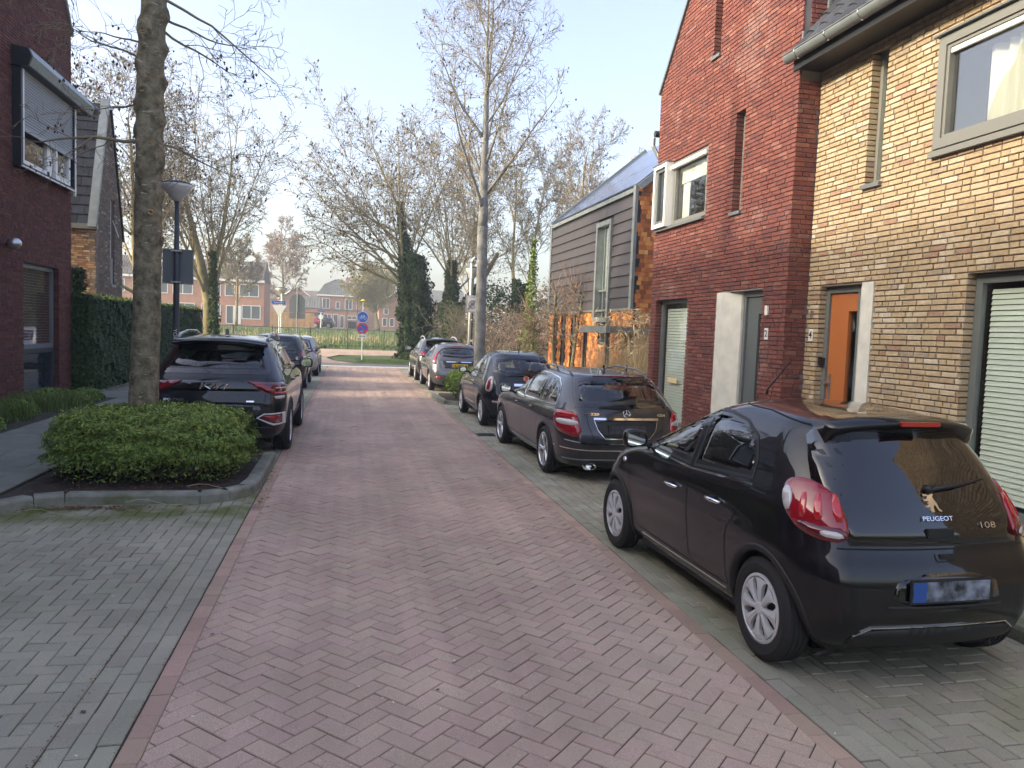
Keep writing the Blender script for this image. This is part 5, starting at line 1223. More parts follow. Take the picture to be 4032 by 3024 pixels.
        for (x, y) in ((-.36, s.L * .52), (.36, s.L * .52), (-.38, s.L * .28), (.38, s.L * .28)):
            m = MB(); zb = s.beltz - .36; hw = .24
            m.add([(x - hw, y - .06, zb), (x + hw, y - .06, zb), (x + hw * .8, y - .16, s.beltz + .12), (x - hw * .8, y - .16, s.beltz + .12), (x - hw, y + .06, zb), (x + hw, y + .06, zb), (x + hw * .8, y - .06, s.beltz + .12), (x - hw * .8, y - .06, s.beltz + .12)], [(3, 2, 1, 0), (4, 5, 6, 7), (0, 1, 5, 4), (1, 2, 6, 5), (2, 3, 7, 6), (3, 0, 4, 7)])
            se = m.build('seat', 'seat', it, local=True); m = MB(); m.lathe([(.0, -.035), (.09, -.03), (.12, 0), (.09, .03), (0, .035)], (x, y - .13, s.beltz + .21), 'y', 12); m.build('headrest', 'seat', it, smooth=True, local=True)
        return o
    archm = None; beltz = .95
    def wheels(s, spokes=8, rim='hubcap', tw=.185, rr=.2, style='cap', x=None):
        xs = x or s.wx
        base = None
        for yw in s.wy:
            for sd in (-1, 1):
                if base is None:
                    m = MB(); r = s.wr; w2 = tw / 2
                    prof = [(rr, -w2 * .75), (rr + .015, -w2 * .95), (r - .04, -w2 * 1.05), (r - .012, -w2 * .86)]
                    for g_ in (-.6, -.22, .18, .56): prof += [(r, w2 * (g_ - .13)), (r, w2 * (g_ + .10)), (r - .008, w2 * (g_ + .115)), (r - .008, w2 * (g_ + .155))]
                    prof += [(r - .001, w2 * .80), (r - .012, w2 * .86), (r - .04, w2 * 1.05), (rr + .015, w2 * .95), (rr, w2 * .75)]
                    m.lathe(prof, (0, 0, 0), 'x', 48, caps=False); m.lathe([(0, .0), (rr, .0), (rr, w2 * .7)], (0, 0, 0), 'x', 24, caps=False)
                    base = m
                    q_ = MB(); w = -w2 * .86          # outer side at -x (left)
                    q_.lathe([(rr + .004, w + .03), (rr + .004, w - .004), (rr - .012, w - .010), (rr - .020, w + .004), (rr - .022, w + .05)], (0, 0, 0), 'x', 40, caps=False)
                    if style == 'cap':
                        n = spokes
                        for i in range(n):
                            a0 = 2 * math.pi * i / n; da = math.pi / n
                            P = []
                            for (rad, f, xx) in ((.038, .95, w - .004), (.07, .60, w - .010), (.12, .50, w - .012), (rr * .78, .62, w - .010), (rr - .018, .92, w - .002)):
                                for sg in (-1, 0, 1): t = a0 + sg * da * f; P.append((xx - (.008 if sg == 0 else 0), rad * math.cos(t), rad * math.sin(t)))
                            F = []
                            for k in range(4):
                                for j in range(2): F.append((k * 3 + j, k * 3 + j + 1, k * 3 + j + 4, k * 3 + j + 3))
                            q_.add(P, F); P2 = [(p[0] + .022, p[1], p[2]) for p in P]; F2 = []
                            b2 = P + P2
                            for k in range(4): F2 += [(k * 3, k * 3 + 3, 15 + k * 3 + 3, 15 + k * 3), (k * 3 + 2, k * 3 + 5, 15 + k * 3 + 5, 15 + k * 3 + 2)]
                            q_.add(b2, F2)
                        q_.lathe([(0, w - .016), (.03, w - .015), (.045, w - .006), (.048, w + .02)], (0, 0, 0), 'x', 20, caps=False)
                    else:
                        n = spokes
                        for i in range(n):
                            a0 = 2 * math.pi * i / n
                            for off_ in ((-.10, .10) if style == 'twin' else (0,)):
                                P = []; F = []
                                for (rad, hw, xx) in ((.03, .020, w + .012), (rr * .55, .013 if style == 'twin' else .020, w + .004), (rr - .01, .012 if style == 'twin' else .022, w + .0)):
                                    t = a0 + off_ * (rad / rr) * 1.6; c, s_ = math.cos(t), math.sin(t)
                                    for sg, dx in ((-1, .012), (0, -.004), (1, .012)): P.append((xx + dx, rad * c - sg * hw * s_, rad * s_ + sg * hw * c))
                                for k in range(2):
                                    for j in range(2): F.append((k * 3 + j, k * 3 + j + 1, k * 3 + j + 4, k * 3 + j + 3))
                                q_.add(P, F)
                        q_.lathe([(0, w - .002), (.028, w - .0), (.04, w + .012), (.04, w + .04)], (0, 0, 0), 'x', 16, caps=False)
                    dk = MB(); dk.lathe([(0, w + .05), (rr - .02, w + .05)], (0, 0, 0), 'x', 20, caps=False); dk.lathe([(0, w + .04), (.11, w + .04), (.11, w + .05)], (0, 0, 0), 'x', 16, caps=False)
                wo = base.build('wheel', 'rubber', s.root, smooth=False, local=True); wo.location = (sd * xs, yw, s.wr)
                sm = np.zeros(len(wo.data.polygons), bool); wo.data.polygons.foreach_set('use_smooth', sm)
                if sd > 0: wo.rotation_euler = (0, 0, math.pi)
                q_.build('rim', rim, wo, local=True, smooth=False); dk.build('brake_disc', 'dark_metal', wo, local=True)
    def mirror(s, y, z, x, mat=None, w=.2, h=.13):
        for sd in (-1, 1):
            m = MB(); xc = sd * (x + w / 2); P = []; F = []; k = 14
            for (yy, sc) in ((-.045, .9), (-.035, 1), (.0, 1.0), (.05, .82), (.085, .4)):
                for j in range(k):
                    t = 2 * math.pi * j / k; cx = abs(math.cos(t))**.6 * (1 if math.cos(t) > 0 else -1); cz = abs(math.sin(t))**.6 * (1 if math.sin(t) > 0 else -1)
                    P.append((xc + cx * w / 2 * sc + (.02 * cz * sd if False else 0), y + yy, z + cz * h / 2 * sc * (.85 if cx * sd < 0 else 1)))
            for i in range(4):
                for j in range(k): F.append((i * k + j, i * k + (j + 1) % k, (i + 1) * k + (j + 1) % k, (i + 1) * k + j))
            F.append(tuple(4 * k + j for j in range(k))); F.append(tuple(range(k))[::-1]); m.add(P, F)
            mo = m.build('wing_mirror', mat or s.paint, s.root, smooth=True, local=True)
            m = MB(); m.tube([(sd * (x - .10), y + .02, z - .06), (sd * (x + .03), y + .02, z - .045)], .022, 8); m.build('mirror_arm', 'plastic', mo, smooth=True, local=True)
            g_ = MB(); V = [(xc + (p[0] - xc) * .84, y - .047, z + (p[2] - z) * .84) for p in P[:k]]; g_.add(V, [tuple(range(k))[::-1]]); g_.build('mirror_glass', 'mirror', mo, local=True)
    def handles(s, ys_, z, mat='chrome', sides=('L', 'R')):
        for vw in sides:
            sd = -1 if vw == 'L' else 1
            for y, zz in [(t if isinstance(t, tuple) else (t, z)) for t in ys_]:
                p, n = s.hit(vw, y, zz); m = MB(); a = [p + Vector((sd * .0, dy, 0)) + Vector((sd * dx, 0, 0)) for dy, dx in ((-.09, .004), (-.075, .028), (.0, .036), (.075, .028), (.09, .004))]
                m.tube(a, [.008, .013, .014, .013, .008], 8); m.build('door_handle', mat, s.root, smooth=True, local=True)
                q_ = MB(); k = 14; q_.add([(p.x + sd * .003, y + .05 * math.cos(2 * math.pi * j / k), zz - .006 + .028 * math.sin(2 * math.pi * j / k)) for j in range(k)], [tuple(range(k))]); q_.build('handle_recess', 'seam', s.root, local=True)
    def place(s, x, y, rot=0, sc=1.0):
        """x,y = ground point of the rear axle centre"""
        sc = sc if isinstance(sc, tuple) else (sc, sc, sc); s.root.scale = sc; s.root.rotation_euler = (0, 0, rot); yw = s.wy[0] * sc[1]
        s.root.location = (x + math.sin(rot) * yw, y - math.cos(rot) * yw, 0)
def off_poly(poly, d):
    """shrink an outline towards its inside keeping the point count"""
    return inset([tuple(p) for p in poly], d)
def plate(c, z, w=.52, h=.11, txt=None, y=None, kind='yellow', x=0, tilt=0):
    p, n = c.hit('rear', x, z); yy = (p.y if y is None else y) - .012
    m = MB(); m.box(x - w / 2, x + w / 2, yy - .004, yy, z - h / 2, z + h / 2); po = m.build('licence_plate', {'yellow': 'plate_y', 'dim': 'plate_dim', 'dark': 'plate_dark'}[kind], c.root, local=True)
    if kind != 'dark': m = MB(); m.box(x - w / 2, x - w / 2 + .05 * (1.7 if kind == 'dim' else 1), yy - .0055, yy - .003, z - h / 2, z + h / 2); m.build('blue_band', 'plate_b', po, local=True)
    m = MB(); f = .012; m.box(x - w / 2 - f, x + w / 2 + f, yy, yy + .01, z - h / 2 - f, z + h / 2 + f); m.build('plate_holder', 'plastic', po, local=True)
    if txt: t = textobj('plate_text', txt, .08, 'black', po, (0, 0, 0), (1, 0, 0), (0, 0, 1), .0006, width=w * .78, bold=.003); t.location = (x + .02, yy - .0058, z)
    return po
def badge_text(c, txt, x, z, size, mat='chrome', width=None, bold=.002):
    p, n = c.hit('rear', x, z); up = Vector((0, 0, 1)) - n * n.z; t = textobj('badge_text', txt, size, mat, c.root, (0, 0, 0), (1, 0, 0), up, .0025, width=width, bold=bold); t.location = p + n * .015
    return t
def build_city_car():
    c = Car('glossy black five door hatchback parked nearest on the right, seen from behind', 'car', 3.475, [
        (.17, .66, .26, 3.25), (.22, .74, .12, 3.38), (.32, .775, .035, 3.45), (.45, .79, .0, 3.475), (.58, .80, .0, 3.47), (.68, .803, .03, 3.44), (.72, .80, .055, 3.40), (.80, .795, .09, 3.30), (.90, .785, .13, 3.05),
        (.97, .76, .17, 2.72), (1.05, .725, .215, 2.50), (1.15, .685, .27, 2.28), (1.25, .64, .33, 2.07), (1.34, .59, .385, 1.86), (1.385, .55, .39, 1.72), (1.415, .50, .43, 1.6), (1.44, .41, .56, 1.45), (1.455, .25, .8, 1.3), (1.46, .12, .95, 1.2)],
        (.575, 2.915), 'paint_black', bow=.10, ar=(.26, .36), bend=[(0, -.05), (.5, -.035), (1.3, 0), (1.8, .0), (3.4, 0)], belt=1.0, wr=.295)
    c.wx = .715; c.beltz = .93; c.archm = 'plastic'
    # rear glass hatch: black glass down to the bumper line
    hatch = [(-.55, .775), (.55, .775), (.60, .92), (.635, 1.06), (.60, 1.18), (.55, 1.30), (.49, 1.36), (.2, 1.372), (-.2, 1.372), (-.49, 1.36), (-.55, 1.30), (-.60, 1.18), (-.635, 1.06), (-.60, .92)]
    c.patch('tailgate_glass', hatch, 'rear', 'gloss_black', off=.006, th=.015, grid=.07)
    # spoiler
    sp = [(-.50, 1.352), (.50, 1.352), (.53, 1.385), (.46, 1.412), (.25, 1.422), (-.25, 1.422), (-.46, 1.412), (-.53, 1.385)]
    V = []; F = []; xs = np.linspace(-.505, .505, 27)
    for x in xs:
        t = abs(x) / .505; ztop = 1.435 - .05 * t**2.6 - .012; yb = .30 + .12 * t**3
        for (yy, zz) in ((.62, ztop + .012), (.48, ztop + .012), (yb, ztop - .014), (yb + .004, ztop - .034), (.44, ztop - .075), (.46, ztop - .11)): V.append((x, yy, zz))
    for i in range(26):
        for j in range(5): F.append((i * 6 + j, (i + 1) * 6 + j, (i + 1) * 6 + j + 1, i * 6 + j + 1))
    F.append(tuple(range(6))); F.append(tuple(26 * 6 + j for j in range(6))[::-1]); so_ = mesh('spoiler', V, F, 'paint_black', c.root, smooth=True, local=True)
    m = MB(); m.box(-.13, .13, .284, .305, 1.388, 1.412); m.build('brake_light', 'lamp_bright', so_, local=True)
    for sd in (1, -1):
        v = ('cyl', .40, .55, sd)
        o1 = chaikin([(20, .785), (42, .79), (60, .84), (74, .93), (83, 1.02), (80, 1.07), (62, 1.085), (42, 1.06), (30, 1.02), (21, .92)], 2)
        to = c.patch('taillight', o1, v, 'lamp_red', off=.008, th=.03, bulge=.008, bw=.05, grid=.045)
        c.patch('dark_lens', chaikin([(21, .79), (42, .80), (57, .845), (56, .875), (40, .86), (22, .855)], 1), v, 'lamp_dark', off=.019, th=.01, parent=to, bulge=.004, grid=.04)
        c.patch('reversing_lens', chaikin([(24, .80), (39, .808), (40, .84), (26, .835)], 1), v, 'lamp_clear', off=.022, th=.01, parent=to, grid=.04)
        c.patch('indicator_lens', chaikin([(66, .89), (76, .95), (80, 1.01), (75, 1.03), (66, .98)], 1), v, 'lamp_clear', off=.021, th=.01, parent=to, grid=.04)
        for k, (t0, t1) in enumerate(((24, 31), (38, 45), (51, 57))): c.patch('light_bar', chaikin([(t0, .885), (t1, .885), (t1 + 2, 1.02 - .01 * k), (t0 + 3, 1.01)], 1), v, 'lamp_bright', off=.021, th=.01, parent=to, grid=.04)
    # bumper: plate recess, lower skirt, crease strip, reflectors
    c.patch('plate_recess', chaikin([(-.37, .47), (.37, .47), (.31, .645), (-.31, .645)], 1), 'rear', 'gloss_black', off=.002, th=.01)
    c.seam([(-.37, .475), (.37, .475)], 'rear', .01, 'paint_grey', 'recess_edge', r=.006)
    plate(c, .56, w=.50, h=.105, kind='dim'); 
    c.patch('diffuser', chaikin([(-.52, .2), (.52, .2), (.56, .30), (.46, .355), (-.46, .355), (-.56, .30)], 2), 'rear', 'plastic', off=.006, th=.012)
    c.seam([(-.53, .31), (-.44, .362), (-.2, .368), (.2, .368), (.44, .362), (.53, .31)], 'rear', .008, 'chrome', 'trim_strip', r=.008)
    c.seam([(-.62, .76), (.62, .76)], 'rear', .008); c.seam([(-.06, .735), (-.055, .70), (.055, .70), (.06, .735)], 'rear', .007, name='tow_cover')
    m = MB(); p, n = c.hit('rear', .02, .72); m.box(-.03, .06, p.y - .006, p.y + .01, .705, .735); m.build('latch', 'plastic', c.root, local=True)
    p, n = c.hit('rear', 0, .86); m = MB(); m.box(-.085, .085, p.y - .028, p.y, .815, .862); m.build('release_handle', 'plastic', c.root, local=True)
    badge_text(c, 'PEUGEOT', -.0, .905, .036, width=.20, bold=.0); badge_text(c, '108', .34, .865, .048, width=.10, bold=0)
    # rampant lion emblem, flat cut
    p, n = c.hit('rear', 0, .985); lion = [(-.02, -.055), (.0, -.055), (.0, -.03), (.012, -.012), (.03, -.05), (.05, -.055), (.05, -.045), (.036, -.035), (.03, -.005), (.02, .012), (.012, .03), (.022, .045), (.008, .06), (-.012, .06), (-.035, .045), (-.05, .05), (-.045, .035), (-.02, .035), (-.03, .02), (-.055, .02), (-.05, .008), (-.02, .008), (-.022, -.01), (-.035, -.02), (-.045, -.012), (-.045, -.03), (-.02, -.025), (-.025, -.045)]
    up = (Vector((0, 0, 1)) - n * n.z).normalized(); m = MB(); m.prism(lion, (tuple(p), (1, 0, 0), tuple(up), tuple(n)), .004, .012); m.build('emblem', 'chrome', c.root, local=True)
    m = MB(); p, n = c.hit('rear', .0, 1.055); m.tube([(0.0, p.y - .03, 1.055), (.2, p.y - .02, 1.075), (.42, p.y + .03, 1.10)], [.014, .010, .005], 8); m.tube([(0, p.y + .02, 1.055), (0, p.y - .04, 1.055)], .022, 10); m.build('wiper', 'plastic', c.root, smooth=True, local=True)
    # side glass
    for vw in ('L', 'R'):
        f1 = [(2.48, .99), (1.58, .955), (1.60, 1.355), (1.78, 1.335), (2.02, 1.25), (2.25, 1.12)]
        f2 = [(1.53, .955), (.80, 1.0), (.83, 1.12), (.93, 1.25), (1.12, 1.33), (1.35, 1.36), (1.55, 1.358)]
        c.glaze(f1, off_poly(f1, .018), vw, 'side_window', 'carglass', trim=None); c.glaze(f2, off_poly(f2, .018), vw, 'side_window', 'cardark')
        c.seam([(2.50, .968), (1.56, .936), (.78, .972)], vw, .014, 'chrome', 'trim_strip', r=.006)
        c.seam([(1.56, .96), (1.55, .7), (1.52, .36), (1.46, .30), (.98, .30)], vw); c.seam([(2.62, .93), (2.60, .6), (2.52, .38), (2.42, .31), (1.50, .30)], vw); c.seam([(.80, .97), (.88, .80), (.99, .66), (1.0, .5), (.97, .3)], vw)
        c.seam([(.52, 1.35), (1.0, 1.40), (1.5, 1.415), (1.95, 1.37), (2.3, 1.2), (2.6, .99)], vw, .012, 'seam', 'roof_seam')
        c.seam([(2.35, .275), (1.0, .275)], vw, .012, 'chrome', 'sill_strip', r=.005)
        k = 24; cy, cz, rr = .70, .80, .075
        if vw == 'L': c.seam([(cy + rr * .85 * math.cos(2 * math.pi * i / k), cz + rr * math.sin(2 * math.pi * i / k)) for i in range(k)], vw, .007, name='fuel_flap', closed=True)
        p, n = c.hit(vw, 2.74, .80); m = MB(); m.lathe([(0, .0), (.022, .0), (.018, .012), (0, .016)] if vw == 'R' else [(0, -.016), (.018, -.012), (.022, 0), (0, 0)], tuple(p), 'x', 16); m.build('side_repeater', 'chrome', c.root, local=True)
    ws = [(-.60, 1.0), (.60, 1.0), (.52, 1.36), (-.52, 1.36)]; c.glaze([(-.64, .97), (.64, .97), (.56, 1.385), (-.56, 1.385)], ws, 'front', 'windscreen')
    c.handles([(1.16, .80), (1.78, .775)], .79); c.mirror(2.36, 1.03, .77, w=.21, h=.15); c.body(); c.wheels(8, 'hubcap', .17, .195, 'cap')
    m = MB(); m.tube([(0, 1.86, 1.44), (0, 1.84, 1.48), (0.04, 1.62, 1.70)], [.014, .006, .0035], 6); m.build('aerial', 'plastic', c.root, local=True)
    m = MB(); m.tube([(.02, 2.0, .98), (-.05, 2.0, 1.03), (-.2, 1.98, 1.1), (-.34, 1.95, 1.13), (-.5, 1.98, 1.08), (-.6, 2, .98)], .014, 8); m.build('steering_wheel', 'seat', c.root, local=True)
    return c
def build_estate():
    c = Car('dark grey estate car with chrome roof rails, second on the right', 'car', 4.60, [
        (.18, .74, .22, 4.35), (.24, .82, .08, 4.50), (.36, .855, .02, 4.58), (.52, .872, .0, 4.60), (.66, .882, .015, 4.57), (.76, .882, .05, 4.50), (.86, .872, .085, 4.25),
        (.93, .855, .11, 3.85), (1.0, .825, .15, 3.30), (1.08, .79, .21, 3.08), (1.18, .745, .30, 2.85), (1.28, .69, .39, 2.62), (1.36, .63, .45, 2.42), (1.405, .57, .47, 2.25), (1.435, .49, .53, 2.1), (1.45, .35, .8, 1.9), (1.458, .2, 1.1, 1.7)],
        (.94, 3.70), 'paint_grey', bow=.10, ar=(.28, .42), bend=[(0, -.06), (.6, -.035), (1.6, 0), (4.6, 0)], belt=.95, wr=.325)
    c.wx = .79; c.beltz = .95; c.archm = 'plastic'
    g1 = [(-.68, .985), (.68, .985), (.65, 1.15), (.58, 1.335), (.46, 1.36), (-.46, 1.36), (-.58, 1.335), (-.65, 1.15)]
    gi = off_poly(g1, .045); c.glaze(g1, gi, 'rear', 'rear_window', 'carglass')
    c.seam([(-.34, 1.385), (.34, 1.385)], 'rear', .022, 'lamp_dark', 'brake_light', r=.010)
    for sd in (1, -1):
        v = ('cyl', .40, .70, sd); o1 = chaikin([(17, .60), (44, .64), (64, .72), (70, .93), (50, .94), (26, .93)], 1)
        to = c.patch('taillight', o1, v, 'lamp_red', off=.010, th=.03, bulge=.014, grid=.05)
        c.patch('clear_lens', chaikin([(22, .745), (56, .765), (58, .83), (25, .825)], 1), v, 'lamp_clear', off=.026, th=.01, parent=to, grid=.04)
        c.patch('bright_lens', chaikin([(24, .85), (58, .86), (60, .915), (27, .91)], 1), v, 'lamp_bright', off=.026, th=.01, parent=to, grid=.04)
    c.patch('plate_recess', chaikin([(-.40, .70), (-.30, .60), (.30, .60), (.40, .70), (.43, .84), (-.43, .84)], 1), 'rear', 'plastic', off=.002)
    c.seam([(-.45, .845), (.45, .845)], 'rear', .030, 'chrome', 'boot_trim', r=.018); c.seam([(-.45, .845), (-.40, .70), (-.31, .595), (.31, .595), (.40, .70), (.45, .845)], 'rear', .006, 'chrome', 'recess_edge', r=.004)
    plate(c, .72, kind='dark'); badge_text(c, 'C 220', -.47, .90, .045, width=.20); badge_text(c, 'CDI', .50, .895, .04, width=.11)
    p, n = c.hit('rear', 0, .915); m = MB(); up = (Vector((0, 0, 1)) - n * n.z).normalized(); k = 28; rt = Vector((1, 0, 0)); q0 = p + n * .014
    m.tube([q0 + (rt * math.cos(2 * math.pi * i / k) + up * math.sin(2 * math.pi * i / k)) * .048 for i in range(k + 1)], .0045, 6)
    for a in (90, 210, 330): m.tube([q0, q0 + (rt * math.cos(R(a)) + up * math.sin(R(a))) * .046], [.009, .003], 6)
    m.build('emblem', 'chrome', c.root, local=True)
    c.seam([(-.80, .565), (-.55, .53), (.55, .53), (.80, .565)], 'rear', .012, 'chrome', 'boot_edge', r=.006); c.seam([(-.55, .95), (-.52, .75), (-.45, .56)], 'rear'); c.seam([(.55, .95), (.52, .75), (.45, .56)], 'rear')
    c.seam([(-.86, .46), (-.5, .44), (.5, .44), (.86, .46)], 'rear', .012, 'chrome', 'bumper_strip', r=.006); c.patch('diffuser', [(-.72, .2), (.72, .2), (.76, .31), (-.76, .31)], 'rear', 'plastic', off=.004); c.seam([(-.80, .315), (.80, .315)], 'rear', .016, 'zinc', 'skirt_edge', r=.006)
    for sd in (-1, 1):
        m = MB(); x = sd * .50; k = 20; P = [(x + .075 * math.cos(2 * math.pi * i / k) * sc, yy, .235 + .042 * math.sin(2 * math.pi * i / k) * sc) for (yy, sc) in ((.0, 1), (.0, .86), (.14, .86)) for i in range(k)]; m.add(P, [(r_ * k + i, r_ * k + (i + 1) % k, (r_ + 1) * k + (i + 1) % k, (r_ + 1) * k + i) for r_ in range(2) for i in range(k)] + [(i, (i + 1) % k, 2 * k + (i + 1) % k, 2 * k + i) for i in range(0)])
        m.lathe([(.0, .14), (.07, .14)], (x, 0, .235), 'y', 12, caps=False); m.build('exhaust', 'chrome', c.root, local=True)
    for vw in ('L', 'R'):
        f = [(3.25, 1.0), (2.28, .965), (.62, .98), (.66, 1.12), (.78, 1.24), (1.0, 1.32), (1.5, 1.36), (2.05, 1.368), (2.40, 1.33), (2.75, 1.22), (3.05, 1.09)]
        cs = [(2.26, .965, 1.36), (1.38, .975, 1.355), (1.10, .98, 1.33)]
        c.ring('window_frame', f, off_poly(f, .02), vw, 'gloss_black', .003); c.seam(f, vw, .014, 'chrome', 'trim_strip', closed=True, r=.007)
        for a, b, gl in ((3.2, 2.30, 'carglass'), (2.22, 1.42, 'carglass'), (1.36, 1.12, 'carglass'), (1.06, .66, 'carglass')):
            w_ = clip_poly(off_poly(f, .02), [(1, 0, a), (-1, 0, -b)]); 
            if w_: c.holes.append((vw, off_poly(w_, .02))); c.patch('side_window', w_, vw, gl, off=0.0, th=.002, grid=.1)
        for x in (2.26, 1.39, 1.09): c.seam([(x, .975), (x - .0, 1.35)], vw, .07 if x > 2 else .035, 'gloss_black', 'pillar', off=.004)
        c.seam([(2.28, .95), (2.28, .6), (2.24, .34), (1.40, .32)], vw); c.seam([(3.25, .93), (3.24, .6), (3.12, .36), (2.26, .33)], vw); c.seam([(1.10, .95), (1.25, .8), (1.38, .68), (1.38, .4)], vw); c.seam([(3.0, .30), (1.4, .285)], vw, .014, 'zinc', 'sill_strip', r=.006)
        c.seam([(3.4, .845), (2.3, .80), (1.2, .78), (.6, .80)], vw, .004)
        sd = -1 if vw == 'L' else 1
        m = MB(); m.tube([(sd * .555, y, z) for y, z in ((.72, 1.355), (.85, 1.415), (1.1, 1.455), (1.6, 1.475), (2.0, 1.47), (2.3, 1.435), (2.42, 1.40))], .014, 8); m.tube([(sd * .555, 1.55, 1.5), (sd * .54, 1.5, 1.42)], .014, 6); m.build('roof_rail', 'gloss_black', c.root, smooth=True, local=True)
    c.glaze([(-.70, 1.0), (.70, 1.0), (.58, 1.40), (-.58, 1.40)], [(-.64, 1.03), (.64, 1.03), (.54, 1.375), (-.54, 1.375)], 'front', 'windscreen')
    c.handles([(1.62, .86), (2.48, .85)], .86, 'gloss_black'); c.mirror(3.02, 1.02, .87, 'paint_grey', .2, .15); c.body(); c.wheels(5, 'alloy', .2, .235, 'twin')
    m = MB(); p, n = c.hit('rear', 0, 1.0); m.tube([(-.36, p.y - .01, 1.0), (-.05, p.y - .035, 1.035), (0, p.y - .03, 1.0)], [.008, .016, .02], 8); m.add([(-.40, p.y, .985), (-.2, p.y - .03, .99), (.04, p.y - .045, .985), (.04, p.y - .04, 1.035), (-.15, p.y - .03, 1.045)], [(0, 1, 2, 3, 4)]); m.build('wiper', 'plastic', c.root, local=True)
    m = MB(); m.prism([(1.0, 1.44), (1.12, 1.44), (1.03, 1.52)], ((0, 0, 0), (0, 1, 0), (0, 0, 1), (1, 0, 0)), -.012, .012); m.build('aerial_fin', 'gloss_black', c.root, local=True)
    return c
def build_bubble():
    c = Car('small rounded black three door car with round chrome badge, third on the right', 'car', 3.55, [
        (.17, .66, .25, 3.32), (.23, .74, .12, 3.44), (.34, .785, .05, 3.52), (.48, .805, .02, 3.55), (.60, .812, .02, 3.54), (.72, .808, .05, 3.46), (.82, .795, .08, 3.30), (.90, .775, .11, 3.05),
        (.97, .745, .15, 2.68), (1.06, .705, .21, 2.48), (1.17, .66, .29, 2.27), (1.28, .61, .38, 2.06), (1.37, .56, .46, 1.88), (1.43, .50, .54, 1.72), (1.465, .42, .66, 1.58), (1.485, .28, .85, 1.4), (1.49, .15, 1.0, 1.3)],
        (.60, 2.90), 'paint_navy', bow=.12, ar=(.30, .40), bend=[(0, -.05), (.6, -.03), (1.4, 0), (3.5, 0)], belt=1.0, wr=.295)
    c.wx = .72; c.beltz = .93; c.archm = 'plastic'
    g1 = chaikin([(-.62, 1.00), (.62, 1.00), (.58, 1.28), (.48, 1.38), (-.48, 1.38), (-.58, 1.28)], 1); c.glaze(g1, off_poly(g1, .045), 'rear', 'rear_window', 'carglass')
    for sd in (1, -1):
        v = ('cyl', .40, .55, sd); o1 = chaikin([(34, .70), (56, .70), (60, .80), (58, .98), (44, .99), (36, .96)], 2)
        to = c.patch('taillight', o1, v, 'lamp_clear', off=.012, th=.03, bulge=.01, grid=.05); c.patch('red_lens', chaikin([(40, .73), (51, .73), (53, .82), (52, .93), (45, .94), (41, .91)], 1), v, 'lamp_red', off=.026, th=.01, parent=to, grid=.04)
    p, n = c.hit('rear', 0, .96); m = MB(); up = (Vector((0, 0, 1)) - n * n.z).normalized(); rt = Vector((1, 0, 0)); k = 24
    P = [p + n * h + (rt * math.cos(2 * math.pi * i / k) + up * math.sin(2 * math.pi * i / k)) * r for r, h in ((.062, .0), (.06, .012), (.042, .012)) for i in range(k)]; m.add(P, [(a * k + i, a * k + (i + 1) % k, (a + 1) * k + (i + 1) % k, (a + 1) * k + i) for a in range(2) for i in range(k)]); eb = m.build('badge', 'chrome', c.root, local=True)
    m = MB(); m.add([p + n * .010 + (rt * math.cos(2 * math.pi * i / k) + up * math.sin(2 * math.pi * i / k)) * .043 for i in range(k)], [tuple(range(k))]); m.build('badge_field', 'lamp_red', eb, local=True)
    t = textobj('badge_text', 'FIAT', .03, 'chrome', eb, (0, 0, 0), (1, 0, 0), up, .001, width=.06, bold=.001); t.location = p + n * .012
    c.seam([(-.25, .84), (.25, .84)], 'rear', .05, 'chrome', 'boot_handle', r=.02); plate(c, .55, kind='dark')
    c.seam([(-.66, .52), (-.30, .50)], 'rear', .03, 'chrome', 'bumper_trim', r=.012); c.seam([(.30, .50), (.66, .52)], 'rear', .03, 'chrome', 'bumper_trim', r=.012)
    c.seam([(-.58, 1.36), (-.60, 1.0), (-.55, .72), (-.48, .62), (.48, .62), (.55, .72), (.60, 1.0), (.58, 1.36)], 'rear'); c.seam([(-.59, .99), (.59, .99)], 'rear', .006)
    for vw in ('L', 'R'):
        f1 = [(2.50, 1.0), (1.36, .975), (1.30, 1.36), (1.6, 1.39), (1.85, 1.34), (2.1, 1.24), (2.3, 1.12)]; f2 = [(1.28, .98), (.80, 1.0), (.88, 1.16), (1.0, 1.29), (1.12, 1.35), (1.23, 1.36)]
        c.glaze(f1, off_poly(f1, .02), vw, 'side_window', 'carglass', frit='gloss_black'); c.glaze(f2, off_poly(f2, .02), vw, 'side_window', 'carglass')
        c.seam([(1.30, .97), (1.28, .6), (1.25, .32), (2.4, .32), (2.52, .5), (2.55, .93)], vw); c.seam([(2.3, .40), (1.3, .395)], vw, .02, 'chrome', 'side_strip', r=.008); c.seam([(2.6, .90), (.75, .93)], vw, .005)
    c.glaze([(-.60, 1.0), (.60, 1.0), (.52, 1.41), (-.52, 1.41)], [(-.54, 1.04), (.54, 1.04), (.47, 1.37), (-.47, 1.37)], 'front', 'windscreen')
    c.handles([(1.42, .84)], .84); c.mirror(2.35, 1.02, .78, None, .18, .14); c.body(); c.wheels(10, 'alloy', .17, .205, 'star')
    m = MB(); m.tube([(0, .85, 1.45), (0, .8, 1.50), (0, .72, 1.72)], [.014, .006, .003], 6); m.build('aerial', 'plastic', c.root, local=True)
    m = MB(); p, n = c.hit('rear', 0, 1.02); m.tube([(-.34, p.y + .0, 1.04), (0, p.y - .03, 1.06), (.1, p.y - .02, 1.02)], [.006, .014, .02], 8); m.build('wiper', 'plastic', c.root, local=True)
    return c
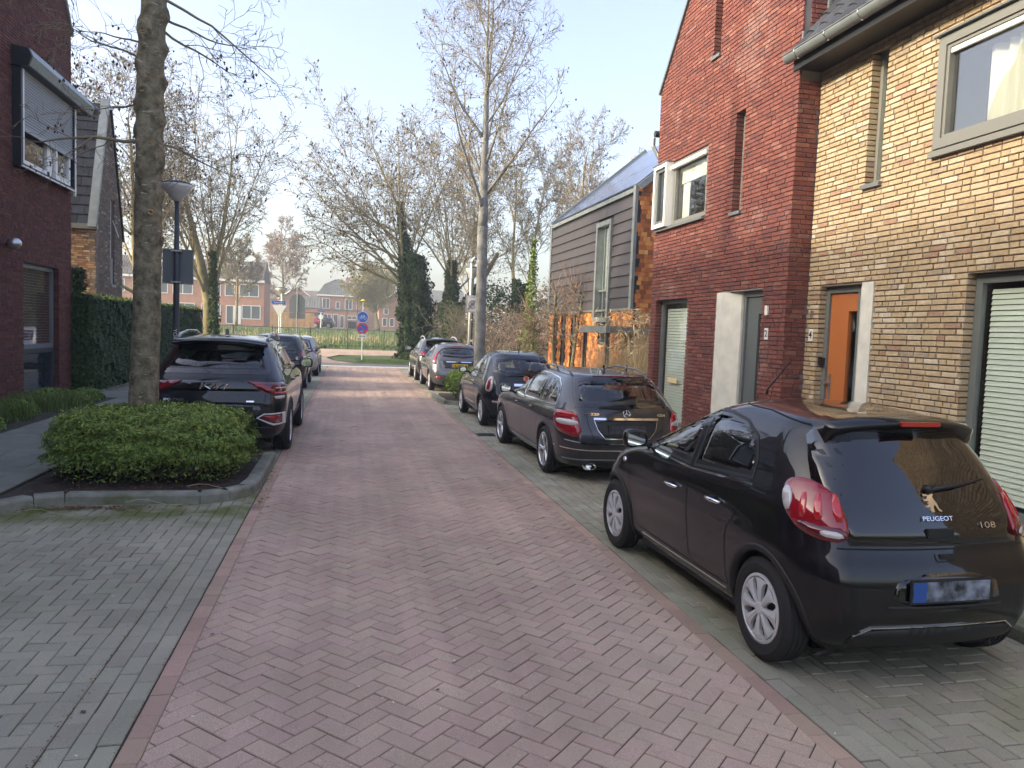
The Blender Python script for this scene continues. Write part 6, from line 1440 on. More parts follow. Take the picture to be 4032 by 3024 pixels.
def build_fiesta():
    c = Car('metallic grey hatchback with yellow licence plate 15-HRB-9 behind the small planter bush', 'car', 3.95, [
        (.18, .68, .28, 3.75), (.24, .77, .12, 3.87), (.36, .82, .03, 3.93), (.50, .842, .0, 3.95), (.62, .852, .02, 3.92), (.74, .850, .07, 3.8), (.86, .835, .12, 3.55), (.95, .81, .17, 3.1),
        (1.03, .77, .24, 2.85), (1.14, .715, .33, 2.6), (1.25, .655, .43, 2.35), (1.34, .60, .50, 2.15), (1.40, .54, .54, 2.0), (1.44, .45, .68, 1.8), (1.465, .28, .95, 1.6), (1.47, .14, 1.1, 1.5)],
        (.70, 3.19), 'paint_mid', bow=.11, ar=(.28, .38), bend=[(0, -.05), (.7, -.03), (1.5, 0), (3.9, 0)], belt=1.0, wr=.305)
    c.wx = .75; c.beltz = .96; c.archm = 'plastic'
    g1 = chaikin([(-.60, 1.12), (-.40, 1.03), (.40, 1.03), (.60, 1.12), (.55, 1.25), (.38, 1.33), (-.38, 1.33), (-.55, 1.25)], 1); c.glaze(g1, off_poly(g1, .05), 'rear', 'rear_window', 'carglass')
    c.seam([(-.14, 1.375), (.14, 1.375)], 'rear', .02, 'lamp_bright', 'brake_light', r=.01)
    for sd in (1, -1):
        v = ('cyl', .40, .62, sd); o1 = chaikin([(33, .80), (54, .86), (66, 1.06), (64, 1.24), (58, 1.22), (48, 1.06), (36, .92)], 1); to = c.patch('taillight', o1, v, 'lamp_bright', off=.012, th=.03, bulge=.01, grid=.05)
        c.patch('clear_lens', [(38, .84), (50, .87), (54, .93), (42, .92)], v, 'lamp_clear', off=.028, th=.01, parent=to, grid=.04)
        c.patch('rear_reflector', chaikin([(sd * .50, .40), (sd * .72, .41), (sd * .70, .46), (sd * .54, .46)], 1), 'rear', 'lamp_bright', off=.01, grid=.05)
    c.seam([(-.38, .90), (.38, .90)], 'rear', .035, 'chrome', 'boot_trim', r=.014); plate(c, .79, txt='15-HRB-9'); c.patch('emblem', chaikin([(-.055, .885), (.055, .885), (.055, .925), (-.055, .925)], 2), 'rear', 'plate_b', off=.02, th=.02)
    c.seam([(-.62, .98), (-.55, .75), (-.45, .64), (.45, .64), (.55, .75), (.62, .98)], 'rear', .009); c.patch('plate_recess', [(-.44, .71), (.44, .71), (.52, .94), (-.52, .94)], 'rear', 'plastic', off=.0015)
    c.patch('bumper_insert', chaikin([(-.40, .22), (.40, .22), (.52, .30), (.44, .40), (-.44, .40), (-.52, .30)], 2), 'rear', 'plastic', off=.006)
    for vw in ('L', 'R'):
        f = [(2.9, 1.02), (1.9, .99), (.85, 1.06), (.88, 1.14), (1.1, 1.28), (1.4, 1.36), (1.9, 1.375), (2.2, 1.31), (2.55, 1.18)]; c.glaze(f, off_poly(f, .025), vw, 'side_window', 'carglass')
        c.seam([(1.85, .97), (1.84, .6), (1.8, .34)], vw); c.seam([(1.85, 1.0), (1.85, 1.36)], vw, .06, 'gloss_black', 'pillar', off=.006)
    c.handles([(1.2, .88), (2.05, .86)], .86, 'paint_mid'); c.mirror(2.75, 1.02, .83, 'paint_mid'); c.body(); c.wheels(7, 'alloy', .18, .205, 'star')
    m = MB(); p, n = c.hit('rear', .1, 1.04); m.tube([(0, p.y - .01, 1.03), (.12, p.y - .03, 1.05), (.42, p.y + .03, 1.09)], [.018, .012, .005], 8); m.build('wiper', 'plastic', c.root, local=True)
    return c
def build_suv(label, paint, left=True, fancy=True):
    c = Car(label, 'car', 4.50, [
        (.20, .72, .30, 4.3), (.27, .84, .12, 4.42), (.40, .895, .03, 4.48), (.56, .918, .0, 4.50), (.72, .925, .0, 4.48), (.86, .922, .03, 4.42), (.98, .905, .06, 4.2), (1.06, .875, .10, 3.7),
        (1.12, .845, .15, 3.25), (1.22, .80, .24, 3.0), (1.34, .745, .36, 2.75), (1.46, .685, .47, 2.5), (1.54, .635, .50, 2.3), (1.59, .57, .52, 2.1), (1.625, .47, .68, 1.95), (1.64, .28, 1.0, 1.75), (1.645, .15, 1.2, 1.6)],
        (.90, 3.57), paint, bow=.10, ar=(.24, .36), bend=[(0, -.07), (.6, -.045), (1.7, 0), (4.5, 0)], belt=1.05, wr=.35)
    c.wx = .82; c.beltz = 1.03; c.archm = 'plastic'
    g1 = [(-.66, 1.12), (.66, 1.12), (.70, 1.18), (.60, 1.42), (.52, 1.50), (-.52, 1.50), (-.60, 1.42), (-.70, 1.18)]; c.glaze(g1, off_poly(g1, .06), 'rear', 'rear_window', 'carglass')
    V = []; F = []; xs = np.linspace(-.62, .62, 25)
    for x in xs:
        t = abs(x) / .62; zt = 1.60 - .05 * t**2.5; yb = .34 + .10 * t**3
        for yy, zz in ((.75, zt + .012), (.55, zt + .008), (yb, zt - .035), (yb + .01, zt - .055), (.55, zt - .08)): V.append((x, yy, zz))
    for i in range(24):
        for j in range(4): F.append((i * 5 + j, (i + 1) * 5 + j, (i + 1) * 5 + j + 1, i * 5 + j + 1))
    F.append(tuple(range(5))); F.append(tuple(120 + j for j in range(5))[::-1]); mesh('spoiler', V, F, paint, c.root, smooth=True, local=True)
    m = MB(); m.tube([(-.60, .425, 1.525), (-.3, .345, 1.562), (0, .335, 1.568), (.3, .345, 1.562), (.60, .425, 1.525)], .006, 6); m.build('spoiler_strip', 'zinc', c.root, local=True)
    for sd in (1, -1):
        if fancy:
            v = ('cyl', .30, .55, sd)
            to = c.patch('taillight', [(14, 1.03), (34, 1.02), (70, 1.02), (76, .90), (60, .855), (44, .86), (32, .92)], v, 'lamp_dark', off=.008, th=.02, grid=.06)
            c.patch('light_blade', [(15, 1.024), (33, 1.012), (47, .91), (44, .875), (30, .94)], v, 'lamp_red', off=.018, th=.012, parent=to, grid=.05)
            c.patch('light_bar', [(47, .895), (74, .885), (73, .865), (47, .862)], v, 'lamp_bright', off=.018, th=.012, parent=to, grid=.05)
            c.patch('light_bar', [(50, .955), (72, .95), (72, .938), (50, .938)], v, 'lamp_clear', off=.016, th=.012, parent=to, grid=.05)
            c.patch('reversing_lamp', [(46, .84), (66, .845), (64, .805), (48, .80)], v, 'lamp_clear', off=.01, th=.015, grid=.05)
            f = [(sd * .56, .545), (sd * .64, .59), (sd * .86, .60), (sd * .86, .47), (sd * .76, .465)]; c.ring('fog_light_surround', [(sd * .54, .545), (sd * .635, .605), (sd * .885, .615), (sd * .885, .455), (sd * .75, .445)], f, 'rear', 'white', .016, th=.02)
            c.patch('fog_light', [(sd * .60, .553), (sd * .65, .585), (sd * .845, .585), (sd * .845, .485), (sd * .77, .48)], 'rear', 'lamp_red', off=.008, grid=.06)
        else:
            v = ('cyl', .40, .60, sd); to = c.patch('taillight', chaikin([(22, .95), (60, .93), (72, 1.0), (68, 1.10), (40, 1.10), (22, 1.05)], 1), v, 'lamp_bright', off=.01, th=.03, bulge=.01, grid=.05); c.patch('clear_lens', [(30, .97), (52, .965), (50, 1.0), (30, 1.0)], v, 'lamp_clear', off=.028, th=.01, parent=to, grid=.05)
            c.patch('bumper_insert', [(sd * .45, .40), (sd * .75, .42), (sd * .72, .52), (sd * .5, .5)], 'rear', 'zinc', off=.008)
    if fancy:
        c.patch('light_band', [(-.58, .90), (.58, .90), (.62, 1.03), (-.62, 1.03)], 'rear', 'gloss_black', off=.004)
        pts = [[(-.5, -.5), (-.5, .5)], [(-.5, -.1), (-.18, .5), (-.02, .5)], [(-.3, .05), (-.05, -.5), (.0, -.5), (.12, .5)], [(.12, .5), (.14, -.5)], [(.14, -.5), (.5, .5), (.52, -.5)]]
        p, n = c.hit('rear', 0, .965); m = MB(); 
        K = [[(-.62, -.5), (-.52, .5)], [(-.50, -.12), (-.14, .5)], [(-.42, .02), (-.16, -.5), (.10, .5), (.10, -.5)], [(.10, -.5), (.42, .5), (.42, -.5), (.60, .5)]]
        for pl in K: m.tube([(x * .29, p.y - .014 + abs(x) * .004, .965 + z * .085) for x, z in pl], .0125, 6)
        m.build('emblem', 'chrome', c.root, local=True); badge_text(c, 'SPORTAGE', -.50, .775, .045, width=.25); badge_text(c, 'HYBRID', .46, .765, .025, width=.10)
        c.seam([(-.80, .70), (-.6, .735), (-.3, .745), (.3, .745), (.6, .735), (.84, .66)], 'rear', .022, 'seam'); c.patch('tailgate_lower', chaikin([(-.52, .55), (.52, .55), (.62, .65), (.56, .725), (-.56, .725), (-.62, .65)], 1), 'rear', 'paint_grey', off=.004)
        c.seam([(-.50, .535), (.50, .535), (.66, .64)], 'rear', .007); plate(c, .64, kind='dark'); c.seam([(.66, 1.10), (.66, .9), (.64, .75)], 'rear', .007)
    else:
        c.seam([(-.3, 1.0), (.3, 1.0)], 'rear', .02, 'chrome', 'boot_trim', r=.01); plate(c, .85, kind='yellow')
    c.patch('bumper_skirt', [(-.74, .25), (.74, .25), (.80, .42), (-.80, .42)], 'rear', 'plastic', off=.006)
    for vw in ('L', 'R'):
        f = [(3.25, 1.14), (2.2, 1.10), (.70, 1.16), (.84, 1.30), (1.15, 1.45), (1.6, 1.515), (2.2, 1.52), (2.6, 1.44), (2.95, 1.28)]; c.glaze(f, off_poly(f, .03), vw, 'side_window', 'carglass', trim='chrome')
        for x in (2.18, 1.2): c.seam([(x, 1.11), (x - .02, 1.5)], vw, .07, 'gloss_black', 'pillar', off=.006)
        c.seam([(2.2, 1.09), (2.2, .6), (2.16, .38)], vw); c.seam([(3.2, 1.07), (3.15, .5), (3.1, .38)], vw); c.seam([(3.2, .40), (1.3, .40)], vw, .10, 'plastic', 'sill_cladding', r=.008)
        sd = -1 if vw == 'L' else 1; m = MB(); m.tube([(sd * .60, y, z) for y, z in ((.66, 1.53), (.76, 1.585), (.95, 1.635), (1.4, 1.67), (2.0, 1.67), (2.3, 1.62), (2.4, 1.58))], .022, 8); m.build('roof_rail', 'gloss_black' if fancy else 'alloy', c.root, smooth=True, local=True)
    c.glaze([(-.74, 1.12), (.74, 1.12), (.62, 1.55), (-.62, 1.55)], [(-.68, 1.16), (.68, 1.16), (.58, 1.52), (-.58, 1.52)], 'front', 'windscreen')
    c.handles([(1.45, .99), (2.4, .98)], .98, 'gloss_black'); c.mirror(3.0, 1.17, .915, None, .22, .17); c.body(); c.wheels(5, 'alloy', .23, .24, 'twin')
    m = MB(); m.prism([(1.05, 1.63), (1.2, 1.63), (1.08, 1.72)], ((0, 0, 0), (0, 1, 0), (0, 0, 1), (1, 0, 0)), -.02, .02); m.build('aerial_fin', 'gloss_black', c.root, local=True)
    return c
def build_far_hatch(label, paint, dz=0, lamp='lamp_red', y_lamp=(.85, 1.12), roofk=1.0, rail=False, wide=0):
    k = roofk
    c = Car(label, 'car', 4.1, [
        (.18, .70, .28, 3.9), (.26, .80, .08, 4.04), (.42, .845, .0, 4.10), (.62, .86 + wide, .01, 4.08), (.80, .858 + wide, .05, 3.95), (.92, .84, .09, 3.65), (1.0, .805, .13, 3.1),
        (1.08 * k, .775, .18, 2.92), (1.22 * k, .72, .26, 2.65), (1.34 * k, .66, .34, 2.4), (1.42 * k, .60, .39, 2.2), (1.47 * k, .50, .48, 2.0), (1.495 * k, .3, .8, 1.8), (1.5 * k, .15, 1.0, 1.6)],
        (.75, 3.25), paint, bow=.09, ar=(.24, .34), bend=[(0, -.05), (.7, -.03), (1.5, 0), (3.9, 0)], belt=1.0, wr=.31)
    c.wx = .76; c.beltz = .96; c.archm = 'plastic'
    g1 = [(-.62, 1.03), (.62, 1.03), (.58, 1.18), (.50, 1.36 * k), (-.50, 1.36 * k), (-.58, 1.18)]; c.glaze(g1, off_poly(g1, .05), 'rear', 'rear_window', 'carglass')
    for sd in (1, -1):
        v = ('cyl', .40, .62, sd); a, b = y_lamp; to = c.patch('taillight', chaikin([(36, a), (60, a + .02), (68, a + .12), (62, b), (44, b - .02), (36, b - .1)], 1), v, lamp, off=.012, th=.03, bulge=.01, grid=.05); c.patch('clear_lens', [(42, a + .04), (56, a + .05), (56, a + .10), (42, a + .09)], v, 'lamp_clear', off=.028, th=.01, parent=to, grid=.05)
    plate(c, .80, kind='yellow'); c.seam([(-.45, .66), (.45, .66)], 'rear')
    for vw in ('L', 'R'):
        f = [(3.0, 1.05), (2.0, 1.02), (.80, 1.06), (.90, 1.2), (1.1, 1.33 * k), (1.6, 1.40 * k), (2.05, 1.40 * k), (2.4, 1.30 * k), (2.7, 1.18)]; c.glaze(f, off_poly(f, .025), vw, 'side_window', 'carglass'); c.seam([(1.95, 1.04), (1.95, 1.39 * k)], vw, .06, 'gloss_black', 'pillar', off=.006); c.seam([(1.95, 1.0), (1.94, .36)], vw)
    c.glaze([(-.66, 1.05), (.66, 1.05), (.56, 1.43 * k), (-.56, 1.43 * k)], [(-.62, 1.08), (.62, 1.08), (.52, 1.40 * k), (-.52, 1.40 * k)], 'front', 'windscreen')
    c.handles([(1.2, .90), (2.1, .88)], .88, paint); c.mirror(2.85, 1.06, .86, 'plastic'); c.body(); c.wheels(6, 'alloy', .19, .21, 'star')
    return c
S_ = 1.045; RT = R(1.4)
car1 = build_city_car(); car1.place(3.285, 4.14, RT, (1.01, 1.04, 1.06))
car2 = build_estate(); car2.place(3.58, 10.30, RT, 1.0)
car3 = build_bubble(); car3.place(3.52, 15.48, RT, S_)
car4 = build_fiesta(); car4.place(3.40, 24.35, RT * .3, S_)
car5 = build_suv('dark sport utility car with silver roof rails at the far end of the right row', 'paint_grey', fancy=False); car5.place(3.40, 29.0, 0, 1.0)
car6 = build_suv('large glossy black sport utility car parked behind the left street tree', 'paint_navy', fancy=True); car6.place(-1.84, 12.25, 0, 1.06)
car7 = build_far_hatch('silver and red car mostly hidden behind the large black car on the left', 'paint_red', lamp='lamp_bright'); car7.place(-2.2, 17.6, 0, 1.03)
car8 = build_far_hatch('black hatchback with red lights, third in the left row', 'paint_navy', roofk=1.05); car8.place(-2.12, 24.0, 0, 1.05)
car9 = build_far_hatch('silver grey hatchback last in the left row near the junction', 'paint_silver', roofk=1.02, lamp='lamp_bright'); car9.place(-1.97, 30.2, 0, 1.0)
for i, (x, y, rt, p, lb) in enumerate(((-4.2, 104.0, 78, 'paint_red', 'dark red car parked by the wooden fence across the field'), (-2.6, 107, 80, 'paint_navy', 'black car parked beside the dark red one across the field'), (-20.5, 102, 85, 'paint_silver', 'silver car in front of the terrace seen past the ivy trunk'))):
    fc = build_far_hatch(lb, p); fc.root['group'] = 'cars parked across the field'; fc.place(x, y, R(rt), 1.0); fc.root.location.z = TZ
# ============================================================ TREES
def rootT(loc, label, cat='tree', group=None, name='bare_tree'): return thing(name, loc, label, cat, group)
# left foreground tree: trunk above the planter, knobbly
tl = rootT((-2.42, 10.25, .07), 'thick knobbly street tree trunk standing in the left planter bush', name='street_tree')
pts = [(-2.50, 10.25, .0), (-2.49, 10.25, .9), (-2.47, 10.25, 1.9), (-2.45, 10.25, 2.9), (-2.44, 10.2, 3.9), (-2.42, 10.2, 4.9), (-2.40, 10.2, 5.6), (-2.39, 10.2, 7.5), (-2.35, 10.2, 9)]
rad = [.215, .172, .160, .156, .153, .148, .143, .12, .09]
P0 = [ground_ for ground_ in []]
def trunk_mesh(name, ax, rad, mat, parent, knots=(), k=48, n=220, amp=.011, seed=1):
    ax = np.array(ax, float); t = np.linspace(0, 1, len(ax)); tt = np.linspace(0, 1, n); A = np.stack([np.interp(tt, t, ax[:, i]) for i in range(3)], 1); r = np.interp(tt, t, rad)
    V = []
    for i in range(n):
        for j in range(k):
            th = 2 * math.pi * j / k; rr = r[i] + amp * (math.sin(3 * th + i * .11 + seed) * .5 + math.sin(7 * th - i * .23) * .25 + math.sin(i * .9 + 2 * th) * .25)
            for (kz, kth, kh, ks) in knots:
                dz = (A[i][2] - kz) / ks; da = ((th - kth + math.pi) % (2 * math.pi) - math.pi) * r[i] / ks; d2 = dz * dz + da * da; rr += kh * math.exp(-d2) - kh * .9 * math.exp(-d2 * 7)
            V.append((A[i][0] + rr * math.cos(th), A[i][1] + rr * math.sin(th), A[i][2]))
    F = [(i * k + j, i * k + (j + 1) % k, (i + 1) * k + (j + 1) % k, (i + 1) * k + j) for i in range(n - 1) for j in range(k)]
    return mesh(name, V, F, mat, parent, smooth=True)
MT['bark_plane'], nt_, b_s = nmat('bark_plane'); L_ = nt_.links
geo_ = N(nt_, 'ShaderNodeNewGeometry'); mp_ = N(nt_, 'ShaderNodeMapping'); mp_.inputs['Scale'].default_value = (9, 9, 38); L_.new(geo_.outputs['Position'], mp_.inputs[0])
n1 = N(nt_, 'ShaderNodeTexNoise'); n1.inputs['Scale'].default_value = 1; n1.inputs['Detail'].default_value = 3; L_.new(mp_.outputs[0], n1.inputs['Vector'])
n2 = N(nt_, 'ShaderNodeTexNoise'); n2.inputs['Scale'].default_value = 9; n2.inputs['Detail'].default_value = 9; n2.inputs['Roughness'].default_value = .68; L_.new(geo_.outputs['Position'], n2.inputs['Vector'])
r1 = N(nt_, 'ShaderNodeValToRGB'); e_ = r1.color_ramp.elements; e_[0].position = .36; e_[0].color = (.085, .075, .042, 1); e_[1].position = .62; e_[1].color = (.30, .26, .17, 1); L_.new(n2.outputs[0], r1.inputs[0])
r2 = N(nt_, 'ShaderNodeMapRange'); r2.inputs[1].default_value = .66; r2.inputs[2].default_value = .69; L_.new(n1.outputs[0], r2.inputs[0])
mx_ = N(nt_, 'ShaderNodeMixRGB'); mx_.inputs[2].default_value = (.46, .42, .34, 1); L_.new(r2.outputs[0], mx_.inputs[0]); L_.new(r1.outputs[0], mx_.inputs[1]); L_.new(mx_.outputs[0], b_s.inputs['Base Color']); b_s.inputs['Roughness'].default_value = .9
bp_ = N(nt_, 'ShaderNodeBump'); bp_.inputs['Strength'].default_value = .9; bp_.inputs['Distance'].default_value = .02; L_.new(n2.outputs[0], bp_.inputs['Height']); L_.new(bp_.outputs[0], b_s.inputs['Normal'])
kn = [(3.2, -1.2, .035, .08), (3.75, -2.2, .035, .08), (4.05, -1.3, .05, .09), (4.35, -.3, .055, .08), (4.65, -1.9, .045, .09), (5.0, -.9, .05, .08), (5.35, -2.0, .05, .09), (5.6, -.2, .07, .08), (2.9, -.2, .035, .07), (3.45, -.2, .05, .08), (5.2, .1, .06, .08), (4.5, -3.0, .05, .08), (5.0, -2.9, .05, .08), (3.9, .1, .05, .08), (4.2, 3.0, .05, .08), (5.45, -3.0, .05, .08), (4.8, .2, .05, .08), (2.2, -1.4, .02, .07), (4.85, -1.5, .04, .07)]
trunk_mesh('trunk', pts, rad, 'bark_plane', tl, kn)
m = MB()
for kz, th, h_, s_k in kn[::2]:
    r0 = float(np.interp(kz, [p[2] for p in pts], rad)) + .028; c0 = Vector((np.interp(kz, [p[2] for p in pts], [p[0] for p in pts]), 10.22, kz)); d = Vector((math.cos(th), math.sin(th), .1)).normalized(); a = d.cross(Vector((0, 0, 1))).normalized(); b = d.cross(a)
    m.tube([c0 + d * r0 + (a * math.cos(t) + b * math.sin(t)) * .028 for t in [2 * math.pi * i / 12 for i in range(13)]], .012, 6)
m.build('pruning_scars', 'straw_dark', tl, smooth=True)
T = Tree(5); C4 = dict(max=4, n=[6, 9, 5, 4, 3], wob=[0, .16, .2, .25, .3], up=[0, .0, .01, .02, .02], tap=[.6, .8, .8, .7, .6], kids=[0, 5, 4, 3, 0], rr=[.3, .5, .55, .6], ang=[(60, 90), (35, 60), (35, 65), (30, 60)], env=lambda t: 1, len=[3, 3, 1.0, .5, .22], **{'from': [.3, .3, .3, .3]})
for (z, d, L_b, r_b) in ((4.05, (-.9, -.35, .02), 2.2, .034), (4.55, (-.8, .5, .25), 1.9, .026), (5.0, (-.9, -.2, .45), 1.6, .022), (5.25, (-.7, .6, .3), 1.7, .02), (5.5, (.8, .3, -.5), 2.0, .024), (5.6, (.9, -.1, -.25), 1.9, .024), (4.1, (.9, .5, -.35), 1.8, .022), (5.8, (.9, .2, .0), 2.8, .026), (6.1, (-.9, .1, -.2), 2.4, .024), (6.0, (.8, -.5, .2), 2.0, .02), (5.9, (-.6, -.7, .0), 2.0, .02), (6.3, (.9, .6, .2), 2.8, .026), (6.5, (-.5, .9, .2), 2.8, .026), (7, (.3, -.9, .5), 2.5, .03), (7.5, (-.3, .9, .8), 2.5, .03)):
    T.grow(Vector((-2.42, 10.2, z)), Vector(d).normalized(), r_b * .8, L_b * .62, 1, C4)
T.build(tl, 'twig', 'twig', pods=.07, podsize=.032, podper=3)
# generic configs
def cfg(kids=(12, 6, 4, 3, 0), ln=(10, 4.5, 2.0, .9, .4), mx=4, ang=((45, 65), (30, 55), (30, 60), (30, 60)), up=(.0, .05, .06, .06, .05), frm=(.35, .25, .25, .25), env=lambda t: 1 - .6 * (t - .35), rr=(.42, .5, .55, .6), wob=(.03, .10, .14, .2, .25), n=(10, 8, 6, 4, 3), tap=(.85, .85, .8, .7, .5)):
    return dict(max=mx, kids=kids, len=ln, ang=ang, up=up, env=env, rr=rr, wob=wob, n=n, tap=tap, **{'from': frm})
def ivy(root, ax, rad, n, mat='leaf_ivy', size=.11, name='ivy', fluff=.25):
    ax = np.array(ax, float); t = rng.random(n) ** 1.1; tt = np.linspace(0, 1, len(ax)); A = np.stack([np.interp(t, tt, ax[:, i]) for i in range(3)], 1); r = np.interp(t, tt, rad); th = rng.uniform(0, 2 * math.pi, n)
    nz = vnoise(np.c_[np.cos(th) * 2, np.sin(th) * 2, A[:, 2]], 1.6, 3); rr = r * (1 + .5 * nz) * (1 - rng.random(n) ** 2 * fluff); D = np.stack([np.cos(th), np.sin(th), np.zeros(n)], 1); leaves(A + D * rr[:, None] + rng.normal(0, .04, (n, 3)), D + np.array([0, 0, .3]), size, name, mat, root, asp=.8)
def bare(loc, H, r, label, seed, pods=.4, cf=None, tm='bark_lit', cm='twig', name='bare_tree', lean=(0, 0), podsize=.07, group=None, base=0, cat='tree'):
    root = rootT(loc, label, cat, group, name); T = Tree(seed); c = cf or cfg(); c.setdefault('rmin', .00028 * loc[1]); p = Vector(loc); d = Vector((lean[0], lean[1], 1)).normalized()
    T.grow(p + Vector((0, 0, base)), d, r, H, 0, c); T.build(root, tm, cm, pods=pods, podsize=podsize); return root, T
# mid left big tree (forked, ivy strip)
Hm = cfg(kids=(12, 10, 6, 4, 0), ln=(5, 9.2, 3.3, 1.35, .5), ang=((8, 44), (25, 48), (28, 55), (30, 60)), frm=(.45, .14, .12, .1), env=lambda t: .85 + .2 * t, up=(.0, .035, .03, .03, .03), wob=(.03, .07, .13, .2, .25)); Hm['rmin'] = .011
rt, T = bare((-6.9, 42, 0), 5.4, .40, 'big spreading bare tree with dark seed clusters and ivy strip behind the black cars', 12, .12, Hm, podsize=.09)
ivy(rt, [(-6.75, 41.6, 0), (-6.8, 41.6, 2.5), (-6.9, 41.7, 5.5)], [.28, .22, .12], 2600, size=.13)
m = MB(); m.tube([(-7.0, 42, 1.2), (-7.15, 42.0, 3), (-7.6, 42, 5.2), (-8.2, 42.1, 7.6), (-8.6, 42.2, 9.6)], [.34, .28, .2, .13, .05], 10); m.build('trunk', 'bark_lit', rt, smooth=True)
T2 = Tree(77)
for i in range(5): T2.grow(Vector((-7.6 - i * .2, 42, 4.6 + i * .7)), Vector((-.7 + .3 * (i % 3), .3 * (-1)**i, .75)).normalized(), .06, 3.6, 1, Hm)
T2.build(rt, 'bark_lit', 'twig', pods=.12, podsize=.09)
# ivy clad tree at the junction
Ic = cfg(kids=(12, 10, 6, 4, 0), ln=(6, 10.0, 3.2, 1.4, .6), ang=((6, 44), (25, 50), (28, 55), (30, 60)), frm=(.55, .16, .12, .1), env=lambda t: .85 + .2 * t, up=(.0, .03, .03, .03, .03), wob=(.03, .08, .13, .2, .25)); Ic['rmin'] = .012
rt, T = bare((3.9, 47.5, 0), 7.0, .42, 'leaning ivy covered tree with wide bare crown at the junction', 21, .14, Ic, lean=(-.16, 0), podsize=.12)
ivy(rt, [(3.9, 47.3, 0), (3.9, 47.3, 1.6), (3.95, 47.3, 3.2), (3.85, 47.3, 4.8), (3.6, 47.3, 6.4)], [.9, .8, 1.0, .9, .75], 17000, size=.17, fluff=.5); ivy(rt, [(3.55, 47.3, 6.2), (3.1, 47.4, 7.6), (2.75, 47.5, 9.6)], [.5, .3, .12], 1500, size=.15, name='ivy', fluff=.6)
T2 = Tree(78)
for i in range(6): T2.grow(Vector((3.6, 47.5, 4.4 + i * .7)), Vector((-.85, .25 * (-1)**i, .15 + .14 * i)).normalized(), .10, 6.4, 1, Ic)
T2.build(rt, 'bark_lit', 'twig', pods=.14, podsize=.11)
rt, T = bare((6.6, 50.5, 0), 6.5, .36, 'twin stemmed bare tree with ivy right of the ivy covered tree', 22, .08, Ic, lean=(.03, 0), podsize=.11); ivy(rt, [(6.6, 50.3, 0), (6.5, 50.3, 6.5)], [.8, .3], 6000, size=.17)
m = MB(); m.tube([(6.6, 50.5, 2.5), (8.2, 50.4, 4.6), (9.6, 50.4, 7.2)], [.28, .22, .12], 8); m.build('trunk', 'bark', rt, smooth=True); ivy(rt, [(6.8, 50.2, 2.8), (8.4, 50.3, 5)], [.4, .25], 1800, size=.16, name='ivy')
Sl = cfg(kids=(12, 8, 6, 4, 0), ln=(12, 4.2, 1.8, .9, .4), ang=((18, 40), (25, 45), (30, 50), (30, 50)), frm=(.4, .15, .15, .15), env=lambda t: 1.1 - .6 * (t - .4)); Sl['rmin'] = .011
for i, (x, y, h, r, lb) in enumerate(((10.2, 47, 12.5, .17, 'slender ivy wrapped trunk left of the pair behind the lamp'), (10.9, 47.5, 12.0, .16, 'slender ivy wrapped trunk right of the pair behind the lamp'), (13.2, 46, 13.2, .24, 'bare tree with ivy at its foot left of the dark clad house'))):
    rt, T = bare((x, y, 0), h, r, lb, 30 + i, .10, Sl, podsize=.09); ivy(rt, [(x, y - .1, 0), (x, y - .1, h * .42)], [.42, .24], 4200, size=.15)
for i, (x, y, h, lb) in enumerate(((16.5, 50, 11, 'pale bare tree peeping over the solar roof'), (22, 52, 13, 'tall pale bare tree behind the dark clad house, right side'), (8.6, 56, 13, 'thin bare tree behind the ivy trees'))):
    bare((x, y, 0), h, .2, lb, 40 + i, .05, cfg(kids=(16, 9, 6, 4, 0), ln=(12, 4.6, 2.0, .9, .4), frm=(.3, .15, .15, .15), ang=((20, 42), (25, 50), (30, 50), (30, 50))), cm='twig_red' if i < 2 else 'twig')
# right foreground slender street tree in the small planter
Fr = cfg(kids=(17, 8, 5, 3, 0), ln=(8.2, 3.6, 1.35, .6, .25), ang=((35, 58), (28, 50), (30, 55), (30, 60)), frm=(.40, .15, .2, .2), env=lambda t: 1.12 - .75 * (t - .4), rr=(.5, .45, .55, .6), up=(.0, .07, .05, .05, .03), wob=(.015, .06, .12, .2, .25))
MT['bark_grey'] = pbr('bark_grey', (.24, .235, .215), .9, var=.35, vs=5, bump=.8, bs=25)
rt = rootT((3.62, 21.6, 0), 'straight grey barked street tree with small cones in the planter right of the street', name='street_tree')
T = Tree(52); T.grow(Vector((3.63, 21.6, 4.75)), Vector((.01, 0, 1)), .142, 6.6, 0, cfg(kids=(17, 9, 6, 4, 0), ln=(8, 3.9, 1.5, .7, .3), ang=((26, 56), (25, 48), (30, 55), (30, 60)), frm=(.02, .15, .15, .15), env=lambda t: 1.05 - .62 * t, rr=(.5, .45, .55, .6), up=(.0, .075, .05, .05, .03), wob=(.03, .06, .12, .2, .25)) | dict(rmin=.0055))
T.build(rt, 'bark_grey', 'twig', pods=.06, podsize=.05, podper=2)
trunk_mesh('trunk', [(3.69, 21.6, 0), (3.67, 21.6, 2), (3.66, 21.6, 3.5), (3.63, 21.6, 4.9)], [.18, .155, .148, .142], 'bark_grey', rt, [(3.0, -1.3, .02, .06), (3.9, -.3, .03, .08), (4.3, -2.5, .03, .08), (3.6, -2, .02, .06)], k=28, n=90, amp=.006)
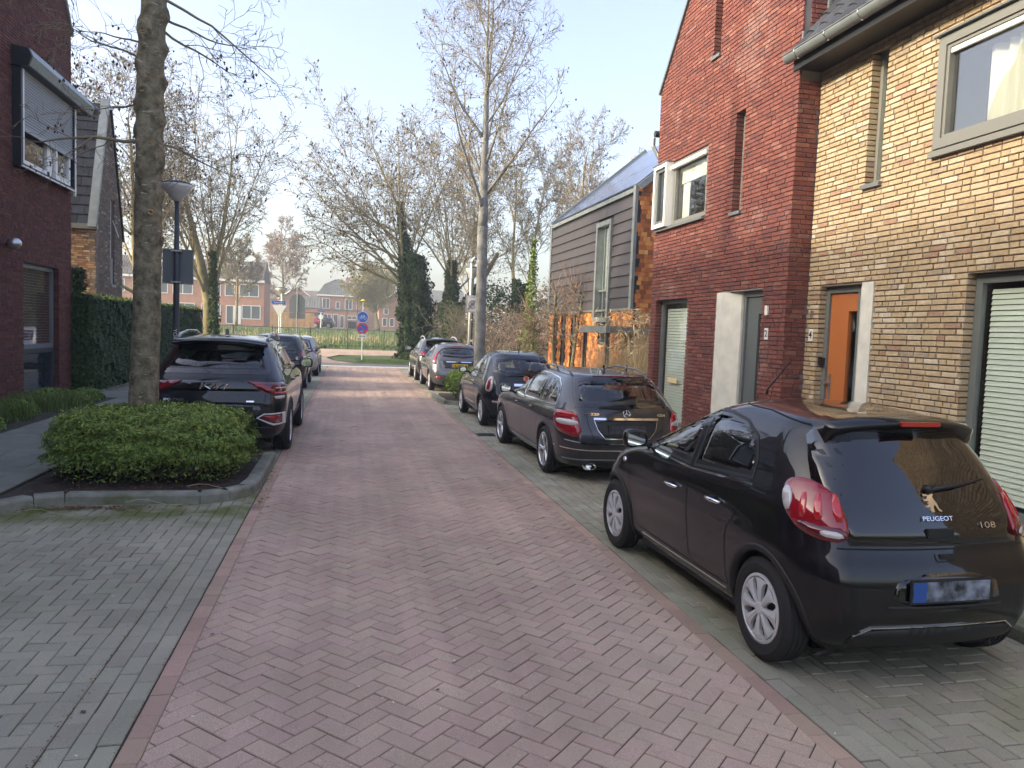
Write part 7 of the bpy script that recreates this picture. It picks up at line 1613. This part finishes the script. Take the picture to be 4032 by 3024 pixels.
# pollarded and young garden trees right
for i, (x, y, h, lb) in enumerate(((6.45, 27, 2.6, 'young knobbly garden tree left of three by the clad house'), (7.1, 26, 3.3, 'young garden tree leaning on a stake, middle of three'), (7.2, 24.2, 3.35, 'knobbly pollarded tree with a brush of red twigs against the dark cladding'))):
    rt = rootT((x, y, 0), lb, 'tree', 'young pollarded garden trees', 'pollarded_tree'); T = Tree(60 + i); T.grow(Vector((x, y, 0)), Vector((.02, 0, 1)), .065, h, 0, cfg(kids=(34, 4, 3, 0, 0), ln=(3, .95, .4, .25, .1), mx=3, ang=((50, 95), (30, 60), (30, 60), (30, 60)), frm=(.42, .2, .2, .2), wob=(.03, .16, .25, .3, .3), up=(0, .10, .03, 0, 0), env=lambda t: .8, rr=(.32, .5, .6, .6), tap=(.25, .8, .7, .6, .5)) | dict(rmin=.007))
    for k in range(26 if i == 2 else 12):
        a = rng.uniform(0, 6.28); T.grow(Vector((x, y, h * .98)), Vector((math.cos(a) * .55, math.sin(a) * .55, 1)).normalized(), .012, rng.uniform(.6, 1.3), 3, cfg(kids=(0, 0, 0, 0), mx=3, ln=(1, 1, 1, 1, 1), wob=(.0, .0, .0, .06, .0), up=(0, 0, 0, .04, 0)))
    T.build(rt, 'bark', 'twig_red')
cy = rootT((7.0, 29.5, 0), 'narrow ivy green column against the edge of the clad house', 'shrub', None, 'columnar_shrub'); ivy(cy, [(7.0, 29.5, 1.2), (7.05, 29.5, 5.6)], [.35, .05], 1800, 'leaf_pale', .10, 'foliage')
# thicket of bare shrubs behind the right cars
def thicket(x0, x1, y0, y1, h, n, label, seed, cm='twig_red', fl=0):
    root = rootT(((x0 + x1) / 2, y0, 0), label, 'bush', None, 'bare_bush'); T = Tree(seed); rd = random.Random(seed)
    c = cfg(kids=(7, 5, 4, 0, 0), ln=(h, h, h * .5, .9, .4), mx=3, ang=((25, 60), (30, 65), (30, 70), (30, 60)), frm=(.15, .2, .2, .2), wob=(.12, .2, .25, .3, .3), up=(.0, .02, .02, 0, 0), n=(6, 5, 4, 3, 3), rr=(.6, .6, .6, .6)); c['rmin'] = .009
    for i in range(n): T.grow(Vector((rd.uniform(x0, x1), rd.uniform(y0, y1), 0)), Vector((rd.gauss(0, .3), rd.gauss(0, .2), 1)).normalized(), .03, h * rd.uniform(.6, 1.1), 1, c)
    T.build(root, 'bark_lit', cm, limbs=False)
    if fl: n2 = fl; leaves(np.c_[rng.uniform(x0, x1, n2), rng.uniform(y0, y1, n2), rng.uniform(.3, h, n2)], unit(n2), .10, 'dead_leaves', 'straw_dark', root)
    return root
thicket(5.2, 9.5, 40, 43, 3.6, 34, 'tangle of bare brown shrubs behind the far right cars', 71, 'twig', 700)
thicket(5.5, 8.5, 31, 34, 3.0, 26, 'russet twiggy bushes between the lamp and the young trees', 72, 'twig_red', 500)
thicket(9, 17, 38, 42, 4.2, 34, 'dense bare thicket behind the young garden trees', 73, 'twig', 500)
dk_ = rootT((8.5, 45.5, 0), 'dark evergreen shrub within the bare thicket', 'bush', None, 'evergreen_bush')
for j, (cx_, cy_, cz_, rx, n2) in enumerate(((8.8, 46, 2.8, 1.6, 5000), (12.5, 46.5, 2.5, 1.8, 4500), (6.0, 47.5, 2.0, 1.2, 3000))):
    D = unit(n2); rr = rx * (1 + .3 * vnoise(D * 2, 1.5, 5 + j)); leaves(np.array([cx_, cy_, cz_]) + D * rr[:, None] * (1 - rng.random((n2, 1)) ** 2 * .4) * np.array([1, .8, 1.4]), D, .18, 'foliage', 'leaf_ivy' if j != 2 else 'leaf_pale', dk_)
# field trees
Wc = cfg(kids=(24, 10, 7, 4, 0), ln=(3.2, 6.0, 2.6, 1.2, .5), ang=((5, 58), (20, 45), (25, 50), (25, 50)), frm=(.45, .12, .15, .2), env=lambda t: 1.0, up=(0, .03, .03, .03, 0), wob=(.04, .07, .1, .15, .2))
MT['twig_yel'] = pbr('twig_yellow', (.30, .265, .13), .95, island=.2)
bare((3.9, 110, TZ - .05), 4.2, .42, 'round crowned yellowish bare tree across the field', 81, 0, Wc, cm='twig_yel')
bare((-11.0, 80, 1.55), 7.0, .18, 'small vase shaped bare tree in front of the pink brick terrace', 82, 0, cfg(kids=(14, 8, 6, 4, 0), ln=(6, 3.6, 1.5, .7, .3), ang=((30, 50), (25, 45), (25, 50), (25, 50)), frm=(.28, .2, .2, .2)))
bare((-9.6, 120, TZ), 13, .3, 'pinkish bare tree behind the end of the terrace', 83, 0, cfg(kids=(18, 10, 7, 4, 0), ln=(11, 5, 2.4, 1.1, .4), frm=(.25, .2, .2, .2)), cm='twig_red')
for i, (x, y, h, lb) in enumerate(((-12, 33, 11.5, 'brownish bare tree behind the slate fronted house'), (-9.6, 38, 11, 'bare tree seen between the slate fronted house and the near trunk'), (-16, 45, 13, 'bare tree rising behind the dark brick house gutter'))):
    bare((x, y, 0), h, .24, lb, 90 + i, .25, cfg(kids=(18, 10, 7, 4, 0), ln=(11, 5.2, 2.2, 1.0, .4), frm=(.22, .15, .15, .15), ang=((30, 60), (28, 50), (30, 60), (30, 60))), cm='twig_red' if i != 1 else 'twig', podsize=.1)

# ============================================================ HEDGES, BUSHES, GRASSES
hd = thing('ivy_hedge', (-6.4, 27, 0), 'tall dark green ivy hedge along the left pavement', 'hedge')
n = 52000; Y_ = rng.uniform(20.28, 34.6, n); Z_ = rng.random(n) * 2.4
dX = vnoise(np.c_[Y_ * 0, Y_, Z_], 1.6, 9) * .07; top = rng.random(n) < .16
X_ = np.where(top, rng.uniform(-6.75, -6.15, n), -6.14 + dX - rng.random(n) ** 2 * .12); Z_ = np.where(top, 2.38 + vnoise(np.c_[Y_, X_, Y_ * 0], 2, 8) * .07, Z_)
C = np.c_[X_, Y_, Z_]; Nn = np.where(top[:, None], [[.2, 0, 1]], [[1, 0, .35]]); leaves(C, Nn, .085, 'ivy_leaves', 'leaf_ivy', hd, asp=.85, spread=.55)
m = MB(); m.box(-6.75, -6.27, 20.4, 34.5, 0, 2.3); m.build('core', 'soil', hd)
n = 7000; Y_ = rng.uniform(20.4, 34.7, n); leaves(np.c_[rng.uniform(-6.75, -6.1, n), Y_, 2.38 + np.abs(rng.normal(0, .06, n))], np.tile([[.2, 0, 1.]], (n, 1)), .07, 'top_shoots', 'leaf_pale', hd)
n = 5200; leaves(np.c_[rng.uniform(-6.85, -6.1, n), 20.3 + rng.normal(0, .04, n), rng.uniform(0, 2.45, n)], np.tile([[.3, -1., .2]], (n, 1)), .085, 'end_leaves', 'leaf_ivy', hd, asp=.85, spread=.6)
n = 1500; leaves(np.c_[rng.uniform(-6.7, -6.4, n), rng.uniform(20.3, 20.9, n), rng.uniform(2.2, 3.1, n) ** 1.0], unit(n), .09, 'climbing_shoots', 'leaf_ivy', hd)
n = 900; o_ = leaves(np.c_[-6.05 + np.abs(rng.normal(0, .12, n)), rng.uniform(19.6, 34, n), np.full(n, .102)], np.tile([[0, 0, 1.]], (n, 1)), .06, 'leaf_litter', 'dead_leaf', None, spread=.3)
MT['leaf_tip'] = pbr('leaf_tip', (.25, .31, .075), .7, spec=.15, island=.35, hue=.02)
def bush(label, cx, cy, rx, ry, h, n, mat='leaf_bush', size=.06, seed=3, name='planter_bush', z0=.1, sq=2.6, twigs=160, extra=None):
    root = thing(name, (cx, cy, 0), label, 'bush'); D = unit(n); D[:, 2] = np.abs(D[:, 2]) * np.where(rng.random(n) < .80, 1, -.25)
    s = (np.abs(D[:, 0]) ** sq + np.abs(D[:, 1]) ** sq + np.abs(D[:, 2]) ** sq) ** (-1 / sq); P = D * s[:, None]
    nz = vnoise(P * np.array([rx, ry, h]) * 1.0, 5.0, seed) * .09 + vnoise(P * np.array([rx, ry, h]), 16.0, seed + 1) * .07 + vnoise(P * np.array([rx, ry, h]), 40.0, seed + 2) * .035; P = P * (1 + nz - rng.random(n) ** 2.2 * .28)[:, None]
    C = P * np.array([rx, ry, h * .55]) + np.array([cx, cy, z0 + h * .45]); C[:, 2] = np.maximum(C[:, 2], .1)
    leaves(C, D + np.array([0, 0, .5]), size, 'foliage', mat, root, asp=.34, spread=.75)
    up_ = (D[:, 2] > .45) & (rng.random(n) < .5); leaves(C[up_] + rng.uniform(0, .035, (up_.sum(), 1)) * np.array([[0, 0, 1.]]), D[up_] + np.array([0, 0, .2]), size * .9, 'young_shoots', 'leaf_tip', root, asp=.35, spread=1.2)
    V0 = []; V1 = []; r0 = []; r1 = []
    for i in range(twigs):
        a = rng.uniform(0, 6.28); q2 = Vector((cx + rx * .45 * math.cos(a), cy + ry * .45 * math.sin(a), .05)); e = Vector((cx + rx * rng.uniform(.6, .95) * math.cos(a + .4), cy + ry * rng.uniform(.6, .95) * math.sin(a + .4), rng.uniform(.15, h * .8))); mid = q2.lerp(e, .5) + Vector((rng.normal(0, .06), rng.normal(0, .06), rng.normal(0, .05)))
        V0 += [q2, mid]; V1 += [mid, e]; r0 += [.006, .005]; r1 += [.005, .003]
    v, f = tubes([tuple(x) for x in V0], [tuple(x) for x in V1], r0, r1, 4); o = mesh('twigs', v, f, 'twig', root); o['kind'] = 'stuff'
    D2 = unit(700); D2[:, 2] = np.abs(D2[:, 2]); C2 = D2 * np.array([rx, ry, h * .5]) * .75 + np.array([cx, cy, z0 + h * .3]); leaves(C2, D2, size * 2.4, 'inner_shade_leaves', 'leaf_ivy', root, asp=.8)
    return root
bush('wide clipped evergreen bush round the foot of the left street tree', -2.26, 9.95, 1.07, .95, .77, 62000, size=.048, z0=.08, sq=3.6, twigs=220)
bush('small clipped evergreen bush in the right planter behind the small rounded car', 3.45, 20.9, .78, .95, .80, 14000, size=.07, seed=6)
bush('low green bush at the back of the left planter, beside the pavement', -3.15, 11.3, .55, .5, .42, 9000, size=.05, seed=9)
# garden strip plants in front of the dark brick house
gs_ = thing('garden_plants', (-5.6, 15, 0), 'mixed low grasses and green shrubs at the foot of the dark brick house', 'plants')
m = MB(); m.box(-6.53, -5.2, 12.2, 19.0, -.02, .1); m.build('bed', 'soil', gs_)
n = 9000; cl = rng.integers(0, 26, n); cx_ = rng.uniform(-6.4, -5.5, 26); cy_ = rng.uniform(12.6, 17.8, 26); C = np.c_[cx_[cl] + rng.normal(0, .12, n), cy_[cl] + rng.normal(0, .12, n), np.full(n, .1)]; blades(C, rng.uniform(.15, .38, n), 'ornamental_grass', 'leaf_pale', gs_, lean=.75, w=.006, seg=3)
n = 16000; cl = rng.integers(0, 12, n); cx_ = rng.uniform(-6.3, -5.6, 12); cy_ = rng.uniform(13, 18.6, 12); D = unit(n); D[:, 2] = np.abs(D[:, 2]); C = np.c_[cx_[cl], cy_[cl], np.full(n, .1)] + D * np.array([.36, .36, .28]) * (1 - rng.random((n, 1)) ** 2 * .4); leaves(C, D, .06, 'shrub_leaves', 'leaf_bush', gs_, asp=.45)
# golden grasses at the right
mg = thing('tall_dry_grass', (7.6, 21, 0), 'tall straw coloured ornamental grass beside the red brick house', 'grass', None)
n = 5200; cl = rng.integers(0, 14, n); gx = rng.uniform(6.15, 7.9, 14); gy = rng.uniform(16.2, 19.4, 14); a_ = rng.uniform(0, 6.28, n); r_ = rng.random(n) * .42; C = np.c_[gx[cl] + r_ * np.cos(a_), gy[cl] + r_ * np.sin(a_), np.zeros(n)]; blades(C, rng.uniform(.7, 2.25, n), 'stems', 'straw', mg, lean=.62, w=.007, seg=6)
n = 900; C = np.c_[rng.uniform(6.3, 7.9, n), rng.uniform(16.5, 19.4, n), rng.uniform(1.5, 2.6, n)]; leaves(C, np.tile([[0, 0, .2]], (n, 1)), .22, 'plumes', 'straw', mg, asp=.12, spread=.6)
for i, (x, y, h, lb) in enumerate(((5.6, 26.5, .9, 'low golden grass clump left of the garden trees'), (6.3, 24.3, 1.15, 'golden grass clump in front of the garden trees'), (7.2, 23.2, 1.0, 'golden grass clump nearest the tall dry grass'), (5.2, 29.5, 1.0, 'golden grass clump by the street lamp'))):
    g_ = thing('grass_clump', (x, y, 0), lb, 'grass', 'golden grass clumps'); n = 1900; a = rng.uniform(0, 6.28, n); r = rng.random(n) * .55; blades(np.c_[x + r * np.cos(a), y + r * np.sin(a), np.zeros(n)], rng.uniform(.5, 1.0, n) * h, 'stems', 'straw', g_, lean=.6, w=.008, seg=4)
    bu = None
gr2 = mesh('garden_ground', [(4.6, 15.2, .03), (6.0, 15.2, .03), (6.0, 13.95, .03), (14, 13.95, .03), (14, 37.4, .03), (4.6, 37.4, .03)], [(0, 1, 2, 3, 4, 5)], 'soil'); gr2['kind'] = 'structure'

# ============================================================ STREET FURNITURE
def lamp_post(x, y, H, r0, label, mat='dark_metal', name='street_lamp', rot=0, R0=.29, shade='white'):
    t = thing(name, (x, y, 0), label, 'street lamp'); m = MB(); m.tube([(x, y, 0), (x, y, .9), (x, y, .95), (x, y, H * .55), (x, y, H - .25)], [r0, r0, r0 * .8, r0 * .72, r0 * .5], 14); m.build('pole', mat, t, smooth=True)
    m = MB(); m.lathe([(r0 * .6, -.30), (r0 * 1.1, -.27), (R0 * .42, -.24), (R0 * .8, -.10), (R0, .0), (R0, .05), (R0 * .95, .055)], (x, y, H), 'z', 28, caps=False); m.build('shade', 'lampbowl', t, smooth=True)
    m = MB(); m.lathe([(R0 * .98, .056), (R0 * 1.03, .06), (R0 * .9, .085), (R0 * .4, .12), (0, .13)], (x, y, H), 'z', 28, caps=False); m.build('cap', 'dark_metal', t, smooth=True); return t
MT['lampbowl'] = pbr('lamp_bowl', (.55, .55, .50), .35, var=.08, vs=5)
l1 = lamp_post(-3.52, 17.0, 4.66, .085, 'black street lamp with a grey sign back on its pole by the left hedge')
textobj('graffiti', 'YORI', .11, 'blind', l1, (-3.525, 16.921, 1.62), (0, 0, -1), (1, 0, 0), .001)
sg = thing('road_sign', (-3.53, 17.1, 3), 'back of a rectangular grey sign clamped to the left lamp post', 'sign')
m = MB(); m.box(-3.80, -3.22, 17.095, 17.11, 2.70, 3.38); m.build('panel', 'signback' if 'signback' in MT else 'frame_grey', sg)
m = MB()
for (a, b, c_, d) in ((-3.81, -3.795, 2.69, 3.39), (-3.225, -3.21, 2.69, 3.39)): m.box(a, b, 17.08, 17.12, c_, d)
m.box(-3.81, -3.21, 17.08, 17.12, 2.68, 2.70); m.box(-3.81, -3.21, 17.08, 17.12, 3.38, 3.40); m.build('rim', 'zinc', sg)
m = MB(); m.box(-3.62, -3.42, 16.93, 17.1, 3.34, 3.37); m.box(-3.62, -3.42, 16.93, 17.1, 2.70, 2.73); m.build('clamp', 'steel', sg)
l2 = lamp_post(4.30, 27.2, 4.12, .06, 'dark street lamp behind the zone sign on the right', R0=.28)
m = MB(); m.box(4.25, 4.35, 27.12, 27.15, 1.55, 1.63); m.box(4.26, 4.31, 27.12, 27.15, 2.32, 2.36); m.build('sticker', 'white', l2)
zs = thing('zone_sign', (4.17, 26.9, 0), 'white end of thirty zone sign on a pale pole beside the grey street tree', 'sign')
m = MB(); m.tube([(4.17, 26.9, 0), (4.17, 26.9, 4.3), (4.2, 26.9, 4.45), (4.3, 26.9, 4.55)], .035, 10); m.build('pole', 'blind', zs, smooth=True)
m = MB(); m.box(4.02, 4.48, 26.84, 26.85, 2.60, 3.20); pn_ = m.build('panel', 'white', zs)
m = MB()
for (a, b, c_, d) in ((4.035, 4.045, 2.615, 3.185), (4.455, 4.465, 2.615, 3.185), (4.045, 4.455, 2.615, 2.625), (4.045, 4.455, 3.175, 3.185)): m.box(a, b, 26.836, 26.84, c_, d)
m.build('border', 'black', pn_)
MT['sign_grey'] = pbr('sign_grey', (.22, .22, .22), .5)
m = MB(); m.tube([(4.25 + .135 * math.cos(2 * math.pi * i / 28), 26.835, 2.88 + .135 * math.sin(2 * math.pi * i / 28)) for i in range(29)], .014, 6); m.build('ring', 'sign_grey', pn_)
m = MB()
for o2 in (-.022, 0, .022): m.tube([(4.08 + o2, 26.832, 2.68 - o2), (4.42 + o2, 26.832, 3.08 - o2)], .005, 4)
m.build('bars', 'black', pn_); textobj('sign_text', '30', .16, 'sign_grey', pn_, (4.25, 26.836, 2.88), (1, 0, 0), (0, 0, 1), .001, bold=.004); textobj('sign_text', 'ZONE', .06, 'sign_grey', pn_, (4.25, 26.836, 3.12), (1, 0, 0), (0, 0, 1), .001)
MT['blue'] = pbr('sign_blue', (.015, .12, .50), .4); MT['signred'] = pbr('sign_red', (.65, .02, .03), .4)
m = MB(); m.prism([(4.25, 4.5), (4.42, 4.6), (4.55, 4.63), (4.55, 4.5), (4.35, 4.44)], ((0, 26.9, 0), (1, 0, 0), (0, 0, 1), (0, -1, 0)), -.01, .01); m.build('blue_arm', 'blue', zs)
# bicycle / no parking sign
BX, BY = .74, 44.4
bs_ = thing('traffic_sign', (BX, BY, 0), 'pole with blue bicycle disc above a no parking disc at the junction', 'sign'); m = MB(); m.tube([(BX, BY, 0), (BX, BY, 2.75)], .03, 10); m.build('pole', 'blind', bs_)
def disc(x, y, z, r, mat, parent, name='disc', th=.01, k=36): m = MB(); m.prism([(r * math.cos(2 * math.pi * i / k), r * math.sin(2 * math.pi * i / k)) for i in range(k)], ((x, y, z), (1, 0, 0), (0, 0, 1), (0, -1, 0)), 0, th); return m.build(name, mat, parent)
d1 = disc(BX, BY - .035, 2.50, .315, 'white', bs_, 'bicycle_sign'); disc(BX, BY - .046, 2.50, .295, 'blue', d1, 'field', .004)
m = MB(); yb = BY - .054
for sx in (-.13, .13): m.tube([(BX + sx + .075 * math.cos(2 * math.pi * i / 18), yb, 2.45 + .075 * math.sin(2 * math.pi * i / 18)) for i in range(19)], .008, 4)
for a, b in (((-.13, 2.45), (-.06, 2.57)), ((-.06, 2.57), (.09, 2.57)), ((.13, 2.45), (.085, 2.61)), ((-.13, 2.45), (.0, 2.45)), ((.0, 2.45), (.09, 2.57)), ((.0, 2.45), (-.07, 2.60)), ((-.10, 2.60), (-.04, 2.60)), ((.085, 2.61), (.05, 2.63))): m.tube([(BX + a[0], yb, a[1]), (BX + b[0], yb, b[1])], .009, 4)
m.build('bicycle_symbol', 'white', d1)
d2 = disc(BX, BY - .035, 1.86, .315, 'signred', bs_, 'no_parking_sign'); disc(BX, BY - .047, 1.86, .235, 'blue', d2, 'field', .004); m = MB(); m.tube([(BX - .18, BY - .055, 2.04), (BX + .18, BY - .055, 1.68)], .026, 4); m.build('bar', 'signred', d2)
m = MB(); m.box(BX - .10, BX + .03, BY - .056, BY - .052, 1.68, 1.71); m.build('sticker', 'white', d2)
m = MB(); m.box(BX - .24, BX + .24, BY - .045, BY - .035, 1.31, 1.51); ap = m.build('arrow_plate', 'white', bs_); m = MB(); m.box(BX - .12, BX + .12, BY - .05, BY - .046, 1.398, 1.422); m.prism([(-.19, 0), (-.10, -.05), (-.10, .05)], ((BX, BY - .045, 1.41), (1, 0, 0), (0, 0, 1), (0, -1, 0)), 0, .005); m.prism([(.19, 0), (.10, .05), (.10, -.05)], ((BX, BY - .045, 1.41), (1, 0, 0), (0, 0, 1), (0, -1, 0)), 0, .005); m.build('arrow', 'black', ap)
# yield sign with street name and lamp
yx, yy_ = -4.95, 57.5
l3 = lamp_post(yx + .12, yy_ + .15, 4.45, .07, 'pale street lamp behind the yield sign across the junction', 'blind', R0=.42)
ys_ = thing('yield_sign', (yx, yy_, .3), 'white triangle yield sign with blue street name plate, seen from behind', 'sign'); m = MB(); m.tube([(yx, yy_, .3), (yx, yy_, 3.6)], .045, 8); m.build('pole', 'blind', ys_)
m = MB(); m.prism([(-.5, .42), (.5, .42), (0, -.45)], ((yx, yy_ - .05, 2.85), (1, 0, 0), (0, 0, 1), (0, -1, 0)), 0, .02); m.build('triangle', 'blind', ys_)
m = MB(); m.box(yx - .52, yx + .42, yy_ - .08, yy_ - .06, 3.35, 3.58); m.build('street_name_plate', 'blue', ys_); textobj('street_name', 'Zwanenwaard', .12, 'white', ys_, (yx - .05, yy_ - .083, 3.465), (1, 0, 0), (0, 0, 1), .001)
# round topped sign back
rx_, ry_ = -4.0, 62
rs = thing('road_sign', (rx_, ry_, .6), 'grey back of a round topped sign left of the mansard house', 'sign'); m = MB(); m.tube([(rx_, ry_ - .06, .6), (rx_, ry_ - .06, 4.9)], .05, 8); m.build('pole', 'zinc', rs)
k = 16; P = [(-.6, 2.9), (.6, 2.9)] + [(.6 * math.cos(math.pi * i / k), 3.7 + .6 * math.sin(math.pi * i / k)) for i in range(k + 1)]; MT['signback'] = pbr('sign_back', (.17, .185, .19), .5, var=.06, vs=2)
m = MB(); m.prism(P, ((rx_, ry_, 0), (1, 0, 0), (0, 0, 1), (0, -1, 0)), 0, .03); m.build('panel', 'signback', rs); m = MB(); m.box(rx_ - .6, rx_ + .6, ry_ - .03, ry_, 2.4, 2.85); m.build('lower_panel', 'signback', rs)
# railing along the field
fn = thing('metal_railing', (0, 56, .35), 'dark metal bar railing along the field beyond the junction', 'railing')
m = MB(); m.box(-26, 16, 55.99, 56.02, 1.68, 1.72); m.box(-26, 16, 55.99, 56.02, .55, .58); m.build('rails', 'dark_metal', fn)
x = -26.0; k = 0
while x < 16:
    m = MB()
    if k % 14 == 0: m.box(x - .03, x + .03, 55.97, 56.03, .25, 1.78); m.build('post', 'dark_metal', fn)
    else: m.box(x - .008, x + .008, 56.0, 56.015, .45, 1.69); m.build('bar', 'dark_metal', fn)
    x += .185; k += 1
# small far furniture
for x, y, h, mt, lb, c_ in ((.95, 100, 4.0, 'dark_metal', 'slim dark lamp column in front of the mansard house, right one', 'lamp column'), (-.3, 101, 3.2, 'dark_metal', 'short dark lamp column in front of the glazed annex', 'lamp column'), (-3.5, 98.8, 2.2, 'blind', 'pale pole with a small round sign beside the far parked cars', 'sign')):
    t = thing('lamp_column' if c_ == 'lamp column' else 'traffic_sign', (x, y, TZ), lb, c_); m = MB(); m.tube([(x, y, TZ), (x, y, TZ + h)], .05, 8); m.build('pole', mt, t); 
    if c_ == 'sign': disc(x, y - .1, TZ + 1.4, .3, 'blind', t); m = MB(); m.box(x - .35, x + .4, y - .1, y - .08, TZ + 2.0, TZ + 2.2); m.build('name_plate', 'blue', t)
    else: m = MB(); m.lathe([(.05, 0), (.16, .05), (.16, .2), (.03, .25)], (x, y, TZ + h), 'z', 10); m.build('lantern', mt, t)
yl = thing('flag_pole_marker', (1.75, 60, .5), 'thin pole with small yellow cap above the bicycle disc', 'marker'); MT['yellow'] = pbr('yellow', (.75, .55, .02), .4); m = MB(); m.tube([(1.0, 60, .5), (1.0, 60, 3.95)], .02, 6); m.build('pole', 'blind', yl); m = MB(); m.lathe([(.0, .12), (.05, .1), (.24, .0), (.1, -.06), (0, -.06)], (1.0, 60, 3.95), 'z', 12); m.build('cap', 'yellow', yl)
bn = thing('waste_container', (.3, 125, TZ), 'black waste container in front of the glazed annex', 'container'); m = MB(); m.box(-.2, 1.1, 125, 126, TZ, TZ + 1.15); m.build('bin', 'black', bn); m = MB(); m.add([(-.25, 124.95, TZ + 1.15), (1.15, 124.95, TZ + 1.15), (1.15, 126.05, TZ + 1.35), (-.25, 126.05, TZ + 1.35), (-.25, 126.05, TZ + 1.15), (1.15, 126.05, TZ + 1.15)], [(0, 1, 2, 3), (0, 3, 4), (1, 5, 2), (3, 2, 5, 4)]); m.build('lid', 'dark_metal', bn)
# ============================================================ LITTER ON THE PAVING
def litter(name, n, x0, x1, y0, y1, size, mat, asp, z=.004, bias=None):
    Y_ = y0 + (y1 - y0) * rng.random(n) ** 1.4; X_ = rng.uniform(x0, x1, n)
    if bias: X_ = bias[0] + rng.normal(0, bias[1], n)
    return leaves(np.c_[X_, Y_, np.full(n, z) + rng.random(n) * .003], np.tile([[0, 0, 1.]], (n, 1)), size, name, mat, None, asp=asp, spread=.22)
litter('pale_petals', 130, -.9, 2.3, 1.4, 16, .020, 'pale_leaf', .7, .0045); litter('pale_petals', 60, -3.2, -.9, 1.4, 8.3, .022, 'pale_leaf', .4); litter('pale_petals', 50, 2.4, 4.3, 1.4, 9, .022, 'pale_leaf', .5)
litter('dark_pods', 45, -3, 4.2, 2, 22, .03, 'pod', .8, .008); litter('dead_leaves', 260, 0, 0, 8.35, 8.2, .045, 'dead_leaf', .5, .012, (-2.6, .35)); litter('dead_leaves', 110, 0, 0, 8.2, 10.5, .04, 'dead_leaf', .5, .01, (-.93, .05))
litter('gutter_dirt', 500, 0, 0, 1.2, 12, .012, 'dead_leaf', .7, .003, (-1.285, .012)); litter('gutter_dirt', 400, 0, 0, 1.2, 14, .012, 'dead_leaf', .7, .003, (2.70, .012)); litter('gutter_dirt', 400, 0, 0, 1.2, 12, .010, 'dead_leaf', .7, .003, (-.965, .008)); litter('planter_litter', 500, 0, 0, 8.6, 9.3, .045, 'dead_leaf', .5, .085, (-2.1, .6))
m = MB()
for (x, y, z, s_) in ((-3.1, 8.1, .02, 1), (-3.0, 8.3, .03, -1), (-2.2, 8.36, .05, 1), (-1.7, 8.8, .12, 1)):
    m.tube([(x + t * .11 * s_, y + .05 * math.sin(t * 1.3) - .01 * t, z + .02 * math.sin(t)) for t in range(6)], .0026, 5)
tw = m.build('fallen_stems', 'straw'); tag(tw, 'thin dry stems fallen by the kerb of the left planter', 'stems')
for o in list(bpy.data.objects):
    if o.parent is None and o.type == 'MESH' and 'kind' not in o.keys() and 'label' not in o.keys(): o['kind'] = 'stuff'
LB = {'pale_petals': 'pale petals scattered on the paving', 'dark_pods': 'small dark seed pods scattered on the paving', 'dead_leaves': 'dead brown leaves gathered along the left planter kerb', 'gutter_dirt': 'dark crumbs in the joints of the gutter', 'planter_litter': 'dead leaves on the soil of the left planter', 'leaf_litter': 'dead leaves under the ivy hedge', 'grass_tufts': 'short grass tufts on the junction verge', 'meadow_grass': 'meadow grass on the field beyond the railing', 'reeds': 'straw coloured reeds across the field'}
for o in bpy.data.objects:
    b = o.name.split('.')[0]
    if o.parent is None and b in LB: o['label'] = LB[b]; o['category'] = b.replace('_', ' '); o['kind'] = 'stuff'
    if o.type == 'MESH' and o.parent is None and o.get('kind') == 'structure' and 'label' not in o.keys(): pass
# ============================================================ AIR
hm = bpy.data.materials.new('haze'); hm.use_nodes = True; hn = hm.node_tree; hn.nodes.clear()
ho = hn.nodes.new('ShaderNodeOutputMaterial'); hv = hn.nodes.new('ShaderNodeVolumePrincipled'); hv.inputs['Color'].default_value = (.93, .96, 1, 1); hv.inputs['Density'].default_value = .0016; hv.inputs['Anisotropy'].default_value = .2
hn.links.new(hv.outputs[0], ho.inputs['Volume'])
# the box reaches past everything built; only the sky lies outside it
mb = MB(); mb.box(-520, 520, -90, 910, -1.2, 24); hz_ = mb.build('haze', hm); hz_['kind'] = 'stuff'; hz_['label'] = 'thin pale haze in the air over the street'
